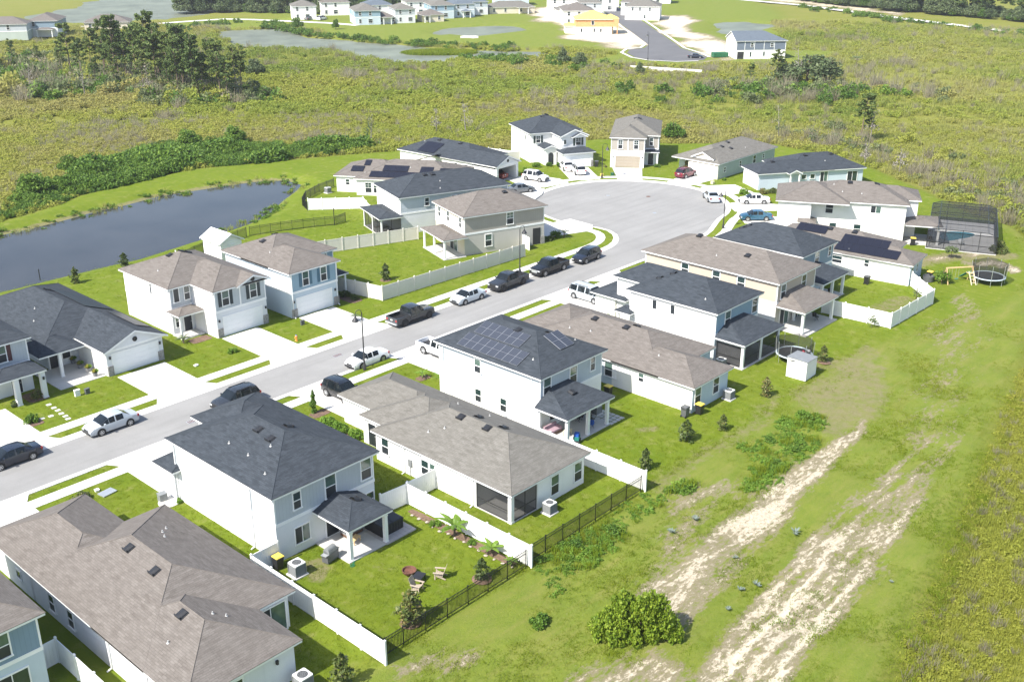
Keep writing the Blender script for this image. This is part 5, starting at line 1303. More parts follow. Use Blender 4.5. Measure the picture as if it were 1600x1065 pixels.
    for sd_ in (-1, 1):
        put('headlight', MB().box(xf - .22, xf + .005, sd_ * Wd * .68 - .17, sd_ * Wd * .68 + .17, hz, hz + .13).mesh('headlight'), M['headlamp'], root)
        put('taillight', MB().box(xr - .012, xr + (.02 if kind == 'pickup' else .14), sd_ * Wd * .76 - .13, sd_ * Wd * .76 + .13, bz - .18, bz + .04).mesh('taillight'), M['taillamp'], root)
        mx_ = D['ws'][1] - .28; mz_ = [s for s in D['st'] if s[3]][-1][1] + .05
        put('mirror', MB().box(mx_ - .07, mx_ + .07, sd_ * (Wd + .09) - .1, sd_ * (Wd + .09) + .1, mz_, mz_ + .13).mesh('mirror'), P_, root)
        for wx in (-D['wb'] / 2 - (.25 if kind == 'pickup' else .0), D['wb'] / 2):
            rr = D['r']
            if kind == 'pickup': wx = -1.75 if wx < 0 else 1.9
            ang_ = PI / 2
            arch = shared(('arch', kind), lambda: MB().tube((0, -.02, 0), (0, .02, 0), rr + .075, None, 20).mesh('wheel_arch'))
            put('wheel_arch', arch, M['rubber'], root, (wx, sd_ * (Wd - .012), rr + .01))
            ty = shared(('tyre', kind), lambda: MB().tube((0, -.11, 0), (0, .11, 0), rr, None, 24).mesh('wheel', 40))
            w_ = put('wheel', ty, M['rubber'], root, (wx, sd_ * (Wd - .085), rr))
            def rimm():
                mb = MB().tube((0, -.116, 0), (0, .116, 0), rr * .3, None, 10)
                for k in range(5):
                    t_ = 2 * PI * k / 5; mb.bar((0, 0, 0), (rr * .62 * math.cos(t_), 0, rr * .62 * math.sin(t_)), .075, .235, (0, 1, 0))
                k0 = len(mb.v); n = 20
                for yy in (-.114, .114):
                    for r2_ in (rr * .58, rr * .68):
                        for k in range(n): mb.v.append((r2_ * math.cos(2 * PI * k / n), yy, r2_ * math.sin(2 * PI * k / n)))
                for s_ in (0, 2):
                    for k in range(n):
                        j2 = (k + 1) % n; mb.f.append((k0 + s_ * n + k, k0 + s_ * n + j2, k0 + (s_ + 1) * n + j2, k0 + (s_ + 1) * n + k))
                return mb.mesh('rim')
            put('rim', shared(('rim', kind, rim), rimm), M[rim], w_)
    put('number_plate', MB().box(xr - .02, xr, -.16, .16, bz - .15, bz + .0).mesh('number_plate'), M['plate'], root)
    if kind in ('suv', 'van'):
        for sd_ in (-1, 1): put('roof_rail', MB().bar((-1.6, sd_ * Wd * .66, D['st'][5][2] + .04), (.3, sd_ * Wd * .66, D['st'][5][2] + .04), .04, .05).mesh('roof_rail'), M['black_plastic'], root)
    return root
ST = 'vehicles parked along the street'
vehicle('navy blue sedan parked at the kerb on the far left edge', 30.9, 85.9, 180, 'sedan', 'navy', group=ST)
vehicle('silver sedan parked in front of the square stepping stones', 39.8, 85.7, 180, 'sedan', 'silver', group=ST)
vehicle('dark car half hidden behind the foreground charcoal roof', 50.2, 81.5, 180, 'suv', 'charcoal', group=ST)
vehicle('white sedan with sunroof parked beside the near street lamp', 65.1, 80.1, 180, 'sedan', 'white', group=ST)
vehicle('dark grey pickup with open bed parked tail first near the light blue house', 76.5, 85.9, 0, 'pickup', 'charcoal', group=ST, rim='rim_dark')
vehicle('pale silver coupe parked between the two dark pickups', 85.6, 85.8, 180, 'sedan', 'paleblue', group=ST)
vehicle('charcoal pickup parked between the silver coupe and the black pickup', 92.6, 85.8, 182, 'pickup', 'charcoal', group=ST, rim='rim_dark')
vehicle('black pickup with chrome grille parked along the white yard fence', 100.4, 85.8, 180, 'pickup', 'black', group=ST)
vehicle('dark blue grey suv at the head of the parked row by the curved verge', 107.4, 85.3, 183, 'suv', 'navy', group=ST)
vehicle('silver minivan parked on the drive of the sky blue house', 95.3, 75.2, -90, 'van', 'silver', z=.046, group='vehicles on driveways')
vehicle('white pickup showing only its tail behind the solar panel house', 71.4, 75.6, -90, 'pickup', 'white', z=.046, group='vehicles on driveways')
vehicle('black suv on the drive of the corner screened porch house', 57.9, 75.2, -90, 'suv', 'black', z=.046, group='vehicles on driveways')
vehicle('white suv on the drive of the open garage house', 136.0, 119.6, -80, 'suv', 'white', z=.046, group='vehicles on driveways')
vehicle('white car nearer the street before the arched entry house', 145.0, 117.6, 55, 'suv', 'white', z=.05, group='vehicles on driveways')
vehicle('white car nearer the garage of the arched entry house', 146.0, 121.1, 55, 'sedan', 'white', z=.05, group='vehicles on driveways')
vehicle('burgundy suv on the drive of the sage green house', 155.6, 102.2, 0, 'suv', 'burgundy', z=.046, group='vehicles on driveways')
vehicle('silver sedan parked alone at the kerb of the turning circle', 145.6, 90.6, 48, 'sedan', 'silver', group=ST)
vehicle('white sedan on the drive beside the big white house', 148.0, 84.2, 133, 'sedan', 'white', z=.046, group='vehicles on driveways')
vehicle('blue sedan showing above the steel blue house roof', 139.6, 78.9, 133, 'sedan', 'blue', z=.05, group='vehicles on driveways')
vehicle('grey car peeking past the long charcoal ridge of the lanai house', 128.2, 116.0, -25, 'sedan', 'grey', z=.05, group='vehicles on driveways')
vehicle('red car inside the open garage', 132.9, 126.2, 93, 'sedan', 'red', z=.05, group='vehicles on driveways')
vehicle('dark sedan parked on the far unfinished cul-de-sac', 288.2, 188.4, -60, 'sedan', 'navy', z=.05, group='far vehicles')
vehicle('white van parked before the first far white house', 284.6, 367.6, 20, 'van', 'white', z=.06, group='far vehicles')
vehicle('dark car parked under the first far white house', 281.6, 372.0, 20, 'sedan', 'grey', z=.06, group='far vehicles')

# ================================================================== STREET FURNITURE AND YARD THINGS
def street_lamp(x, y, ang, hh, label):
    r = thing('street_lamp', label, 'street lamp', (x, y, 0), ang, 'street lamps')
    put('pole', shared(('lp', hh), lambda: MB().lathe([(.17, 0), (.17, .5), (.1, .7), (.075, 1.2), (.055, hh)], 10).mesh('pole', 40)), M['dark_metal'], r)
    mb = MB(); prev = (0, 0, hh - .05)
    for a in range(0, 181, 30):
        p = (-.42 + .42 * math.cos(R(a)), 0, hh - .05 + .42 * math.sin(R(a))); mb.tube(prev, p, .03, None, 6, False) if p != prev else None; prev = p
    mb.tube(prev, (-.84, 0, hh - .35), .03, None, 6)
    put('arm', mb.mesh('arm'), M['dark_metal'], r)
    hd = put('lamp_shade', shared('lshade', lambda: MB().lathe([(.06, .32), (.1, .25), (.16, .12), (.34, -.14), (.36, -.2), (.33, -.2), (.1, .08)], 14).mesh('lamp_shade', 40)), M['dark_metal'], r, (-.84, 0, hh - .5))
    put('lamp_glass', shared('lglass', lambda: MB().lathe([(.3, -.19), (.26, -.28), (.12, -.36), (.01, -.38)], 12).mesh('lamp_glass', 50)), M['headlamp'], hd)
street_lamp(63.6, 78.75, R(-90) * 0 + PI * .0, 6.2, 'dark street lamp beside the white sedan with sunroof')
street_lamp(96.9, 87.75, PI, 5.9, 'dark street lamp behind the parked pickups at the yard fence')
street_lamp(132.4, 80.0, -.3, 5.6, 'dark street lamp on the right edge of the turning circle')
street_lamp(145.0, 112.3, PI * .8, 5.6, 'dark street lamp at the far edge of the turning circle')
street_lamp(274.4, 196.4, 0, 8.0, 'thin lamp post at the far unfinished cul-de-sac')

def ac_unit(x, y, label, s_=1.0, rz=0):
    r = thing('air_conditioner', label, 'air conditioner', (x, y, 0), rz, 'condenser units')
    r.scale = (s_, s_, s_)
    put('pad', shared('acpad', lambda: MB().box(-.52, .52, -.52, .52, -.03, .09).mesh('pad')), M['concrete'], r)
    def body():
        mb = MB().box(-.38, .38, -.38, .38, .09, .84)
        for i in range(12):
            z = .14 + i * .056; mb.box(-.395, .395, -.395, .395, z, z + .02)
        for a in (-1, 1):
            for b_ in (-1, 1): mb.box(a * .39 - .03, a * .39 + .03, b_ * .39 - .03, b_ * .39 + .03, .09, .86)
        return mb.mesh('cabinet')
    put('cabinet', shared('acb', body), M['ac_grey'], r)
    put('top_plate', shared('act', lambda: MB().extrude([(-.42, -.36), (-.36, -.42), (.36, -.42), (.42, -.36), (.42, .36), (.36, .42), (-.36, .42), (-.42, .36)], .86, .93).mesh('top_plate')), M['ac_white'], r)
    def grille():
        mb = MB()
        for rr in (.3, .22, .14): mb.lathe([(rr, .935), (rr, .95), (rr - .025, .95), (rr - .025, .935)], 18)
        for k in range(8): mb.bar((0, 0, .945), (.3 * math.cos(k * PI / 4), .3 * math.sin(k * PI / 4), .945), .015, .012)
        return mb.mesh('fan_guard')
    put('fan_guard', shared('acg', grille), M['ac_grey'], r)
    put('fan_opening', shared('aco', lambda: MB().lathe([(.31, .931), (.01, .934)], 18).mesh('fan_opening')), M['interior'], r)
    return r
ac_unit(37.0, 54.5, 'condenser unit behind the foreground charcoal roofed house', 1.1)
ac_unit(30.0, 44.6, 'condenser unit at the bottom edge beside the tan roof', 1.1)
ac_unit(55.3, 46.9, 'condenser unit next to the corner screened porch')
ac_unit(82.6, 47.9, 'condenser unit behind the long pale blue house')
ac_unit(88.6, 52.6, 'condenser unit beside the privacy blind of the screened porch')
ac_unit(131.0, 50.6, 'condenser unit near the playset behind the solar array house')
ac_unit(106.6, 138.9, 'condenser unit at the pond side wall of the scattered solar roof')
ac_unit(71.5, 55.2, 'condenser unit right of the patio with blue chairs', .95)
def bin_(x, y, label, lid, rz=0, body='black_plastic'):
    r = thing('wheelie_bin', label, 'bin', (x, y, 0), rz, 'wheeled bins')
    def b():
        mb = MB(); mb.v = [(-.24, -.24, .08), (.24, -.24, .08), (.24, .24, .08), (-.24, .24, .08), (-.3, -.32, 1.0), (.3, -.32, 1.0), (.3, .32, 1.0), (-.3, .32, 1.0)]
        mb.f = [(3, 2, 1, 0), (4, 5, 6, 7), (0, 1, 5, 4), (1, 2, 6, 5), (2, 3, 7, 6), (3, 0, 4, 7)]; mb.box(-.32, .32, -.34, .34, .94, 1.0); return mb.mesh('bin_body')
    put('body', shared(('binb', body), b), M[body], r)
    put('lid', shared(('binl', lid), lambda: MB().box(-.33, .33, -.36, .36, 1.005, 1.05).box(-.27, .27, -.28, .3, 1.05, 1.09).mesh('lid')), M[lid], r)
    put('handle', shared('binh', lambda: MB().tube((-.25, .4, .95), (.25, .4, .95), .02).mesh('handle')), M['black_plastic'], r)
    for sx in (-1, 1): put('wheel', shared('binw', lambda: MB().tube((-.03, 0, 0), (.03, 0, 0), .12, None, 12).mesh('wheel')), M['rubber'], r, (sx * .24, .26, .12))
bin_(36.55, 56.1, 'black bin with yellow lid in the corner behind the condenser', 'yellow_lid')
bin_(76.5, 48.75, 'grey bin against the sunlit side wall of the pale blue house', 'grey_plastic', 1.57, 'grey_plastic')
bin_(77.9, 48.1, 'black bin with yellow lid at the rear corner of the pale blue house', 'yellow_lid')
bin_(123.1, 53.4, 'dark bin standing against the sunlit wall above the small fenced yard', 'grey_plastic', 1.57, 'black_plastic')
bin_(75.4, 56.8, 'black bin with yellow lid between solar panel house and pale blue house', 'yellow_lid')
bin_(130.2, 48.4, 'black bin with yellow lid beside the tub near the playset', 'yellow_lid')
bin_(143.0, 56.2, 'black bin with yellow lid under the pool side patio', 'yellow_lid', .5)
bin_(151.2, 118.4, 'dark bin beside the taupe house facing the circle', 'grey_plastic', .6)
o = MB().lathe([(.01, .05), (.62, .05), (.7, .75), (.66, .75), (.6, .12)], 18).build('stock_tub', M['grey_plastic'], None, 40, (129.3, 48.2, 0)); tag(o, 'round grey tub beside the bins near the playset', 'tub')

# hot tub
r = thing('hot_tub', 'square hot tub with black padded cover on the patio edge', 'hot tub', (45.1, 54.6, 0), .0)
put('shell', MB().extrude([(-1.05, -.95), (-.95, -1.05), (.95, -1.05), (1.05, -.95), (1.05, .95), (.95, 1.05), (-.95, 1.05), (-1.05, .95)], .1, .86).mesh('shell'), M['interior'], r)
for i in range(16):
    put('side_slat', shared('hts', lambda: MB().box(-.055, .055, -.015, .015, .14, .82).mesh('side_slat')), M['black_plastic'], r, (-.95 + (i % 8) * .27, -1.065 if i < 8 else 1.065, 0))
for sx in (-.53, .53): put('cover', shared('htc', lambda: MB().box(-.52, .52, -1.08, 1.08, .865, .97).box(-.48, .48, -1.04, 1.04, .97, .995).mesh('cover')), M['black_plastic'], r, (sx, 0, 0))
pp = thing('paver_pad', 'brown paver pad under the hot tub', 'paving', (45.2, 54.4, 0))
for i in range(7):
    for j in range(8): put('paver', shared('pv1', lambda: MB().box(-.2, .2, -.2, .2, -.03, .10).mesh('paver')), M['pavers'], pp, (-1.27 + i * .42, -1.5 + j * .42, 0))

# garden chairs, fire pit
def adirondack(x, y, rz, label, mat='wood'):
    r = thing('garden_chair', label, 'chair', (x, y, 0), rz, 'chairs by the fire pit')
    for i in range(5): put('seat_slat', shared('as', lambda: MB().box(-.28, .28, -.05, .05, 0, .025).mesh('seat_slat')), M[mat], r, (0, -.22 + i * .115, .36 - i * .03))
    for i in range(6): put('back_slat', shared('ab', lambda: MB().bar((0, .24, .22), (0, .52, 1.0), .085, .022).mesh('back_slat')), M[mat], r, (-.25 + i * .1, 0, 0))
    for sx in (-1, 1):
        put('arm', shared('aa', lambda: MB().box(-.07, .07, -.38, .36, .55, .58).mesh('arm')), M[mat], r, (sx * .34, 0, 0))
        put('leg', shared('al', lambda: MB().box(-.02, .02, -.3, -.22, 0, .55).mesh('leg')), M[mat], r, (sx * .32, 0, 0)); put('leg', shared('al2', lambda: MB().bar((0, -.28, .36), (0, .5, .06), .03, .1).mesh('leg')), M[mat], r, (sx * .3, 0, 0))
adirondack(43.5, 46.9, R(215), 'pale wooden garden chair right of the fire pit')
adirondack(41.4, 46.9, R(20), 'pale wooden garden chair nearest the black fence')
o = MB().lathe([(.0, .12), (.3, .1), (.48, .25), (.52, .42), (.47, .42), (.42, .27), (.02, .18)], 18).build('fire_pit', M['rust'], None, 40, (42.3, 48.7, 0)); tag(o, 'round rusty fire pit bowl on the lawn', 'fire pit')
r = thing('low_table', 'low square black table between the garden chairs', 'table', (42.3, 47.7, 0), .35)
put('table_top', MB().box(-.42, .42, -.36, .36, .36, .42).mesh('table_top'), M['black_plastic'], r)
for sx in (-1, 1):
    for sy in (-1, 1): put('leg', shared('ltl', lambda: MB().box(-.03, .03, -.03, .03, 0, .36).mesh('leg')), M['black_plastic'], r, (sx * .35, sy * .3, 0))
# patio things of the foreground house
def sofa(x, y, rz, label, mat, w=1.5):
    r = thing('patio_sofa', label, 'sofa', (x, y, .09), rz)
    put('base', MB().box(-w / 2, w / 2, -.4, .4, .08, .3).mesh('base'), M['dark_wood'], r); put('backrest', MB().box(-w / 2, w / 2, .25, .42, .3, .8).mesh('backrest'), M[mat], r)
    for i in (-1, 1):
        put('seat_cushion', MB().box(-w / 4 + .02, w / 4 - .02, -.38, .24, .3, .46).mesh('seat_cushion'), M[mat], r, (i * w / 4, 0, 0)); put('armrest', MB().box(-.07, .07, -.4, .42, .3, .6).mesh('armrest'), M[mat], r, (i * (w / 2 - .06), 0, 0))
    return r
sofa(42.9, 55.7, 0, 'grey cushioned sofa under the foreground patio roof', 'fabric_grey')
sofa(65.6, 55.4, 0, 'mauve cushioned sofa under the long patio roof', 'pink_fabric', 1.6)
def ptable(x, y, label, mat, w=.9, d=.5, hh=.42, z=.09):
    r = thing('patio_table', label, 'table', (x, y, z), .3)
    for i in range(5): put('plank', MB().box(-w / 2, w / 2, -d / 2 + i * d / 5 + .005, -d / 2 + (i + 1) * d / 5 - .005, hh - .04, hh).mesh('plank'), M[mat], r)
    for sx in (-1, 1):
        for sy in (-1, 1): put('leg', MB().box(-.03, .03, -.03, .03, 0, hh - .04).mesh('leg'), M[mat], r, (sx * (w / 2 - .06), sy * (d / 2 - .06), 0))
ptable(42.3, 54.6, 'brown slatted coffee table on the foreground patio', 'new_wood'); ptable(66.3, 54.3, 'low pale table on the long patio', 'pvc_cream', .9, .6)
r = thing('grill', 'covered grey grill at the left of the foreground patio', 'grill', (39.7, 54.2, 0), .2)
put('cart', MB().box(-.6, .6, -.28, .28, .1, .75).mesh('cart'), M['grey_plastic'], r); put('hood', MB().box(-.42, .42, -.26, .26, .75, .95).tube((-.42, 0, .95), (.42, 0, .95), .24, None, 12).mesh('hood'), M['ac_grey'], r)
for sx in (-1, 1): put('side_shelf', MB().box(-.16, .16, -.24, .24, .72, .76).mesh('side_shelf'), M['galv'], r, (sx * .6, 0, 0))
o = MB().bar((0, 0, .02), (.5, .35, .02), .1, .04).bar((.5, .35, .02), (.95, .28, .02), .1, .04).lathe([(.18, .0), (.18, .06), (.12, .06), (.12, 0)], 12).build('garden_hose', M['green_plastic'], None, None, (40.3, 52.5, 0)); tag(o, 'coiled green garden hose at the patio post', 'hose')
def folding_chair(x, y, rz, label, mat):
    r = thing('camp_chair', label, 'chair', (x, y, .09), rz, 'chairs on the long patio')
    put('seat', MB().box(-.24, .24, -.22, .22, .4, .43).mesh('seat'), M[mat], r); put('backrest', MB().bar((0, .22, .43), (0, .32, .9), .48, .03, (1, 0, 0)).box(-.24, .24, .24, .3, .5, .9).mesh('backrest'), M[mat], r)
    for sx in (-1, 1):
        for a, b_ in ((-.22, .22), (.22, -.22)): put('leg', MB().bar((0, a, 0), (0, b_, .62), .025, .025).mesh('leg'), M['dark_metal'], r, (sx * .25, 0, 0))
folding_chair(68.7, 53.6, 2.6, 'blue folding chair on the long patio', 'blue_plastic'); folding_chair(69.6, 54.2, 1.4, 'dark folding chair nearest the patio end post', 'black_plastic'); folding_chair(69.1, 55.3, 3.4, 'dark folding chair against the patio wall', 'black_plastic')
ptable(69.9, 55.2, 'dark patio table behind the blue chair', 'dark_metal', 1.1, .8, .72)
r = thing('toy_cart', 'small teal and blue garden cart at the patio corner', 'cart', (65.9, 52.9, 0), .5)
put('tray', MB().box(-.4, .4, -.25, .25, .3, .62).mesh('tray'), M['teal_plastic'], r); put('load', MB().box(-.3, .3, -.2, .2, .62, .85).mesh('load'), M['blue_plastic'], r)
for sx in (-.28, .28): put('wheel', MB().tube((0, -.3, .16), (0, .3, .16), .16, None, 12).mesh('wheel'), M['rubber'], r, (sx, 0, 0))
pp = thing('paver_pad', 'square pale pavers beyond the long patio posts', 'paving', (71.2, 53.6, 0))
for i in range(4):
    for j in range(5): put('paver', shared('pv2', lambda: MB().box(-.21, .21, -.21, .21, -.03, .035).mesh('paver')), M['patio'], pp, (-.4 + i * .52, -.7 + j * .52, 0))
folding_chair(107.2, 51.8, .6, 'dark chair on the open back patio of the tan house', 'black_plastic')
sofa(114.0, 55.6, 0, 'dark sofa under the steel blue house patio', 'fabric_grey', 1.7); folding_chair(116.2, 54.6, 1.0, 'dark chair under the steel blue house patio', 'black_plastic')
r = sofa(98.6, 117.6, -1.9, 'dark sofa inside the large screened lanai', 'fabric_grey', 1.7)
o = ptable(97.5, 114.6, 'dark dining table inside the large screened lanai', 'dark_metal', 1.4, .9, .74)
folding_chair(145.6, 54.6, .5, 'dark chair under the pool side patio roof', 'black_plastic')

# trampolines
def trampoline(x, y, rz, rad, label, hn=1.8):
    r = thing('trampoline', label, 'trampoline', (x, y, 0), rz, 'trampolines'); n = 28; hz = .85
    put('mat', MB().lathe([(rad * .9, hz), (.01, hz - .03)], n).mesh('mat'), M['black_plastic'], r)
    mb = MB().lathe([(rad * .89, hz + .01), (rad * .9, hz + .05), (rad * 1.0, hz + .05), (rad * 1.02, hz - .03), (rad * .98, hz - .04)], n); put('edge_pad', mb.mesh('edge_pad', 50), M['galv'] if False else M['fabric_pale'], r)
    for k in range(8):
        t_ = 2 * PI * k / 8 + .2; c_, s_ = math.cos(t_), math.sin(t_)
        put('leg', MB().tube((rad * .98 * c_, rad * .98 * s_, 0), (rad * .98 * c_, rad * .98 * s_, hz), .025, None, 6).mesh('leg'), M['galv'], r)
        if k % 1 == 0: put('net_pole', MB().tube((rad * 1.02 * c_, rad * 1.02 * s_, hz), (rad * 1.06 * c_, rad * 1.06 * s_, hz + hn), .03, None, 6).mesh('net_pole'), M['galv'], r)
    nb = MB()
    for k in range(n):
        a, b_ = 2 * PI * k / n, 2 * PI * (k + 1) / n
        nb.quad([(rad * .96 * math.cos(a), rad * .96 * math.sin(a), hz + .05), (rad * .96 * math.cos(b_), rad * .96 * math.sin(b_), hz + .05), (rad * 1.02 * math.cos(b_), rad * 1.02 * math.sin(b_), hz + hn - .12 + .1 * math.cos(4 * b_)), (rad * 1.02 * math.cos(a), rad * 1.02 * math.sin(a), hz + hn - .12 + .1 * math.cos(4 * a))])
    put('safety_net', nb.mesh('safety_net'), M['net'], r)
M['fabric_pale'] = plain('pale_blue_pad', (.42, .50, .54), .7, .08)
trampoline(134.0, 42.6, .3, 2.0, 'trampoline with net standing alone on the far lawn')
trampoline(95.2, 48.0, .1, 1.85, 'trampoline with net beside the small white shed', 1.5)
for k, (x, y, mt, lb) in enumerate(((95.6, 47.2, 'red_plastic', 'red ball on the trampoline by the shed'), (96.2, 46.9, 'headlamp', 'white ball on the trampoline by the shed'))):
    tag(MB().lathe([(.18 * math.sin(PI * i / 8) + .001, .18 - .18 * math.cos(PI * i / 8)) for i in range(9)], 12).build('ball', M[mt], None, 60, (x, y, .86)), lb, 'ball')
# playset
r = thing('playset', 'small wooden playset with green slide and swing beam', 'playset', (131.9, 45.0, 0), R(-38))
put('swing_beam', MB().bar((-2.4, 0, 1.95), (1.4, 0, 1.95), .12, .14).mesh('swing_beam'), M['new_wood'], r)
for x_ in (-2.3, 1.2):
    for sy in (-1, 1): put('leg', MB().bar((x_, sy * .75, 0), (x_, 0, 1.95), .09, .09).mesh('leg'), M['new_wood'], r)
for sy in (-.3, .3): put('ladder_rail', MB().bar((.5, sy - 1.1, 0), (.5 + 0, sy * 1.0 - .1, 1.5), .07, .09).mesh('ladder_rail'), M['pvc_cream'], r, (0 if sy < 0 else .6, 0 if sy < 0 else -.6, 0))
for i in range(4): put('rung', MB().bar((.5, -1.2 + i * .28, .25 + i * .35), (1.1, -1.2 + i * .28, .25 + i * .35), .06, .06).mesh('rung'), M['pvc_cream'], r)
put('slide', MB().box(.5, 1.1, -.1, .0, 1.3, 1.36).bar((.8, 0, 1.3), (.8, 1.7, .15), .5, .06, (0, 0, 1)).mesh('slide'), M['teal_plastic'], r); put('platform', MB().box(.45, 1.15, -.5, .1, 1.2, 1.27).mesh('platform'), M['new_wood'], r)
for i in (-1.7, -.8):
    put('swing_seat', MB().box(i - .2, i + .2, -.1, .1, .45, .49).mesh('swing_seat'), M['teal_plastic'], r)
    for d_ in (-.2, .2): put('chain', MB().tube((i + d_, 0, .48), (i + d_, 0, 1.9), .012, None, 5).mesh('chain'), M['galv'], r)
# sheds
r = thing('garden_shed', 'small white shed with flat sloping grey roof on the back lawn', 'shed', (92.3, 45.6, 0), R(3))
mb = MB(); mb.v = [(-1.15, -1.05, 0), (1.15, -1.05, 0), (1.15, 1.05, 0), (-1.15, 1.05, 0), (-1.15, -1.05, 2.0), (1.15, -1.05, 1.85), (1.15, 1.05, 1.95), (-1.15, 1.05, 2.1)]
mb.f = [(3, 2, 1, 0), (4, 5, 6, 7), (0, 1, 5, 4), (1, 2, 6, 5), (2, 3, 7, 6), (3, 0, 4, 7)]
put('wall', mb.mesh('wall'), M['vinyl'], r)
mb = MB(); e = .07; mb.v = [(-1.15 - e, -1.05 - e, 2.005), (1.15 + e, -1.05 - e, 1.855), (1.15 + e, 1.05 + e, 1.955), (-1.15 - e, 1.05 + e, 2.105), (-1.15 - e, -1.05 - e, 2.055), (1.15 + e, -1.05 - e, 1.905), (1.15 + e, 1.05 + e, 2.005), (-1.15 - e, 1.05 + e, 2.155)]; mb.f = [(3, 2, 1, 0), (4, 5, 6, 7), (0, 1, 5, 4), (1, 2, 6, 5), (2, 3, 7, 6), (3, 0, 4, 7)]
put('roof', mb.mesh('roof'), M['ac_grey'], r)
for sy in (-.5, .5): d_ = put('door', MB().box(1.15, 1.19, sy - .46, sy + .46, .06, 1.75).mesh('door'), M['vinyl'], r); put('handle', MB().box(1.19, 1.22, sy * .25 - .02, sy * .25 + .02, .85, 1.05).mesh('handle'), M['black_metal'], d_)
put('vent', MB().box(-1.18, -1.15, .2, .75, 1.75, 1.85).mesh('vent'), M['black_metal'], r)
h = House('white gabled garden shed by the pond fence behind the light blue house', 75.5, 121.6, 0, True, 'garden_shed', 'shed')
h.wall(73.8, 77.0, 119.6, 123.8, 0, 2.6, 'vinyl'); h.roof(73.5, 77.3, 119.3, 124.1, 2.65, .55, 'y', ('gable', 'gable'), 'white_metal' if False else 'trim', 'vinyl', cap=False); h.door('S', 75.4, 119.6, 'white_door')

# pool and cage
r = thing('swimming_pool', 'kidney shaped turquoise pool inside the screen cage', 'pool', (151.0, 53.2, 0), R(-14))
def kid(s_):
    return [((2.9 + .25 * math.cos(2 * t_)) * s_ * math.cos(t_), (1.75 + .35 * math.sin(t_ * 1.0 + .6)) * s_ * math.sin(t_) - .25 * math.cos(2 * t_) * s_) for t_ in [2 * PI * i / 28 for i in range(28)]]
M['pool_water'] = watermat('pool_water', (.012, .13, .155), .05, .25)
for n_, m_, s_, z_ in (('coping', 'concrete', 1.09, .125), ('water', 'pool_water', 1.0, .131)):
    put(n_, MB().extrude(kid(s_), .02, z_).mesh(n_), M[m_], r)
deck = thing('pool_deck', 'light paver deck around the turquoise pool', 'deck', (151.8, 52.9, 0), R(-69.5))
for i in range(9):
    for j in range(16): put('paver', shared('pv3', lambda: MB().box(-.49, .49, -.49, .49, -.05, .11).mesh('paver')), M['patio'], deck, (-4.0 + i * 1.0, -7.5 + j * 1.0, 0))
cg = thing('pool_cage', 'black framed screen cage over the turquoise pool', 'screen enclosure', (151.8, 52.9, 0), R(-69.5))
fx, fy, fz = 4.4, 7.9, 2.5
def bar_(a, b_, nm='frame_bar'): put(nm, MB().bar(a, b_, .07, .07).mesh(nm), M['black_metal'], cg)
for j in range(6):
    yy = -fy + j * 2 * fy / 5
    for sx in (-1, 1): bar_((sx * fx, yy, .1), (sx * fx, yy, fz), 'upright')
    bar_((-fx, yy, fz), (-fx + 1.2, yy, fz + .4)); bar_((-fx + 1.2, yy, fz + .4), (fx - 1.2, yy, fz + .4)); bar_((fx - 1.2, yy, fz + .4), (fx, yy, fz))
for sx in (-1, 1):
    for z_ in (.15, 1.0, fz): bar_((sx * fx, -fy, z_), (sx * fx, fy, z_))
    bar_((sx * (fx - 1.2), -fy, fz + .4), (sx * (fx - 1.2), fy, fz + .4))
for sy in (-1, 1):
    for z_ in (.15, 1.0, fz): bar_((-fx, sy * fy, z_), (fx, sy * fy, z_))
    for i in range(1, 4): bar_((-fx + i * 2.2, sy * fy, .1), (-fx + i * 2.2, sy * fy, fz + .5), 'upright')
M['cage'] = screenmat(); M['cage'].name = 'pool_screen'
for n_ in M['cage'].node_tree.nodes:
    if n_.type == 'MIX_SHADER': n_.inputs[0].default_value = .5
def scr(q): put('screen', MB().quad(q).mesh('screen'), M['cage'], cg)
for sx in (-1, 1):
    scr([(sx * fx, -fy, .1), (sx * fx, fy, .1), (sx * fx, fy, fz), (sx * fx, -fy, fz)]); scr([(sx * fx, -fy, fz), (sx * fx, fy, fz), (sx * (fx - 1.2), fy, fz + .4), (sx * (fx - 1.2), -fy, fz + .4)])
scr([(-fx + 1.2, -fy, fz + .4), (fx - 1.2, -fy, fz + .4), (fx - 1.2, fy, fz + .4), (-fx + 1.2, fy, fz + .4)])
for sy in (-1, 1): scr([(-fx, sy * fy, .1), (fx, sy * fy, .1), (fx, sy * fy, fz), (-fx, sy * fy, fz)])
tag(MB().lathe([(.42 * math.sin(PI * i / 10) + .001, .42 - .42 * math.cos(PI * i / 10)) for i in range(11)], 14).build('beach_ball', M['headlamp'], None, 60, (147.3, 51.3, .13)), 'large white ball floating at the near end of the pool', 'ball')

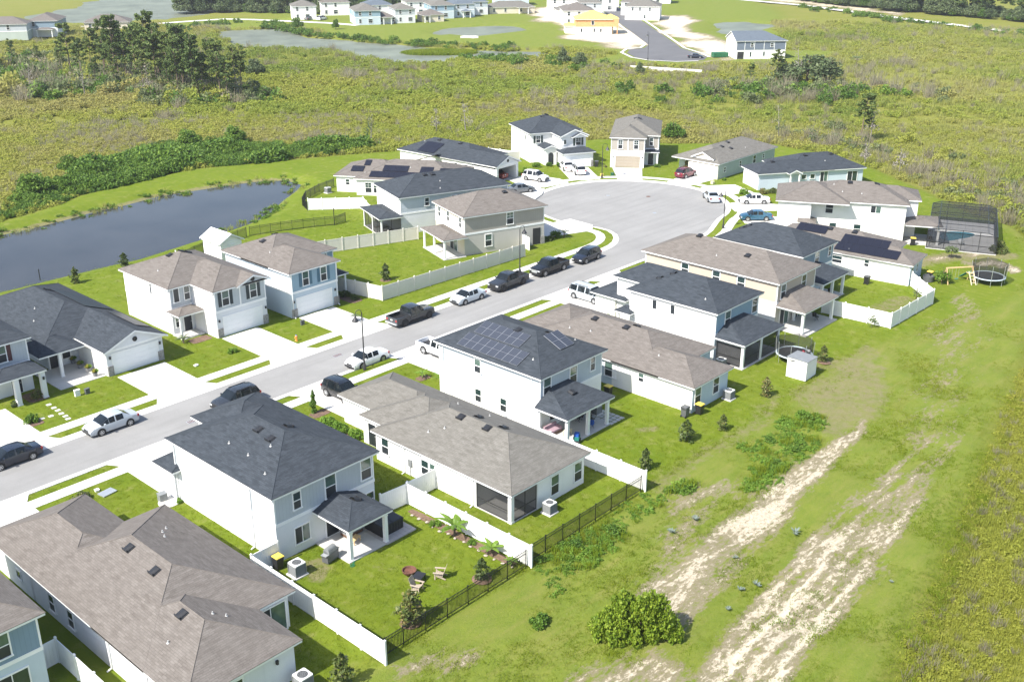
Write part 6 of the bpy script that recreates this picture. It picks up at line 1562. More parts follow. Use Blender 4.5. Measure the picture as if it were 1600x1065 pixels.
# small street things
r = thing('fire_hydrant', 'orange and blue fire hydrant on the lawn before the light blue house', 'hydrant', (63.7, 90.2, 0))
put('barrel', MB().lathe([(.17, 0), (.17, .06), (.11, .08), (.11, .5), (.14, .52), (.14, .56), (.1, .62), (.03, .68)], 12).mesh('barrel', 40), M['orange_paint'], r)
for sx in (-1, 1): put('outlet', MB().tube((0, 0, .4), (sx * .2, 0, .4), .06, None, 10).mesh('outlet'), M['orange_paint'], r)
put('cap', MB().lathe([(.1, .62), (.02, .72)], 10).mesh('cap'), M['blue_plastic'], r)
def ubox(x, y, label, mat, w=.5, d=.4, hh=.55):
    r = thing('utility_box', label, 'utility box', (x, y, 0), RND.uniform(-.2, .2)); put('cabinet', MB().box(-w / 2, w / 2, -d / 2, d / 2, 0, hh).mesh('cabinet'), M[mat], r); put('lid', MB().box(-w / 2 - .03, w / 2 + .03, -d / 2 - .03, d / 2 + .03, hh, hh + .05).mesh('lid'), M[mat], r)
ubox(33.6, 74.9, 'flat pale utility cover on the lawn beyond the foreground tan roof', 'leaf_agave' if False else 'galv', 1.2, .8, .06); ubox(33.2, 75.8, 'small white utility cap beside the flat pale cover', 'vinyl', .3, .3, .12)
ubox(67.1, 93.6, 'small dark sign box on the lawn left of the light blue drive', 'grey_plastic', .45, .2, .5); ubox(40.9, 94.2, 'white slanted yard sign beside the pale walkway', 'vinyl', .5, .25, .6); ubox(41.8, 94.0, 'small dark yard box beside the white slanted sign', 'grey_plastic', .45, .25, .5)
ubox(52.6, 92.2, 'small white meter lid on the lawn left of the dark shuttered house', 'vinyl', .35, .3, .08)
ubox(147.6, 112.0, 'small green utility box left of the taupe house drive', 'green_plastic', .5, .4, .5); ubox(145.9, 113.0, 'yellow green box left of the far circle lamp', 'leaf_yellow' if False else 'yellow_lid', .4, .4, .5)
ubox(154.4, 96.0, 'small cream utility box on the lawn right of the burgundy suv', 'pvc_cream', .5, .45, .4); ubox(162.6, 103.0, 'x', 'pvc_cream', .2, .2, .1) if False else None
ubox(36.0, 70.6, 'grey cube planter box on a white pad beside the white wall', 'ac_grey', .62, .55, .62)
o = MB().lathe([(.85, -.02), (.85, .055), (.02, .056)], 24).build('round_pad', M['concrete'], None, None, (36.2, 70.0, 0)); tag(o, 'round white gravel pad holding the grey planter', 'pad')
ubox(97.2, 109.6, 'grey utility cabinet beside the vinyl fence below the lanai', 'grey_plastic') if False else None
r = thing('mailbox_post', 'dark thin post standing at the pond edge', 'post', (54.3, 130.3, 0)); put('post', MB().tube((0, 0, 0), (0, 0, 1.5), .06, None, 8).mesh('post'), M['black_metal'], r)
o = MB().tube((0, 0, 0), (0, 0, 2.6), .06, None, 8).build('corner_post', M['black_metal'], None, None, (95.2, 123.0, 0)); tag(o, 'tall dark post at the bend of the pond fence', 'post')
for k, (x, y) in enumerate(((44.4, 102.0), (44.3, 100.3), (44.4, 98.8), (44.3, 97.2))):
    r = thing('potted_plant', 'potted yellow flower by the sunlit garage wall, %s from the street' % ('fourth', 'third', 'second', 'first')[k], 'plant', (x, y, .06), 0, 'pots by the garage wall')
    put('pot', shared('pot', lambda: MB().lathe([(.01, 0), (.2, 0), (.27, .42), (.24, .42), (.2, .36), (.01, .36)], 14).mesh('pot', 40)), M['clay'], r)
    POTS = globals().setdefault('POTS', []); POTS.append(r)
dm = thing('dumpster', 'green skip on the white sand of the far cul-de-sac', 'skip', (295.2, 184.2, 0), -.6)
put('body', MB().extrude([(-2.4, -1.1), (2.4, -1.1), (2.4, 1.1), (-2.4, 1.1)], .2, 1.5).mesh('body'), M['green_plastic'], dm)
for i in range(5): put('rib', MB().box(-2.2 + i * 1.05, -2.1 + i * 1.05, -1.16, 1.16, .2, 1.5).mesh('rib'), M['green_plastic'], dm)
# ================================================================== PLANTS
NR = np.random.RandomState(11)
_u = ['', 'first', 'second', 'third', 'fourth', 'fifth', 'sixth', 'seventh', 'eighth', 'ninth', 'tenth', 'eleventh', 'twelfth', 'thirteenth', 'fourteenth', 'fifteenth', 'sixteenth', 'seventeenth', 'eighteenth', 'nineteenth']
def ordinal(n): return _u[n] if n < 20 else ({20: 'twentieth', 30: 'thirtieth', 40: 'fortieth', 50: 'fiftieth'}[n] if n % 10 == 0 else {2: 'twenty', 3: 'thirty', 4: 'forty', 5: 'fifty'}[n // 10] + '-' + _u[n % 10])
ordn = [ordinal(i) for i in range(1, 60)]
def leaves(pts, size, up=.35, aspect=1.6, mat=None, name='crown', jit=.35, rs_=None):
    """one small quad per leaf clump, random attitude"""
    rs_ = rs_ or NR; n = len(pts); pts = np.asarray(pts, float)
    nrm = rs_.normal(size=(n, 3)); nrm[:, 2] += up * 2; nrm /= np.linalg.norm(nrm, axis=1)[:, None]
    a = np.cross(nrm, rs_.normal(size=(n, 3))); a /= np.linalg.norm(a, axis=1)[:, None]; b = np.cross(nrm, a)
    s = (size * (1 + jit * rs_.uniform(-1, 1, n)))[:, None]
    v = np.stack([pts + a * s * aspect * .5, pts + b * s * .5, pts - a * s * aspect * .5, pts - b * s * .5], 1).reshape(-1, 3)
    me = bpy.data.meshes.new(name); me.vertices.add(4 * n); me.vertices.foreach_set('co', v.astype(np.float32).ravel())
    me.loops.add(4 * n); me.loops.foreach_set('vertex_index', np.arange(4 * n, dtype=np.int32)); me.polygons.add(n); me.polygons.foreach_set('loop_start', np.arange(0, 4 * n, 4, dtype=np.int32))
    me.update(calc_edges=True)
    if mat: me.materials.append(M[mat])
    return me
def cone_pts(n, r_, h_, z0=.25, rs_=NR):
    z = rs_.uniform(0, 1, n) ** 1.15; rr = r_ * np.clip(np.sin(PI * (.16 + .84 * z)), 0, 1) ** .75 * (1 - .35 * z) * (.72 + .28 * np.sin(z * 17 + 1)) ; t_ = rs_.uniform(0, 2 * PI, n); q = rr * np.sqrt(rs_.uniform(.25, 1, n)) * (1 + .22 * np.sin(3 * t_ + z * 7))
    return np.stack([q * np.cos(t_), q * np.sin(t_), z0 + z * (h_ - z0)], 1)
def clump_pts(n, rx, ry, h_, k, cr, z0=.1, rs_=NR, dome=True):
    """k clumps scattered through a dome; leaves around each one"""
    c = rs_.normal(size=(k, 3)); c /= np.linalg.norm(c, axis=1)[:, None]; c *= rs_.uniform(.55, 1.0, k)[:, None] ** .6
    if dome: c[:, 2] = np.abs(c[:, 2])
    c *= np.array([rx, ry, h_ - cr]); c[:, 2] = np.maximum(c[:, 2], z0 + cr * .4) if dome else c[:, 2]
    ch = rs_.randint(0, k, n); d = rs_.normal(size=(n, 3)); d /= np.linalg.norm(d, axis=1)[:, None]
    p = c[ch] + d * (cr * rs_.uniform(.35, 1.0, n) ** .5 * rs_.uniform(.7, 1.2, k)[ch])[:, None]
    if dome: p[:, 2] = np.maximum(p[:, 2], z0 * .3 + rs_.uniform(0, .2, n))
    return p
def limbs(h_, r0, n, spread, z0f=.35, lean=(0, 0), mat='bark', name='trunk', seg=6, rs_=NR):
    mb = MB(); top = Vector((lean[0], lean[1], h_)); prev = Vector((0, 0, -.05)); kk = 5
    for i in range(1, kk + 1):
        f = i / kk; p = Vector((lean[0] * f * f + rs_.uniform(-.02, .02) * h_, lean[1] * f * f + rs_.uniform(-.02, .02) * h_, h_ * f)); mb.tube(prev, p, r0 * (1 - .85 * (i - 1) / kk), r0 * (1 - .85 * f), seg, False); prev = p
    for i in range(n):
        f = z0f + (1 - z0f) * i / max(1, n); a = rs_.uniform(0, 2 * PI); b0 = Vector((lean[0] * f * f, lean[1] * f * f, h_ * f)); l = spread * rs_.uniform(.6, 1.1) * (1.1 - .5 * f)
        m_ = b0 + Vector((math.cos(a) * l * .5, math.sin(a) * l * .5, l * .28)); e = b0 + Vector((math.cos(a + .2) * l, math.sin(a + .2) * l, l * rs_.uniform(.3, .6)))
        mb.tube(b0, m_, r0 * .34, r0 * .2, 5, False); mb.tube(m_, e, r0 * .2, r0 * .06, 5, False)
    me = mb.mesh(name); me.materials.append(M[mat]); return me
def plant(name, label, cat, x, y, trunk, crown, s_=1, rz=None, group=None, z=0):
    r = thing(name, label, cat, (x, y, z), RND.uniform(0, 6.28) if rz is None else rz, group)
    if not isinstance(s_, tuple): s_ = (s_, s_, s_)
    r.scale = s_
    if trunk: put('trunk', trunk, None, r)
    if crown: put('crown', crown, None, r)
    return r
MAG = [(limbs(1.9, .05, 6, .5), leaves(cone_pts(620, .8, 2.1, .15), .135, .2, 1.8, 'leaf_dark')) for _ in range(3)]
def mag(x, y, hh, label, k=0, ring=True, wide=1.0):
    plant('magnolia_tree', label, 'tree', x, y, MAG[k % 3][0], MAG[k % 3][1], (hh / 2.1 * wide, hh / 2.1 * wide, hh / 2.1), None, 'young yard trees')
    if ring:
        o = MB().lathe([(.75, .0), (.7, .05), (.02, .07)], 16).build('mulch_ring', M['mulch'], None, 60, (x, y, .0)); o.scale = (RND.uniform(.85, 1.15), RND.uniform(.85, 1.15), 1); tag(o, 'brown mulch under the ' + label, 'mulch')
mag(38.7, 44.6, 2.5, 'young magnolia in the hot tub yard by the fence middle', 0, True, 1.25)
mag(45.4, 44.6, 1.7, 'thin young tree in the hot tub yard near the fence corner', 1, True, 1.1)
mag(31.7, 43.0, 2.4, 'young magnolia at the bottom edge between house and white fence', 2, False)
mag(72.5, 45.9, 2.1, 'young magnolia left of the two on the lawn behind the bins', 0, False, 1.15)
mag(76.5, 44.7, 1.6, 'small young magnolia right of the two on the lawn behind the bins', 1, False)
mag(65.9, 45.5, 2.0, 'young magnolia just right of the white fence end', 2, False, .9)
mag(85.5, 45.6, 2.0, 'young magnolia between condenser and white shed', 0, False)
mag(96.9, 45.6, 1.85, 'young magnolia right of the white shed', 1, True)
mag(56.8, 126, 2.1, 'young magnolia on the pond lawn left of the dark shuttered house', 2, False)
mag(64.3, 127.6, 1.9, 'young magnolia at the pond by the white fence end', 1, False, 1.2)
mag(83.7, 98.5, 2.2, 'young magnolia alone in the white fenced corner yard', 0, True)
mag(79.2, 103.6, 1.5, 'sparse young tree beside the light blue house in the corner yard', 1, False, .8)
mag(116.8, 143.6, 2.2, 'young magnolia behind the scattered solar roof', 2, False, .8)
mag(158.6, 104.2, 2.3, 'dark columnar tree left of the burgundy suv', 1, False, .7)
mag(159.4, 132.6, 2.6, 'small dark tree between the two houses at the end of the circle', 0, False, .8)
OAK_S = (limbs(2.0, .05, 5, .6), leaves(clump_pts(700, .75, .75, 2.0, 9, .42, .7, NR), .13, .2, 1.7, 'leaf_bush'))
plant('yard_tree', 'round headed young tree between playset and pool cage', 'tree', 140.6, 49.9, limbs(1.1, .05, 2, .2), leaves(clump_pts(700, .7, .7, 2.3, 10, .4, 1.0), .13, .2, 1.7, 'leaf_oak'), 1.0)
plant('yard_tree', 'leaning green tree at the left end of the playset beam', 'tree', 129.6, 46.6, *OAK_S, 1.15)
plant('yard_tree', 'sparse young tree outside the small white fenced yard', 'tree', 109.4, 46.2, limbs(1.9, .04, 7, .5), leaves(clump_pts(160, .5, .5, 1.9, 9, .35, .5), .12, .2, 1.7, 'leaf_oak'), 1.0)
plant('yard_tree', 'sparse young tree inside the small white fenced yard', 'tree', 122.0, 46.6, limbs(1.7, .04, 7, .5), leaves(clump_pts(120, .5, .5, 1.7, 9, .3, .5), .11, .2, 1.7, 'leaf_oak'), 1.0)
plant('shrub', 'dark shrub beside the pool cage corner', 'shrub', 147.6, 46.3, None, leaves(clump_pts(900, .9, .9, 1.7, 10, .5), .14, .2, 1.6, 'leaf_dark'), 1.1)
# cypress-like column and hedge before the corner porch house
plant('conifer', 'slim dark conifer in a mulch bed before the corner porch house', 'tree', 53.9, 74.5, limbs(2.0, .05, 4, .2), leaves(cone_pts(800, .36, 2.2, .1), .1, .6, 2.2, 'leaf_thicket'), 1.05)
HED = [leaves(clump_pts(420, .5, .5, .95, 7, .3), .13, .3, 1.6, 'leaf_bright') for _ in range(3)]
for k in range(8):
    plant('hedge_shrub', 'bright green hedge shrub by the corner porch house walk, %s from the street' % ordn[k], 'shrub', 53.2 + RND.uniform(-.15, .15), 71.9 - k * .62, None, HED[k % 3], RND.uniform(.85, 1.15), None, 'hedge row shrubs')
for x, y, w_, d_ in ((53.4, 70, 1.3, 5.2), (54.2, 74.0, 1.9, 1.2), (66.2, 72.9, 1.5, 1.0), (71.9, 89.9, 1.6, 1.6), (48.2, 49.6, .7, 11.0), (35.4, 91.6, 1.5, 1.5), (38.1, 97.0, 2.0, 2.4), (76.2, 96.6, 1.8, 3.6), (56.9, 98.2, 2.4, 1.5)):
    o = MB().extrude([(-w_ / 2, -d_ / 2 * .8), (-w_ / 3, -d_ / 2), (w_ / 3, -d_ / 2), (w_ / 2, -d_ / 2 * .7), (w_ / 2 * .96, d_ / 2 * .8), (w_ / 3, d_ / 2), (-w_ / 3, d_ / 2), (-w_ / 2, d_ / 2 * .7)], -.05, .03).build('planting_bed', M['mulch'], None, None, (x, y, 0)); o['kind'] = 'structure'
SHR = [leaves(clump_pts(700, .6, .6, 1.0, 9, .34), .12, .3, 1.6, m_) for m_ in ('leaf_bush', 'leaf_bright', 'leaf_dark', 'leaf_thicket')]
for x, y, k, s_, lb in ((35.4, 91.9, 0, .95, 'round green shrub left of the stepping stones'), (57.1, 92.4, 1, .75, 'yellow green shrub on the lawn of the dark shuttered house'), (38.3, 96.9, 2, 1.0, 'dark shrub beside the burgundy shuttered house'), (35.8, 96.4, 2, .7, 'small dark shrub under the burgundy shuttered house'),
    (31.6, 75.5, 2, .9, 'dark round shrub at the tip of the foreground tan roof'), (36.7, 69.4, 1, .45, 'small lime shrub beside the grey planter'), (90.4, 73.2, 1, 1.1, 'bright green shrub behind the minivan drive'), (90.6, 70.6, 0, .7, 'low green shrub between drive and pale blue house'), (90.7, 68.9, 3, 1.1, 'pointed dark shrub beside the sky blue house porch'),
    (76.2, 97.6, 2, 1.0, 'dark shrub in the shade right of the light blue garage'), (76.6, 96.0, 2, .8, 'second dark shrub right of the light blue garage'), (112.6, 95.2, 0, 1.1, 'green shrub at the entry of the fenced corner house'), (110.8, 94.6, 2, .9, 'low dark shrub under the entry of the fenced corner house'),
    (160.3, 113.0, 0, 1.3, 'green shrub right of the taupe house door'), (158.2, 110.2, 0, .8, 'small shrub beside the taupe house walk'), (152.0, 117.0, 2, .5, 'little dark shrub left of the taupe house garage'), (139.8, 125.0, 1, 1.1, 'round green shrub left of the arched entry walk'), (143.6, 126.2, 0, 1.1, 'shrub at the arched entry'), (145.6, 124.8, 3, .9, 'shrub along the arched entry walk'), (146.5, 123.2, 3, 1.0, 'shrub at the garage corner of the arched entry house'),
    (151.9, 88.3, 1, 1.2, 'bright green shrub on the lawn above the white sedan'), (154.6, 86.4, 2, 1.1, 'low dark shrub before the charcoal single storey house'), (156.0, 85.4, 2, 1.1, 'second low dark shrub before the charcoal single storey house'), (148.9, 79.8, 0, .7, 'small shrub at the wall above the blue sedan'), (157.9, 95.9, 0, .6, 'small shrub at the garage corner of the sage green house'),
    (69.9, 91.9, 3, .0001, '')):
    if s_ > .01: plant('shrub', lb, 'shrub', x, y, None, SHR[k], s_, None, 'garden shrubs')
# palms with a clump of arching fronds
def palm_mesh(n, l, w_, droop, rise, mat, seg=5):
    V, F = [], []
    for i in range(n):
        a = 2 * PI * i / n + RND.uniform(-.3, .3); el = RND.uniform(.5, 1.15) * rise; ll = l * RND.uniform(.75, 1.1); s0 = len(V)
        for j in range(seg + 1):
            f = j / seg; rr = ll * f * math.cos(el * (1 - f * .5)); z = ll * f * math.sin(el) - droop * ll * f * f; ww = w_ * math.sin(PI * min(.97, f * .9 + .06)) * .5
            for sg, dz in ((-1, -.04 * l), (0, 0), (1, -.04 * l)): V.append((rr * math.cos(a) - sg * ww * math.sin(a), rr * math.sin(a) + sg * ww * math.cos(a), z + dz))
        for j in range(seg):
            for q in range(2): b0 = s0 + j * 3 + q; F.append((b0, b0 + 1, b0 + 4, b0 + 3))
    me = bpy.data.meshes.new('fronds'); me.from_pydata(V, [], F); me.materials.append(M[mat]); return me
def palm(name, label, x, y, n, l, w_, mat, stem=.5, droop=.5, rise=1.0, cat='palm', group=None):
    r = thing(name, label, cat, (x, y, 0), RND.uniform(0, 6), group)
    put('stem', MB().lathe([(.09, 0), (.07, stem), (.02, stem + .1)], 8).mesh('stem'), M['bark'], r); put('fronds', palm_mesh(n, l, w_, droop, rise, mat), None, r, (0, 0, stem))
palm('banana_plant', 'tall banana plant in the bed along the white fence', 48.05, 50.0, 12, 1.7, .42, 'leaf_banana', .7, .55, 1.1, 'plant', 'banana plants')
palm('banana_plant', 'smaller banana plant nearer the black fence', 48.1, 46.2, 10, 1.25, .34, 'leaf_banana', .5, .5, 1.1, 'plant', 'banana plants')
palm('banana_plant', 'little banana sprout by the fence corner', 48.0, 44.2, 8, .7, .24, 'leaf_banana', .3, .5, 1.2, 'plant', 'banana plants')
plant('shrub', 'round yellow green shrub in the bed along the white fence', 'shrub', 47.95, 52.0, None, SHR[1], .65, None, 'garden shrubs'); plant('shrub', 'small shrub between the banana plants', 'shrub', 48.1, 48.2, None, SHR[0], .5, None, 'garden shrubs')
for k in range(14):
    o = shared(('rk', k % 3), lambda: (lambda me: me)(MB().lathe([(.01, 0), (.16, .02), (.2, .09), (.12, .17), (.01, .2)], 7).mesh('rock', 60)))
    tag(put('rock', o, M['rock'], None, (47.75 + RND.uniform(-.12, .12), 54.4 - k * .8, 0), RND.uniform(0, 6), None, (RND.uniform(.35, .95), RND.uniform(.35, .9), RND.uniform(.4, .9))), 'pale edging rock of the white fence bed, %s counted from the hot tub' % ordn[k], 'rock', 'edging rocks of the fence bed')
palm('pygmy_palm', 'small palm in the bed by the light blue drive', 71.8, 90.0, 16, 1.0, .12, 'leaf_oak', .6, .6, 1.0)
palm('pygmy_palm', 'small yellowish palm before the solar panel house', 66.2, 73.0, 16, .95, .12, 'leaf_bright', .5, .6, 1.0)
palm('pygmy_palm', 'palm at the porch of the solar panel house', 66.0, 70.2, 14, 1.0, .12, 'leaf_bright', .9, .5, 1.0)
palm('pygmy_palm', 'palm beside the dark shuttered house porch', 55.1, 98.6, 18, 1.0, .12, 'leaf_oak', .5, .6, 1.0)
palm('cabbage_palm', 'lone palm rising from the brush on the right', 303.4, 143.1, 26, 1.9, .35, 'leaf_oak', 2.6, .7, 1.0)
palm('pygmy_palm', 'palm at the front of the fenced corner house', 113.0, 93.9, 14, 1.1, .13, 'leaf_oak', .8, .6, 1.0)
AG = [palm_mesh(16, .5, .11, .1, 1.25, 'leaf_agave') for _ in range(2)]
for k, (x, y, s_, lb) in enumerate(((62.0, 38.0, 1.0, 'blue grey rosette weed nearest the white fence end'), (59.3, 38.2, 1.0, 'blue grey rosette weed in the rough grass left of another'), (59.6, 32.9, .6, 'tiny blue grey weed at the start of the sand'), (65.6, 31.4, 1.2, 'large blue grey rosette weed right of the white sand track'), (57.7, 30.1, .9, 'blue grey rosette weed between the two sand tracks'), (56.4, 30.6, .8, 'blue grey weed just left of its twin between the sand tracks'), (53.9, 30.0, .7, 'blue grey weed above the big bush'), (64.3, 23.3, .5, 'tiny blue grey weed at the right border of the sand'))):
    r = thing('rosette_weed', lb, 'weed', (x, y, .05), k, 'blue grey weeds'); r.scale = (s_ * .75,) * 3
    put('rosette', AG[k % 2], None, r); q = put('rosette', AG[(k + 1) % 2], None, r, (.35, .2, 0)); q.scale = (.7,) * 3
for r in POTS: put('flowers', shared('flw', lambda: leaves(clump_pts(160, .24, .24, .5, 6, .16), .09, .4, 1.4, 'leaf_yellow')), None, r, (0, 0, .38)); 
for r in POTS: put('leaves', shared('flw2', lambda: leaves(clump_pts(160, .24, .24, .4, 6, .16), .11, .3, 1.6, 'leaf_bright')), None, r, (0, 0, .36))
# the big bush in the field
M['leaf_bush2'] = leafmat('field_bush_leaf', [(.045, .085, .008), (.085, .135, .012), (.135, .185, .016), (.19, .22, .025)], .4, .6, 1.7)
plant('large_bush', 'large round green bush in the rough field at the bottom', 'bush', 47.4, 33.0, limbs(1.6, .09, 16, 1.6, .1), leaves(np.concatenate([clump_pts(n_, rx, ry, hh, k_, .5, .1) + np.array([dx, dy, 0]) for n_, rx, ry, hh, k_, dx, dy in ((5000, 1.6, 1.5, 3.1, 40, .4, -.4), (4600, 1.5, 1.4, 2.9, 36, -.8, 1.0), (2800, 1.3, 1.1, 2.4, 24, .6, 1.0), (3400, 1.3, 1.2, 2.6, 28, 1.3, -1.5), (1600, .9, .9, 1.7, 14, -1.7, 1.9), (1200, .8, .8, 1.5, 12, 1.9, -2.3))]), .14, .45, 1.5, 'leaf_bush2'), (.8, .8, 1.35), 0)
for x, y, s_, lb in ((83.5, 40.4, .9, 'tall green weed clump left of the bare earth patch'), (77.4, 40.5, .6, 'small green weed clump below the pale blue house lawn'), (77.2, 38.0, .55, 'small weed clump beside the green rough'), (74.2, 38.0, .5, 'dark weed clump above the white sand'), (56.4, 41.6, .7, 'leafy weed at the black fence middle'), (53.0, 42.4, .6, 'leafy weed under the black fence'), (49.6, 43.0, .5, 'weed at the end of the white fence'), (44.2, 38.2, .8, 'dark weed clump above the big bush')):
    plant('weed_clump', lb, 'weed', x, y, None, SHR[3 if s_ < .8 else 0], (s_ * 1.3, s_ * 1.3, s_), None, 'weed clumps of the field')

# ---- pines and other single trees
def pine(h_, seed):
    rs_ = np.random.RandomState(seed); mb = MB(); pts = []
    lean = rs_.uniform(-.06, .06, 2) * h_; r0 = .011 * h_ + .05; kk = 6; prev = Vector((0, 0, -.3))
    for i in range(1, kk + 1):
        f = i / kk; p = Vector((lean[0] * f * f, lean[1] * f * f, h_ * f)); mb.tube(prev, p, r0 * (1 - .8 * (i - 1) / kk), r0 * (1 - .8 * f), 6, False); prev = p
    nb = rs_.randint(34, 46)
    for i in range(nb):
        f = rs_.uniform(.38, 1.0) ** .9; a = rs_.uniform(0, 2 * PI); l = h_ * .2 * (1.25 - f) ** .7 * rs_.uniform(.5, 1.25) + .4
        b0 = Vector((lean[0] * f * f, lean[1] * f * f, h_ * f * .98)); e = b0 + Vector((math.cos(a) * l, math.sin(a) * l, l * rs_.uniform(-.05, .4)))
        mb.tube(b0, e, r0 * .22, .015, 4, False)
        for t_ in (.55, .8, 1.0):
            if rs_.rand() < .2: continue
            c = b0 + (e - b0) * t_; n = rs_.randint(22, 42)
            d = rs_.normal(size=(n, 3)); d /= np.linalg.norm(d, axis=1)[:, None]; d[:, 2] *= .55
            pts.append(np.array(c) + d * (rs_.uniform(.25, .75, n) * (.045 * h_ + .22))[:, None])
    tr = mb.mesh('trunk'); tr.materials.append(M['pine_bark'])
    return tr, leaves(np.concatenate(pts), .3, .5, 2.0, 'leaf_pine', 'crown', .4, rs_)
PINES = [pine(14, s_) for s_ in range(5)]
PL = [(140.0, 292.8, 14.9), (137.4, 281.9, 11.2), (141.6, 284.1, 13.4), (142.8, 279.4, 11.8), (142.6, 273.0, 17.6), (144.5, 270.9, 13.4), (143.4, 264.0, 15.5), (143.7, 259.1, 19.1), (144.2, 255.5, 16.5), (147.2, 256.9, 12.0), (144.3, 247.9, 11.7), (145.5, 245.1, 16.7), (149.0, 247.2, 12.9), (145.5, 236.5, 10.2), (146.8, 235.1, 14.0), (146.3, 230.1, 14.4), (146.4, 227.3, 10.2), (142.6, 304.4, 7.4), (143.0, 335.8, 6.7), (139.9, 242.6, 8.7), (140.8, 256.2, 10.6), (137.9, 265.4, 8.5), (134.6, 269.0, 7.7), (141.6, 232.5, 8.0), (139.3, 249.0, 8.2), (145.6, 324.6, 5.5), (150, 264, 15), (151, 252, 14), (152, 240, 12), (149, 276, 14), (148, 286, 12), (152, 232, 12)] + [(RND.uniform(141, 154), RND.uniform(230, 290), RND.uniform(11, 15.5)) for _ in range(16)]
azs = sorted(range(len(PL)), key=lambda i: -math.atan2(PL[i][1], PL[i][0])); rank = {i: k for k, i in enumerate(azs)}
tall = max(range(len(PL)), key=lambda i: PL[i][2])
for k, (x, y, hh) in enumerate(PL):
    sz = 'tallest' if k == tall else ('tall' if hh > 13.5 else ('middling' if hh > 9.5 else 'short'))
    plant('pine_tree', '%s pine of the wood behind the pond, %s counted from its left' % (sz, ordn[rank[k]]), 'tree', x, y, PINES[k % 5][0], PINES[k % 5][1], (hh / 14 * RND.uniform(.72, 1.0), hh / 14 * RND.uniform(.72, 1.0), hh / 14), None, 'pines behind the pond')
UND = [(x + RND.uniform(-8, 8), y + RND.uniform(-8, 8)) for x, y, q in PL for _ in range(16)] + [(RND.uniform(108, 150), RND.uniform(262, 345)) for _ in range(150)]
def broad(h_, r_, seed, mat='leaf_oak', n=2600, k=34, z0=.25):
    rs_ = np.random.RandomState(seed)
    return limbs(h_ * .8, .03 * h_ + .04, 12, r_ * .8, .25, (rs_.uniform(-.3, .3), rs_.uniform(-.3, .3)), 'bark', 'trunk', 7, rs_), leaves(clump_pts(n, r_ * .8, r_ * .8, h_, k, r_ * .3, h_ * z0, rs_), .042 * h_ + .06, .35, 1.6, mat, 'crown', .4, rs_)
OAK = [broad(7, 4.2, 5), broad(7, 3.6, 6)]; RT = [broad(4, 2.6, 8, 'leaf_thicket'), broad(4, 2.4, 9, 'leaf_thicket')]
for x, y, hh, w_, b, lb in ((268.2, 139.7, 8.6, 1.35, OAK[0], 'broad grey green oak behind the brush on the right'), (273.5, 137.0, 6.6, 1.3, OAK[1], 'lower oak on the right side of the broad oak'), (264.5, 145.0, 6.0, 1.0, OAK[1], 'smaller oak squeezed left of the broad oak'), (73.7, 173.1, 4.4, 1.05, RT[0], 'round dark tree at the left end of the pond bank'), (85.4, 184.5, 3.3, 1.1, RT[1], 'dark bushy tree behind the pond bank bushes'), (111.7, 188.2, 4.0, 1.0, RT[0], 'dark pointed tree sticking out of the bank thicket'), (120, 185, 3.8, 1.0, RT[1], 'dark tree toward the right end of the bank thicket'), (182, 123, 3.6, 1.1, RT[0], 'dark green tree right of the taupe house'), (175.6, 257.6, 5.6, .9, OAK[0], 'grey green tree at the right end of the pine wood'),
    (250.9, 210.1, 5.2, .8, OAK[1], 'green tree left of the far meadow tongue'), (252.0, 204.9, 4.6, .9, OAK[0], 'bushy tree at the tip of the far meadow tongue'), (257.7, 347.9, 4.9, .8, RT[0], 'tree at the far shore below the first white house'), (266.1, 335.4, 4.4, .6, RT[1], 'pointed tree at the far shore below the long white house'), (250.4, 181.7, 3.5, .9, OAK[1], 'small tree in front of the far cul-de-sac'), (128, 166, 3.0, 1.2, RT[1], 'bush tree at the right end of the pond bank')):
    hr = 7 if b in OAK else 4; plant('broad_tree', lb, 'tree', x, y, b[0], b[1], (hh / hr * w_, hh / hr * w_, hh / hr), None, 'single trees in the wetland')
for x, y, hh, k, lb in ((254.0, 148.6, 5.4, 1, 'small conical pine left of the oak clump'), (262.6, 145.8, 8.6, 3, 'dark pine just left of the broad oak'), (206.9, 94.8, 9.2, 2, 'thin ivy grown tree leaning over the right brush'), (208.9, 94.2, 5.2, 4, 'short companion of the ivy grown tree')):
    plant('pine_tree', lb, 'tree', x, y, PINES[k][0], PINES[k][1], (hh / 14 * 1.1, hh / 14 * 1.1, hh / 14), None, 'single trees in the wetland')
def snag(h_, seed, n=9):
    return limbs(h_, .02 * h_, n, h_ * .28, .25, (.1 * h_, .05 * h_), 'dead_wood', 'trunk', 6, np.random.RandomState(seed))
for k, (x, y, hh, lb) in enumerate(((197.3, 108.0, 6.3, 'bare white snag behind the sage green house'), (208.2, 93.4, 7.0, 'bare leaning snag beside the ivy grown tree'), (266, 141.6, 9.5, 'bare pole tree rising through the oak clump'), (138.1, 165.0, 5.6, 'bare grey tree above the bank thicket'), (158.7, 159.0, 6.6, 'bare grey tree behind the solar garage roof'), (154, 163, 5.0, 'bare grey tree beside its taller twin behind the solar garage roof'), (128, 262, 8, 'bare grey tree low in front of the pine wood'), (136, 245, 8.5, 'bare leaning grey tree in front of the pine wood'), (186, 84, 4.6, 'bare grey bushy tree right of the charcoal single storey house'), (196, 100, 4.0, 'bare grey tree beyond the sage green house'), (183, 76, 5.0, 'tall bare tree at the right edge above the pool'), (118, 270, 8, 'bare grey tree at the left foot of the pine wood'), (150, 228, 8, 'reddish bare tree at the right end of the pine wood'))):
    r = plant('dead_tree', lb, 'tree', x, y, snag(hh, k), leaves(clump_pts(140, hh * .2, hh * .2, hh, 14, hh * .1, hh * .3), .16, 0, 2.5, 'dead_wood' if k % 3 else 'leaf_oak', 'crown') , 1, None, 'bare trees in the wetland')

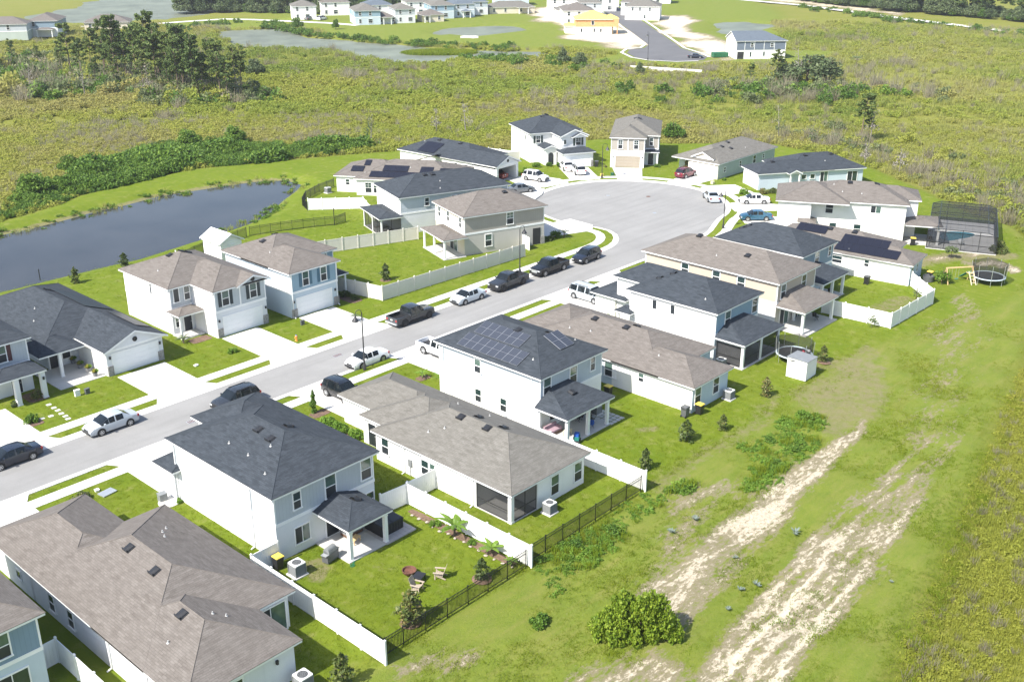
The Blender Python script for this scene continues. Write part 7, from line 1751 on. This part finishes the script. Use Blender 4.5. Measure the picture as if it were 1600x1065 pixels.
# ---- stuff: brush, thickets, grass scattered by geometry nodes
def scatter(name, label, cat, pts, protos, kind='stuff'):
    """pts: rows x,y,z,scale,rot,index"""
    pts = np.asarray(pts, float); me = bpy.data.meshes.new(name); me.vertices.add(len(pts)); me.vertices.foreach_set('co', pts[:, :3].astype(np.float32).ravel())
    for nm, c in (('scl', 3), ('rot', 4)):
        a = me.attributes.new(nm, 'FLOAT', 'POINT'); a.data.foreach_set('value', pts[:, c].astype(np.float32))
    a = me.attributes.new('pick', 'INT', 'POINT'); a.data.foreach_set('value', pts[:, 5].astype(np.int32))
    o = bpy.data.objects.new(name, me); COL.objects.link(o); tag(o, label, cat, None, kind)
    pc = bpy.data.collections.new(name + '_kinds')
    for i, pm in enumerate(protos): pc.objects.link(bpy.data.objects.new('%s_%02d' % (name, i), pm))
    g = bpy.data.node_groups.new(name, 'GeometryNodeTree'); g.interface.new_socket('Geometry', in_out='INPUT', socket_type='NodeSocketGeometry'); g.interface.new_socket('Geometry', in_out='OUTPUT', socket_type='NodeSocketGeometry')
    n = g.nodes; gi = n.new('NodeGroupInput'); go = n.new('NodeGroupOutput'); io = n.new('GeometryNodeInstanceOnPoints'); ci = n.new('GeometryNodeCollectionInfo')
    ci.inputs['Collection'].default_value = pc; ci.inputs['Separate Children'].default_value = True; ci.inputs['Reset Children'].default_value = True
    io.inputs['Pick Instance'].default_value = True
    def att(nm, ty):
        a = n.new('GeometryNodeInputNamedAttribute'); a.data_type = ty; a.inputs['Name'].default_value = nm; return a.outputs['Attribute']
    cx = n.new('ShaderNodeCombineXYZ'); g.links.new(att('rot', 'FLOAT'), cx.inputs[2])
    g.links.new(gi.outputs[0], io.inputs['Points']); g.links.new(ci.outputs[0], io.inputs['Instance']); g.links.new(att('pick', 'INT'), io.inputs['Instance Index']); g.links.new(att('scl', 'FLOAT'), io.inputs['Scale']); g.links.new(cx.outputs[0], io.inputs['Rotation'])
    g.links.new(io.outputs[0], go.inputs[0])
    md = o.modifiers.new('scatter', 'NODES'); md.node_group = g
    return o
def brushmat(name, stops, scale=.03, gscale=.012, gain=1.0):
    """colour drifts over the marsh by plant position"""
    m, t, b = newmat(name); oi = N(t, 'ShaderNodeObjectInfo'); g = N(t, 'ShaderNodeNewGeometry')
    f = mathn(t, 'ADD', mathn(t, 'MULTIPLY', noise(t, oi.outputs['Location'], scale, 3, .6), .6), mathn(t, 'MULTIPLY', oi.outputs['Random'], .1))
    f = mathn(t, 'ADD', f, mathn(t, 'MULTIPLY', mathn(t, 'SUBTRACT', noise(t, oi.outputs['Location'], gscale, 2, .5), .5), 1.1))
    f = mathn(t, 'ADD', mathn(t, 'ADD', f, .15), mathn(t, 'MULTIPLY', mathn(t, 'SUBTRACT', g.outputs['Random Per Island'], .5), .1))
    r = N(t, 'ShaderNodeValToRGB'); cr = r.color_ramp
    while len(cr.elements) < len(stops): cr.elements.new(.5)
    for i, (p, c) in enumerate(stops): cr.elements[i].position = p; cr.elements[i].color = rgb([v * gain for v in c])
    L(t, f, r.inputs[0]); L(t, r.outputs[0], b.inputs['Base Color']); setin(b, Roughness=.75); b.inputs['Specular IOR Level'].default_value = .2
    tl = N(t, 'ShaderNodeBsdfTranslucent'); L(t, r.outputs[0], tl.inputs[0]); mx = N(t, 'ShaderNodeMixShader'); mx.inputs[0].default_value = .5
    L(t, b.outputs[0], mx.inputs[1]); L(t, tl.outputs[0], mx.inputs[2]); L(t, mx.outputs[0], t.nodes['Material Output'].inputs[0])
    return m
M['brush'] = brushmat('wetland_brush', [(.22, (.19, .25, .05)), (.40, (.27, .315, .055)), (.53, (.315, .33, .065)), (.66, (.335, .32, .10)), (.85, (.315, .285, .11))], gain=1.15)
M['brush_dead'] = brushmat('dead_brush', [(.3, (.29, .26, .17)), (.6, (.36, .325, .23)), (.9, (.26, .235, .14))])
M['sedge'] = brushmat('sedge', [(.3, (.235, .265, .06)), (.6, (.31, .31, .095)), (.9, (.345, .305, .145))], gain=1.2)
M['brush_near'] = brushmat('near_wetland_brush', [(.25, (.26, .29, .045)), (.5, (.32, .33, .055)), (.75, (.35, .32, .09))], gain=1.1)
M['field_grass'] = brushmat('field_grass', [(.30, (.155, .235, .014)), (.5, (.225, .285, .020)), (.7, (.28, .305, .036)), (.95, (.32, .31, .09))], .25)
def shrubm(seed, mat, n=150, h_=1.0, r_=.75, size=.2):
    rs_ = np.random.RandomState(seed); return leaves(clump_pts(n, r_, r_, h_, 9, .34, .05, rs_), size, .3, 1.7, mat, 'shrub', .4, rs_)
def twigm(seed, n=46):
    rs_ = np.random.RandomState(seed); mb = MB()
    for i in range(n):
        a = rs_.uniform(0, 6.28); b0 = Vector((rs_.uniform(-.4, .4), rs_.uniform(-.4, .4), 0)); e = b0 + Vector((math.cos(a) * rs_.uniform(.1, .6), math.sin(a) * rs_.uniform(.1, .6), rs_.uniform(.5, 1.25)))
        d = (e - b0).cross(Vector((rs_.normal(), rs_.normal(), 0))).normalized() * .022
        mb.quad([b0 - d, b0 + d, e + d * .3, e - d * .3])
    me = mb.mesh('twigs'); me.materials.append(M['brush_dead']); return me
def tuft(seed, mat, n=14, h_=.35, w_=.03, sp=.22):
    rs_ = np.random.RandomState(seed); V, F = [], []
    for i in range(n):
        a = rs_.uniform(0, 6.28); x, y = rs_.normal(0, sp * .5, 2); hh = h_ * rs_.uniform(.5, 1.1); dx, dy = math.cos(a) * hh * .4, math.sin(a) * hh * .4; k = len(V); px, py = -math.sin(a) * w_, math.cos(a) * w_
        V += [(x - px, y - py, 0), (x + px, y + py, 0), (x + dx * .45 + px * .7, y + dy * .45 + py * .7, hh * .62), (x + dx * .45 - px * .7, y + dy * .45 - py * .7, hh * .62), (x + dx, y + dy, hh)]; F += [(k, k + 1, k + 2, k + 3), (k + 3, k + 2, k + 4)]
    me = bpy.data.meshes.new('tuft'); me.from_pydata(V, [], F); me.materials.append(M[mat]); return me
BR = [shrubm(i, 'brush', 330, .8, 1.15, .13) for i in range(4)] + [twigm(5), twigm(6)] + [tuft(7, 'sedge', 34, .9, .035, .7), tuft(8, 'sedge', 34, .9, .035, .7)]
def sample(n, x0, x1, y0, y1): return NR.uniform(x0, x1, n), NR.uniform(y0, y1, n)
# camera-visible part of the plain: wedge between the picture's left and right borders
A0 = R(42.6)
def in_wedge(x, y, m=3.0):
    a = np.degrees(np.arctan2(y, x)); return (a > 42.6 - 27.8 - m) & (a < 42.6 + 27.8 + m)
rows = []
BAND = [(66, 168), (72, 175), (76, 181), (83, 178), (92, 186), (106, 193), (119, 191), (123, 179), (133, 170), (135, 163), (130, 160.5), (117, 165.5), (109, 168.5), (101, 172), (90, 171), (79, 169), (69, 164), (62, 162)]
def brush_rows(n, box, dmin, dmax, smin, smax, pdead, psedge, hmul=1.0):
    x, y = sample(n, *box); d = np.hypot(x, y)
    ok = in_wedge(x, y) & (d > dmin) & (d < dmax)
    dl = pdist(x, y, LOTS, True); df = pdist(x, y, FIELD, True); fgd = pdist(x, y, FARGREEN, True) + (vnoise(x, y, 18, 5) - .5) * 14
    ok &= (dl > .8) & (df > .3) & (fgd > 0)
    for p in (STRIP, LAKE, POND2, WETR): ok &= pdist(x, y, p, True) + (vnoise(x, y, 11, 8) - .5) * 9 > 2.0
    for p in (FARSAND, FARSAND2): ok &= pdist(x, y, p, True) > 3
    ok &= pdist(x, y, BAND, True) > -.5
    ok &= (pdist(x, y, [(p[0] + 1, p[1]) for p in PL[:1] + PL[4:17:3]]) > 7)
    dens = vnoise(x, y, 14, 21) * .6 + vnoise(x, y, 5, 22) * .4; ok &= dens > .12
    x, y, dens = x[ok], y[ok], dens[ok]; m = len(x)
    u = NR.uniform(0, 1, m); deadz = vnoise(x, y, 22, 31); sedz = vnoise(x, y, 40, 41) + np.clip((np.hypot(x, y) - 230) / 250, 0, .5) + np.clip((x * .55 - y * .85 + 20) / 90, -.3, .45)
    idx_ = NR.randint(0, 4, m); idx_ = np.where(u < pdead + .3 * (deadz > .74), NR.randint(4, 6, m), idx_); idx_ = np.where((sedz > .72) & (u > .22), NR.randint(6, 8, m), idx_)
    s_ = NR.uniform(smin, smax, m) * (.55 + .9 * dens) * hmul; s_ = np.where(idx_ >= 6, s_ * .8, s_)
    z = np.full(m, -.45) + (vnoise(x, y, 9, 2) - .5) * .5
    rows.append(np.stack([x, y, z, s_, NR.uniform(0, 6.28, m), idx_], 1))
brush_rows(60000, (30, 245, 40, 330), 120, 250, .8, 1.6, .05, .3)
brush_rows(46000, (60, 520, 40, 460), 250, 470, 1.2, 2.1, .03, .5)
far_rows = rows; rows = []
brush_rows(90000, (40, 200, 0, 62), 40, 200, .4, .85, .05, .3, .9)
scatter('wetland_brush', 'olive and yellow wetland brush covering the plain behind the houses', 'brush', np.concatenate(far_rows), BR)
scatter('near_brush', 'yellow olive brush along the lower right edge of the field', 'brush', np.concatenate(rows), [shrubm(20 + i, 'brush_near', 260, .7, 1.1, .13) for i in range(4)] + BR[4:6] + [tuft(27 + i, 'brush_near', 34, .8, .03, .7) for i in range(2)])
# dark thicket on the pond bank
x, y = sample(5200, 55, 140, 155, 196); db = pdist(x, y, BAND, True) + (vnoise(x, y, 5, 51) - .5) * 4; ok = db < 0; x, y = x[ok], y[ok]
s_ = (.7 + 2.6 * np.clip(vnoise(x, y, 7, 52), 0, 1) ** 1.7) * NR.uniform(.75, 1.2, len(x)) * np.where(x < 78, .55, 1)
TH = [shrubm(60 + i, 'leaf_thicket', 520, 1.1, .9, .12) for i in range(4)]
scatter('bank_thicket', 'dense dark green thicket on the far bank of the pond', 'thicket', np.stack([x, y, np.full(len(x), -.2), s_, NR.uniform(0, 6.28, len(x)), NR.randint(0, 4, len(x))], 1), TH)
M['leaf_oak2'] = leafmat('grey_green_leaf', [(.07, .09, .04), (.11, .135, .055), (.16, .17, .085)], .4, .7, 1.6)
ux = np.array([p[0] for p in UND]); uy = np.array([p[1] for p in UND]); m_ = len(UND)
scatter('wood_understorey', 'grey green understorey bushes around the feet of the pines', 'brush', np.stack([ux, uy, np.full(m_, -.4), np.where(np.arange(m_) < 16 * len(PL), NR.uniform(1.4, 4.0, m_), NR.uniform(1.5, 5.0, m_)), NR.uniform(0, 6.28, m_), np.minimum(7, NR.randint(0, 29, m_) // 4)], 1), TH[:2] + [shrubm(66 + i, 'leaf_oak2', 420, 1.2, .8, .11) for i in range(3)] + [twigm(69, 80), shrubm(76, 'brush', 420, 1.1, .8, .11), shrubm(77, 'brush_dead', 160, 1.1, .6, .11)])
gb_ = np.stack([NR.normal(250, 12, 150), NR.normal(137, 9, 150)], 1); gb_[:, 1] -= (gb_[:, 0] - 248) * .75
scatter('grey_brush_belt', 'belt of bare grey brush in front of the broad oak', 'brush', np.stack([gb_[:, 0], gb_[:, 1], np.full(150, -.4), NR.uniform(1.4, 3.6, 150), NR.uniform(0, 6.28, 150), NR.randint(0, 4, 150)], 1), [twigm(111, 90), shrubm(112, 'brush', 420, 1.0, .9, .11), shrubm(113, 'leaf_oak2', 420, 1.1, .8, .11), shrubm(114, 'leaf_thicket', 420, 1.1, .8, .11)])
ex = dense([(196, 106), (193, 92), (187, 80), (178, 68), (170, 57), (163, 48)], 1.0); ei = NR.randint(0, len(ex), 170)
exy = np.array([ex[i] for i in ei]) + np.stack([np.abs(NR.normal(2, 7, 170)), NR.normal(-1, 3, 170)], 1)
scatter('edge_brush', 'grey and green brush along the right edge of the back lawns', 'brush', np.stack([exy[:, 0], exy[:, 1], np.full(170, -.4), NR.uniform(.9, 2.6, 170), NR.uniform(0, 6.28, 170), NR.randint(0, 5, 170)], 1), [twigm(121, 80), twigm(122, 80), shrubm(123, 'leaf_oak2', 420, 1.1, .8, .11), shrubm(124, 'brush', 420, 1.1, .8, .11), shrubm(125, 'brush', 420, 1.1, .8, .11)])
wx, wy = sample(1500, 46, 88, 35.5, 43.4); wz = np.minimum(pdist(wx, wy, [(69, 37.5), (75, 41.6), (84, 42), (85.5, 39), (80, 36.9), (72, 36.7)], True), pdist(wx, wy, [(48, 40), (49, 43), (63, 43.2), (66, 41.5), (58, 40.8)], True)) + (vnoise(wx, wy, 2, 81) - .5) * 2; ok = wz < 0; wx, wy = wx[ok], wy[ok]; wn = len(wx)
scatter('rough_weeds', 'knee high bright green weeds between lawns and sandy track', 'weeds', np.stack([wx, wy, np.full(wn, -.05), NR.uniform(.2, .55, wn) * (.6 + .8 * vnoise(wx, wy, 3, 82)), NR.uniform(0, 6.28, wn), NR.randint(0, 4, wn)], 1), [shrubm(131 + i, 'leaf_bright', 200, .8, 1.0, .15) for i in range(2)] + [tuft(134, 'field_grass', 50, 1.2, .03, .8), shrubm(135, 'leaf_bush', 200, .8, 1.0, .15)])
# reeds and weeds along the lower pond shore
x, y = sample(2500, 40, 114, 126, 166); dp_ = pdist(x, y, POND, True); ok = (np.abs(dp_ - 1.2) < 1.8) & ((y > 150) | (x > 84)) & (vnoise(x, y, 4, 61) > .42); x, y, dp_ = x[ok], y[ok], dp_[ok]
scatter('shore_weeds', 'weedy fringe along the pond shore', 'weeds', np.stack([x, y, -.9 * np.clip((5 - dp_) / 4.8, 0, 1), NR.uniform(.4, .9, len(x)), NR.uniform(0, 6.28, len(x)), NR.randint(0, 6, len(x))], 1), [shrubm(70 + i, 'leaf_bush', 110, .7, .7, .16) for i in range(3)] + [tuft(75 + i, 'sedge', 22, .9, .03, .5) for i in range(3)])
# rough grass of the field
x, y = sample(260000, 30, 165, 0, 47); df = pdist(x, y, FIELD, True); dl = pdist(x, y, LOTS, True)
sd1 = pdist(x, y, SAND1); sd2 = pdist(x, y, S2, True); br_ = pdist(x, y, BROWN, True)
prob = np.where(sd1 < np.interp(x, [50, 56, 64, 68, 80, 86], [2.2, 1.6, 1.0, .9, .9, .2]), .05, 1.0); prob = np.where(sd2 < -.3, .28 + .5 * (vnoise(x * .22, y, 1.1, 71) > .62), prob); prob = np.where(br_ < -.5, .15, prob)
prob *= .45 * (.5 + .5 * (vnoise(x, y, 2.4, 72) * .5 + vnoise(x, y, .9, 73) * .5 > .42))
near = np.clip(95 / np.hypot(x, y), 0, 1) ** 2
ok = (df < 1.5) & (dl > -.4) & in_wedge(x, y, 2) & (NR.uniform(0, 1, len(x)) < prob * near) ; x, y = x[ok], y[ok]
hgt = .35 + .75 * vnoise(x, y, 3.5, 74)
scatter('field_grass', 'rough tufted grass of the open field on the right', 'grass', np.stack([x, y, np.full(len(x), -.03), hgt * NR.uniform(.6, 1.25, len(x)), NR.uniform(0, 6.28, len(x)), NR.randint(0, 4, len(x))], 1), [tuft(80 + i, 'field_grass', 14, .15, .016, .36) for i in range(4)])
# turf: short clumps that give the mown lawns their grain
M['turf'] = brushmat('lawn_turf', [(.30, (.135, .205, .010)), (.55, (.205, .26, .014)), (.8, (.26, .285, .03))], .35)
x, y = sample(150000, 24, 165, 43.4, 130)
ok = (pdist(x, y, LOTS, True) < .2) & (pdist(x, y, kerb_path, True) > .9) & in_wedge(x, y, 2)
paved = [(23.3, 28.6, 69.6, 79.4), (36.5, 41.6, 69.6, 79.4), (55.2, 60, 71, 79.4), (67.9, 73.2, 69.6, 79.4), (74.6, 79.8, 70.8, 79.4), (92.1, 98.9, 69.5, 79.4), (101.4, 105.9, 71.6, 79.4), (113, 118, 70.6, 79.4), (28.6, 34.9, 86, 96.4), (45.7, 50.9, 86, 95.4), (58.6, 63.2, 86, 96.6), (68.1, 73.1, 86, 95.6), (-9, 160, 76.7, 78.3), (-9, 112, 87.9, 89.5), (39.8, 45.2, 96, 102.5), (40.2, 44.4, 52.6, 56.7), (64.3, 72, 52.6, 56.6), (101.7, 109.2, 50.1, 54), (53.6, 56.6, 112, 120)]
for a, b_, c, d_ in paved: ok &= ~((x > a) & (x < b_) & (y > c) & (y < d_))
dcul = np.hypot(x - CX, y - CY); ok &= (dcul > 22) ; ok &= d_lots.min() < 0
ok &= NR.uniform(0, 1, len(x)) < np.clip(75 / np.hypot(x, y), 0, 1) ** 2
x, y = x[ok], y[ok]
scatter('lawn_grass', 'short mown grass of the yards and verges', 'grass', np.stack([x, y, np.full(len(x), -.01), NR.uniform(.6, 1.3, len(x)), NR.uniform(0, 6.28, len(x)), NR.randint(0, 3, len(x))], 1), [tuft(90 + i, 'turf', 14, .07, .016, .3) for i in range(3)])
# green islet and far woods
x, y = sample(900, 238, 256, 250, 268); ok = ((x - 247) / 8.5) ** 2 + ((y - 259) / 5.5) ** 2 < 1; ang = R(-45)
u_, v_ = NR.uniform(-1, 1, 900), NR.uniform(-1, 1, 900); ok = u_ ** 2 + v_ ** 2 < 1; u_, v_ = u_[ok] * 12, v_[ok] * 6
x = 247 + u_ * math.cos(ang) - v_ * math.sin(ang); y = 259 + u_ * math.sin(ang) + v_ * math.cos(ang)
scatter('reed_islet', 'bright green reed islet in the far water', 'reeds', np.stack([x, y, np.full(len(x), -.62), NR.uniform(.7, 1.2, len(x)), NR.uniform(0, 6, len(x)), NR.randint(0, 2, len(x))], 1), [tuft(100 + i, 'field_grass', 40, .9, .05, 1.0) for i in range(2)])
rows = []
for pts, n, wd in (([(520, 300), (500, 256), (484, 210), (480, 180), (472, 150), (455, 90)], 420, 16), ([(262, 440), (281, 424), (292, 400), (300, 384)], 160, 11), ([(300, 400), (345, 395), (400, 385), (440, 372)], 200, 20), ([(470, 330), (500, 330)], 30, 12)):
    seg = dense(pts, 3); 
    for _ in range(n):
        p = seg[NR.randint(len(seg))]; off = abs(NR.normal(0, wd)); rows.append((p[0] + off * .8, p[1] + off * .6, -.3, NR.uniform(.55, 1.25), NR.uniform(0, 6), NR.randint(0, 4)))
scatter('far_wood', 'dark belts of trees along the top edge of the picture', 'wood', np.array(rows), [OAK[0][1], OAK[1][1], PINES[0][1], RT[0][1]])
rows = []
for pts, n, wd in (([(415, 110), (432, 150), (446, 190), (460, 222), (474, 250)], 90, 4), ([(222, 372), (232, 388), (262, 380), (258, 366), (250, 330), (251, 300), (258, 272), (268, 250)], 130, 2.5), ([(246, 240), (252, 215), (250, 200)], 60, 5)):
    seg = dense(pts, 3)
    for _ in range(n): p = seg[NR.randint(len(seg))]; rows.append((p[0] + NR.normal(0, wd), p[1] + NR.normal(0, wd), -.3, NR.uniform(.8, 2.6), NR.uniform(0, 6), NR.randint(0, 4)))
scatter('far_brush', 'low dark brush along the far shores and road', 'brush', np.array(rows), TH)
# ================================================================== FAR HOUSES
def far_house(label, x, y, rot, w_, d_, lower, upper, roof, two=True, wins=(), gar=None, porch=None, ax=None):
    """local frame: x along the width, -y is the face turned to the picture"""
    h = House(label, x, y, rot, False, 'far_house', 'house', 'houses of the far estate')
    if two: h.two(0, w_, 0, d_, lower, upper, False); ze = 5.45
    else: h.wall(0, w_, 0, d_, -.1, 2.7, lower); ze = 2.8
    h.roof(-.4, w_ + .4, -.4, d_ + .4, ze, .4, ax or ('y' if d_ > w_ else 'x'), ('hip', 'hip'), roof, cap=False)
    for f, u, z, ww, hh in wins: h.win(f, u, {'S': 0, 'W': 0, 'E': w_, 'N': d_}[f], z, ww, hh, 'dh')
    if gar: h.garage(gar[0], gar[1], {'S': 0, 'W': 0, 'E': w_, 'N': d_}[gar[0]], 4.6)
    if porch:
        a, b_ = porch; h.roof(a, b_, -3.2, .4, 2.75, .3, 'x', ('hip', 'hip'), roof, name='patio_roof', cap=False); h.post(a + .5, -2.8, 2.6, .3); h.post(b_ - .5, -2.8, 2.6, .3)
    return h
W2 = [('S', 2, 3.6, .9, 1.4), ('S', 6, 3.6, .9, 1.4), ('S', 2, .8, .9, 1.4), ('S', 6, .8, 1.6, 1.4), ('W', 3, 3.6, .8, 1.3), ('W', 8, 3.6, .8, 1.3), ('W', 6, .9, .8, 1.3)]
W1 = [('S', 2, .8, .9, 1.4), ('S', 7, .8, .9, 1.4)]
far_house('pale grey green far house cut by the left picture edge', 160, 395, -35, 14, 10, 'st_green', 'sd_grey', 'roof_tan', True, [('S', 8, 3.6, .9, 1.5), ('S', 4, 3.6, .9, 1.5)])
far_house('far house with white side and blue grey front above the pine wood', 176, 396, -38, 10, 15, 'st_lgrey', 'sd_steel', 'roof_tan', True, [('S', 2, 3.6, .9, 1.5), ('W', 5, 3.6, .9, 1.5)], None, (3, 9))
far_house('far brown roofed house half hidden behind the pines', 200, 402, -35, 16, 11, 'st_cream', 'st_cream', 'roof_tan', False, W1)
far_house('leftmost white far house of the shore row', 276.2, 375.6, -33, 9.6, 12, 'st_white', 'st_white', 'roof_grey', True, W2, ('E', 4))
far_house('long white and blue far house second in the shore row', 280.5, 341.2, -32, 10, 16, 'st_blueg', 'sd_skyblue', 'roof_grey', True, W2)
far_house('low grey porch house third in the shore row', 289.0, 338.6, -30, 7, 9, 'st_lgrey', 'st_lgrey', 'roof_tan', False, W1, None, (2, 6))
far_house('white and grey far house fourth in the shore row', 296.0, 335.0, -30, 8, 13, 'st_lgrey', 'sd_grey', 'roof_grey', True, W2)
far_house('low cream far house in front of the shore row', 306.5, 330.8, -30, 9, 9, 'st_cream', 'st_cream', 'roof_tan', False, W1, None, (0, 3))
far_house('large white and teal far house sixth in the shore row', 318, 337.5, -32, 9.5, 16, 'st_blueg', 'sd_skyblue', 'roof_grey', True, W2)
far_house('pale blue far house seventh in the shore row', 328.5, 335.2, -32, 9, 14, 'st_blueg', 'sd_lgrey', 'roof_far_blue', True, W2, None, (3, 7))
far_house('grey far house eighth in the shore row', 340, 338.5, -32, 9, 14, 'st_lgrey', 'sd_lgrey', 'roof_far_blue', True, W2)
far_house('low cream far house at the right end of the shore row', 350, 335, -35, 20, 10, 'st_cream', 'st_cream', 'roof_grey', False, W1 + [('S', 14, .8, .9, 1.4)], None, (12, 17))
far_house('white far house behind the shore row', 322, 357, -32, 12, 13, 'st_white', 'st_white', 'roof_grey', True, W2)
far_house('grey roofed far house behind the porch house', 300, 358, -32, 11, 12, 'st_white', 'st_white', 'roof_far_blue', True, W2)
far_house('white far house at the top left behind the first', 296, 382, -32, 12, 12, 'st_white', 'st_white', 'roof_tan', True, W2)
far_house('blue fronted far house at the top behind the row end', 382, 362, -40, 16, 12, 'st_blueg', 'sd_skyblue', 'roof_far_blue', True, W2)
far_house('white far house left of the new street top', 375, 322, -42, 12, 12, 'st_white', 'st_white', 'roof_grey', True, W2)
far_house('small white far house on the sand left of the yellow roof', 360, 305, -42, 9, 10, 'st_white', 'st_white', 'roof_grey', False, W1)
far_house('white far house with brown roof just behind the yellow roofed one', 336, 281.5, -44, 12, 15, 'st_white', 'st_white', 'roof_tan', True, W2, ('W', 4))
far_house('white far house with grey garage on the new street', 369, 300, -44, 9, 12, 'st_white', 'sd_grey', 'roof_grey', True, W2, ('S', 4))
far_house('white gabled far house on the new street', 391, 309, -44, 9, 12, 'st_white', 'st_white', 'roof_grey', True, W2, ('S', 4))
far_house('grey far house furthest up the new street', 410, 322, -44, 9, 12, 'st_white', 'sd_grey', 'roof_tan', True, W2, ('S', 4))
far_house('big white far house right of the new street', 369, 276.5, -58, 14, 14, 'st_white', 'st_white', 'roof_grey', True, [('S', 3, 3.7, .8, 1.2), ('S', 6, 3.7, .8, 1.2), ('S', 10, 3.7, .8, 1.2), ('S', 8, .8, .8, 1.2)], ('W', 5))
far_house('white far house behind the big one right of the street', 384, 290, -58, 12, 12, 'st_white', 'st_white', 'roof_tan', True, W2)
far_house('white far house at the top edge right of the street', 440, 318, -58, 12, 12, 'st_white', 'st_white', 'roof_far_blue', True, W2)
# unfinished house with sheathing
h = House('unfinished house with yellow roof sheathing and orange upper walls', 314.2, 257.3, -47, False, 'unfinished_house', 'house')
h.wall(0, 13, 0, 11, -.1, 2.7, 'st_white', 'lower_wall'); h.wall(-.1, 15.4, -.1, 11, 2.701, 5.3, 'osb', 'upper_wall')
h.roof(-.6, 13.2, -.6, 11.4, 5.35, .42, 'x', ('hip', 'hip'), 'roof_deck', cap=False); h.roof(10, 15.8, 2, 9, 5.34, .38, 'x', ('hip', 'hip'), 'roof_deck', cap=False)
for u in (6, ): h.win('S', u, -.1, 3.3, .9, 1.4, 'fx', None, 'glass_screen')
for u in (6.6, 9.0, 2): h.win('S', u, 0, .8, .6, 1.3, 'fx', None, 'glass_screen')
h.post(15.0, .2, 2.7, .3, 'osb'); h.wall(13.2, 13.5, .5, 3.4, 0, 2.7, 'osb_light', 'partition'); h.wall(-3.8, -.1, 3, 11, 0, 2.6, 'st_white', 'porch_wall'); h.roof(-4.2, .2, 2.6, 11.4, 2.7, .3, 'y', ('hip', 'hip'), 'roof_deck', name='porch_roof', cap=False)
# slate house on the right
h = House('slate blue unfinished two storey house standing alone on the right', 294.4, 178.0, -42, False, 'far_house', 'house')
h.wall(0, 15.4, 0, 11, -.1, 2.7, 'st_white', 'lower_wall'); h.wall(0, 15.4, -.02, 11, 2.701, 5.36, 'sd_slate', 'upper_wall')
h.roof(-.4, 15.9, -.4, 11.4, 5.45, .4, 'x', ('gable', 'hip'), 'roof_far_blue', 'st_white', cap=False)
for x in (0.04, 2.6, 5.6, 8.6, 11.8, 15.32): h.part('batten', MB().box(x - .07, x + .07, -.08, -.02, 2.75, 5.3), 'trim')
h.win('S', 4.8, -.02, 3.6, .7, 1.2); h.win('S', 11.0, -.02, 3.6, .7, 1.2); h.win('S', 4.5, 0, .7, .5, 1.4, 'fx'); h.win('S', 8.7, 0, .9, .5, 1.3, 'fx')
h.wall(.4, 2.4, -.04, .02, 0.05, 2.2, 'interior', 'porch_shade'); h.part('side_wall', MB().box(-.05, 0, 0, 11, -.1, 5.3), 'st_white')  # dark panel has no opening behind; porch shade is put into its colour
# low white barrier in front of the far cul-de-sac
o = MB().box(0, 21.2, -.2, .2, -.6, .8).build('concrete_barrier', M['concrete'], None, None, (256.8, 189.8, 0), R(-72.4)); tag(o, 'low white retaining wall in front of the far cul-de-sac', 'wall')
r = thing('drain_headwall', 'white concrete headwall between the two far ponds', 'headwall', (279.6, 277.6, 0), R(-47)); put('wall', MB().extrude([(-3.2, 0), (3.2, 0), (2.4, 1.4), (-2.2, 1.4)], -.6, .7).mesh('wall'), M['concrete'], r)
for h in ALLH: h.finish()
# ================================================================== AIR
hz = MB().box(-1200, 5000, -1000, 5000, -6, 46.5).build('haze', None); tag(hz, 'thin pale summer haze over the whole plain', 'haze', None, 'stuff')
hm = bpy.data.materials.new('summer_haze'); hm.use_nodes = True; ht = hm.node_tree; ht.nodes.clear()
pv_ = ht.nodes.new('ShaderNodeVolumePrincipled'); ho = ht.nodes.new('ShaderNodeOutputMaterial'); ht.links.new(pv_.outputs[0], ho.inputs['Volume'])
pv_.inputs['Density'].default_value = .00014; pv_.inputs['Color'].default_value = (.94, .96, 1, 1); pv_.inputs['Anisotropy'].default_value = .2
hz.data.materials.append(hm)
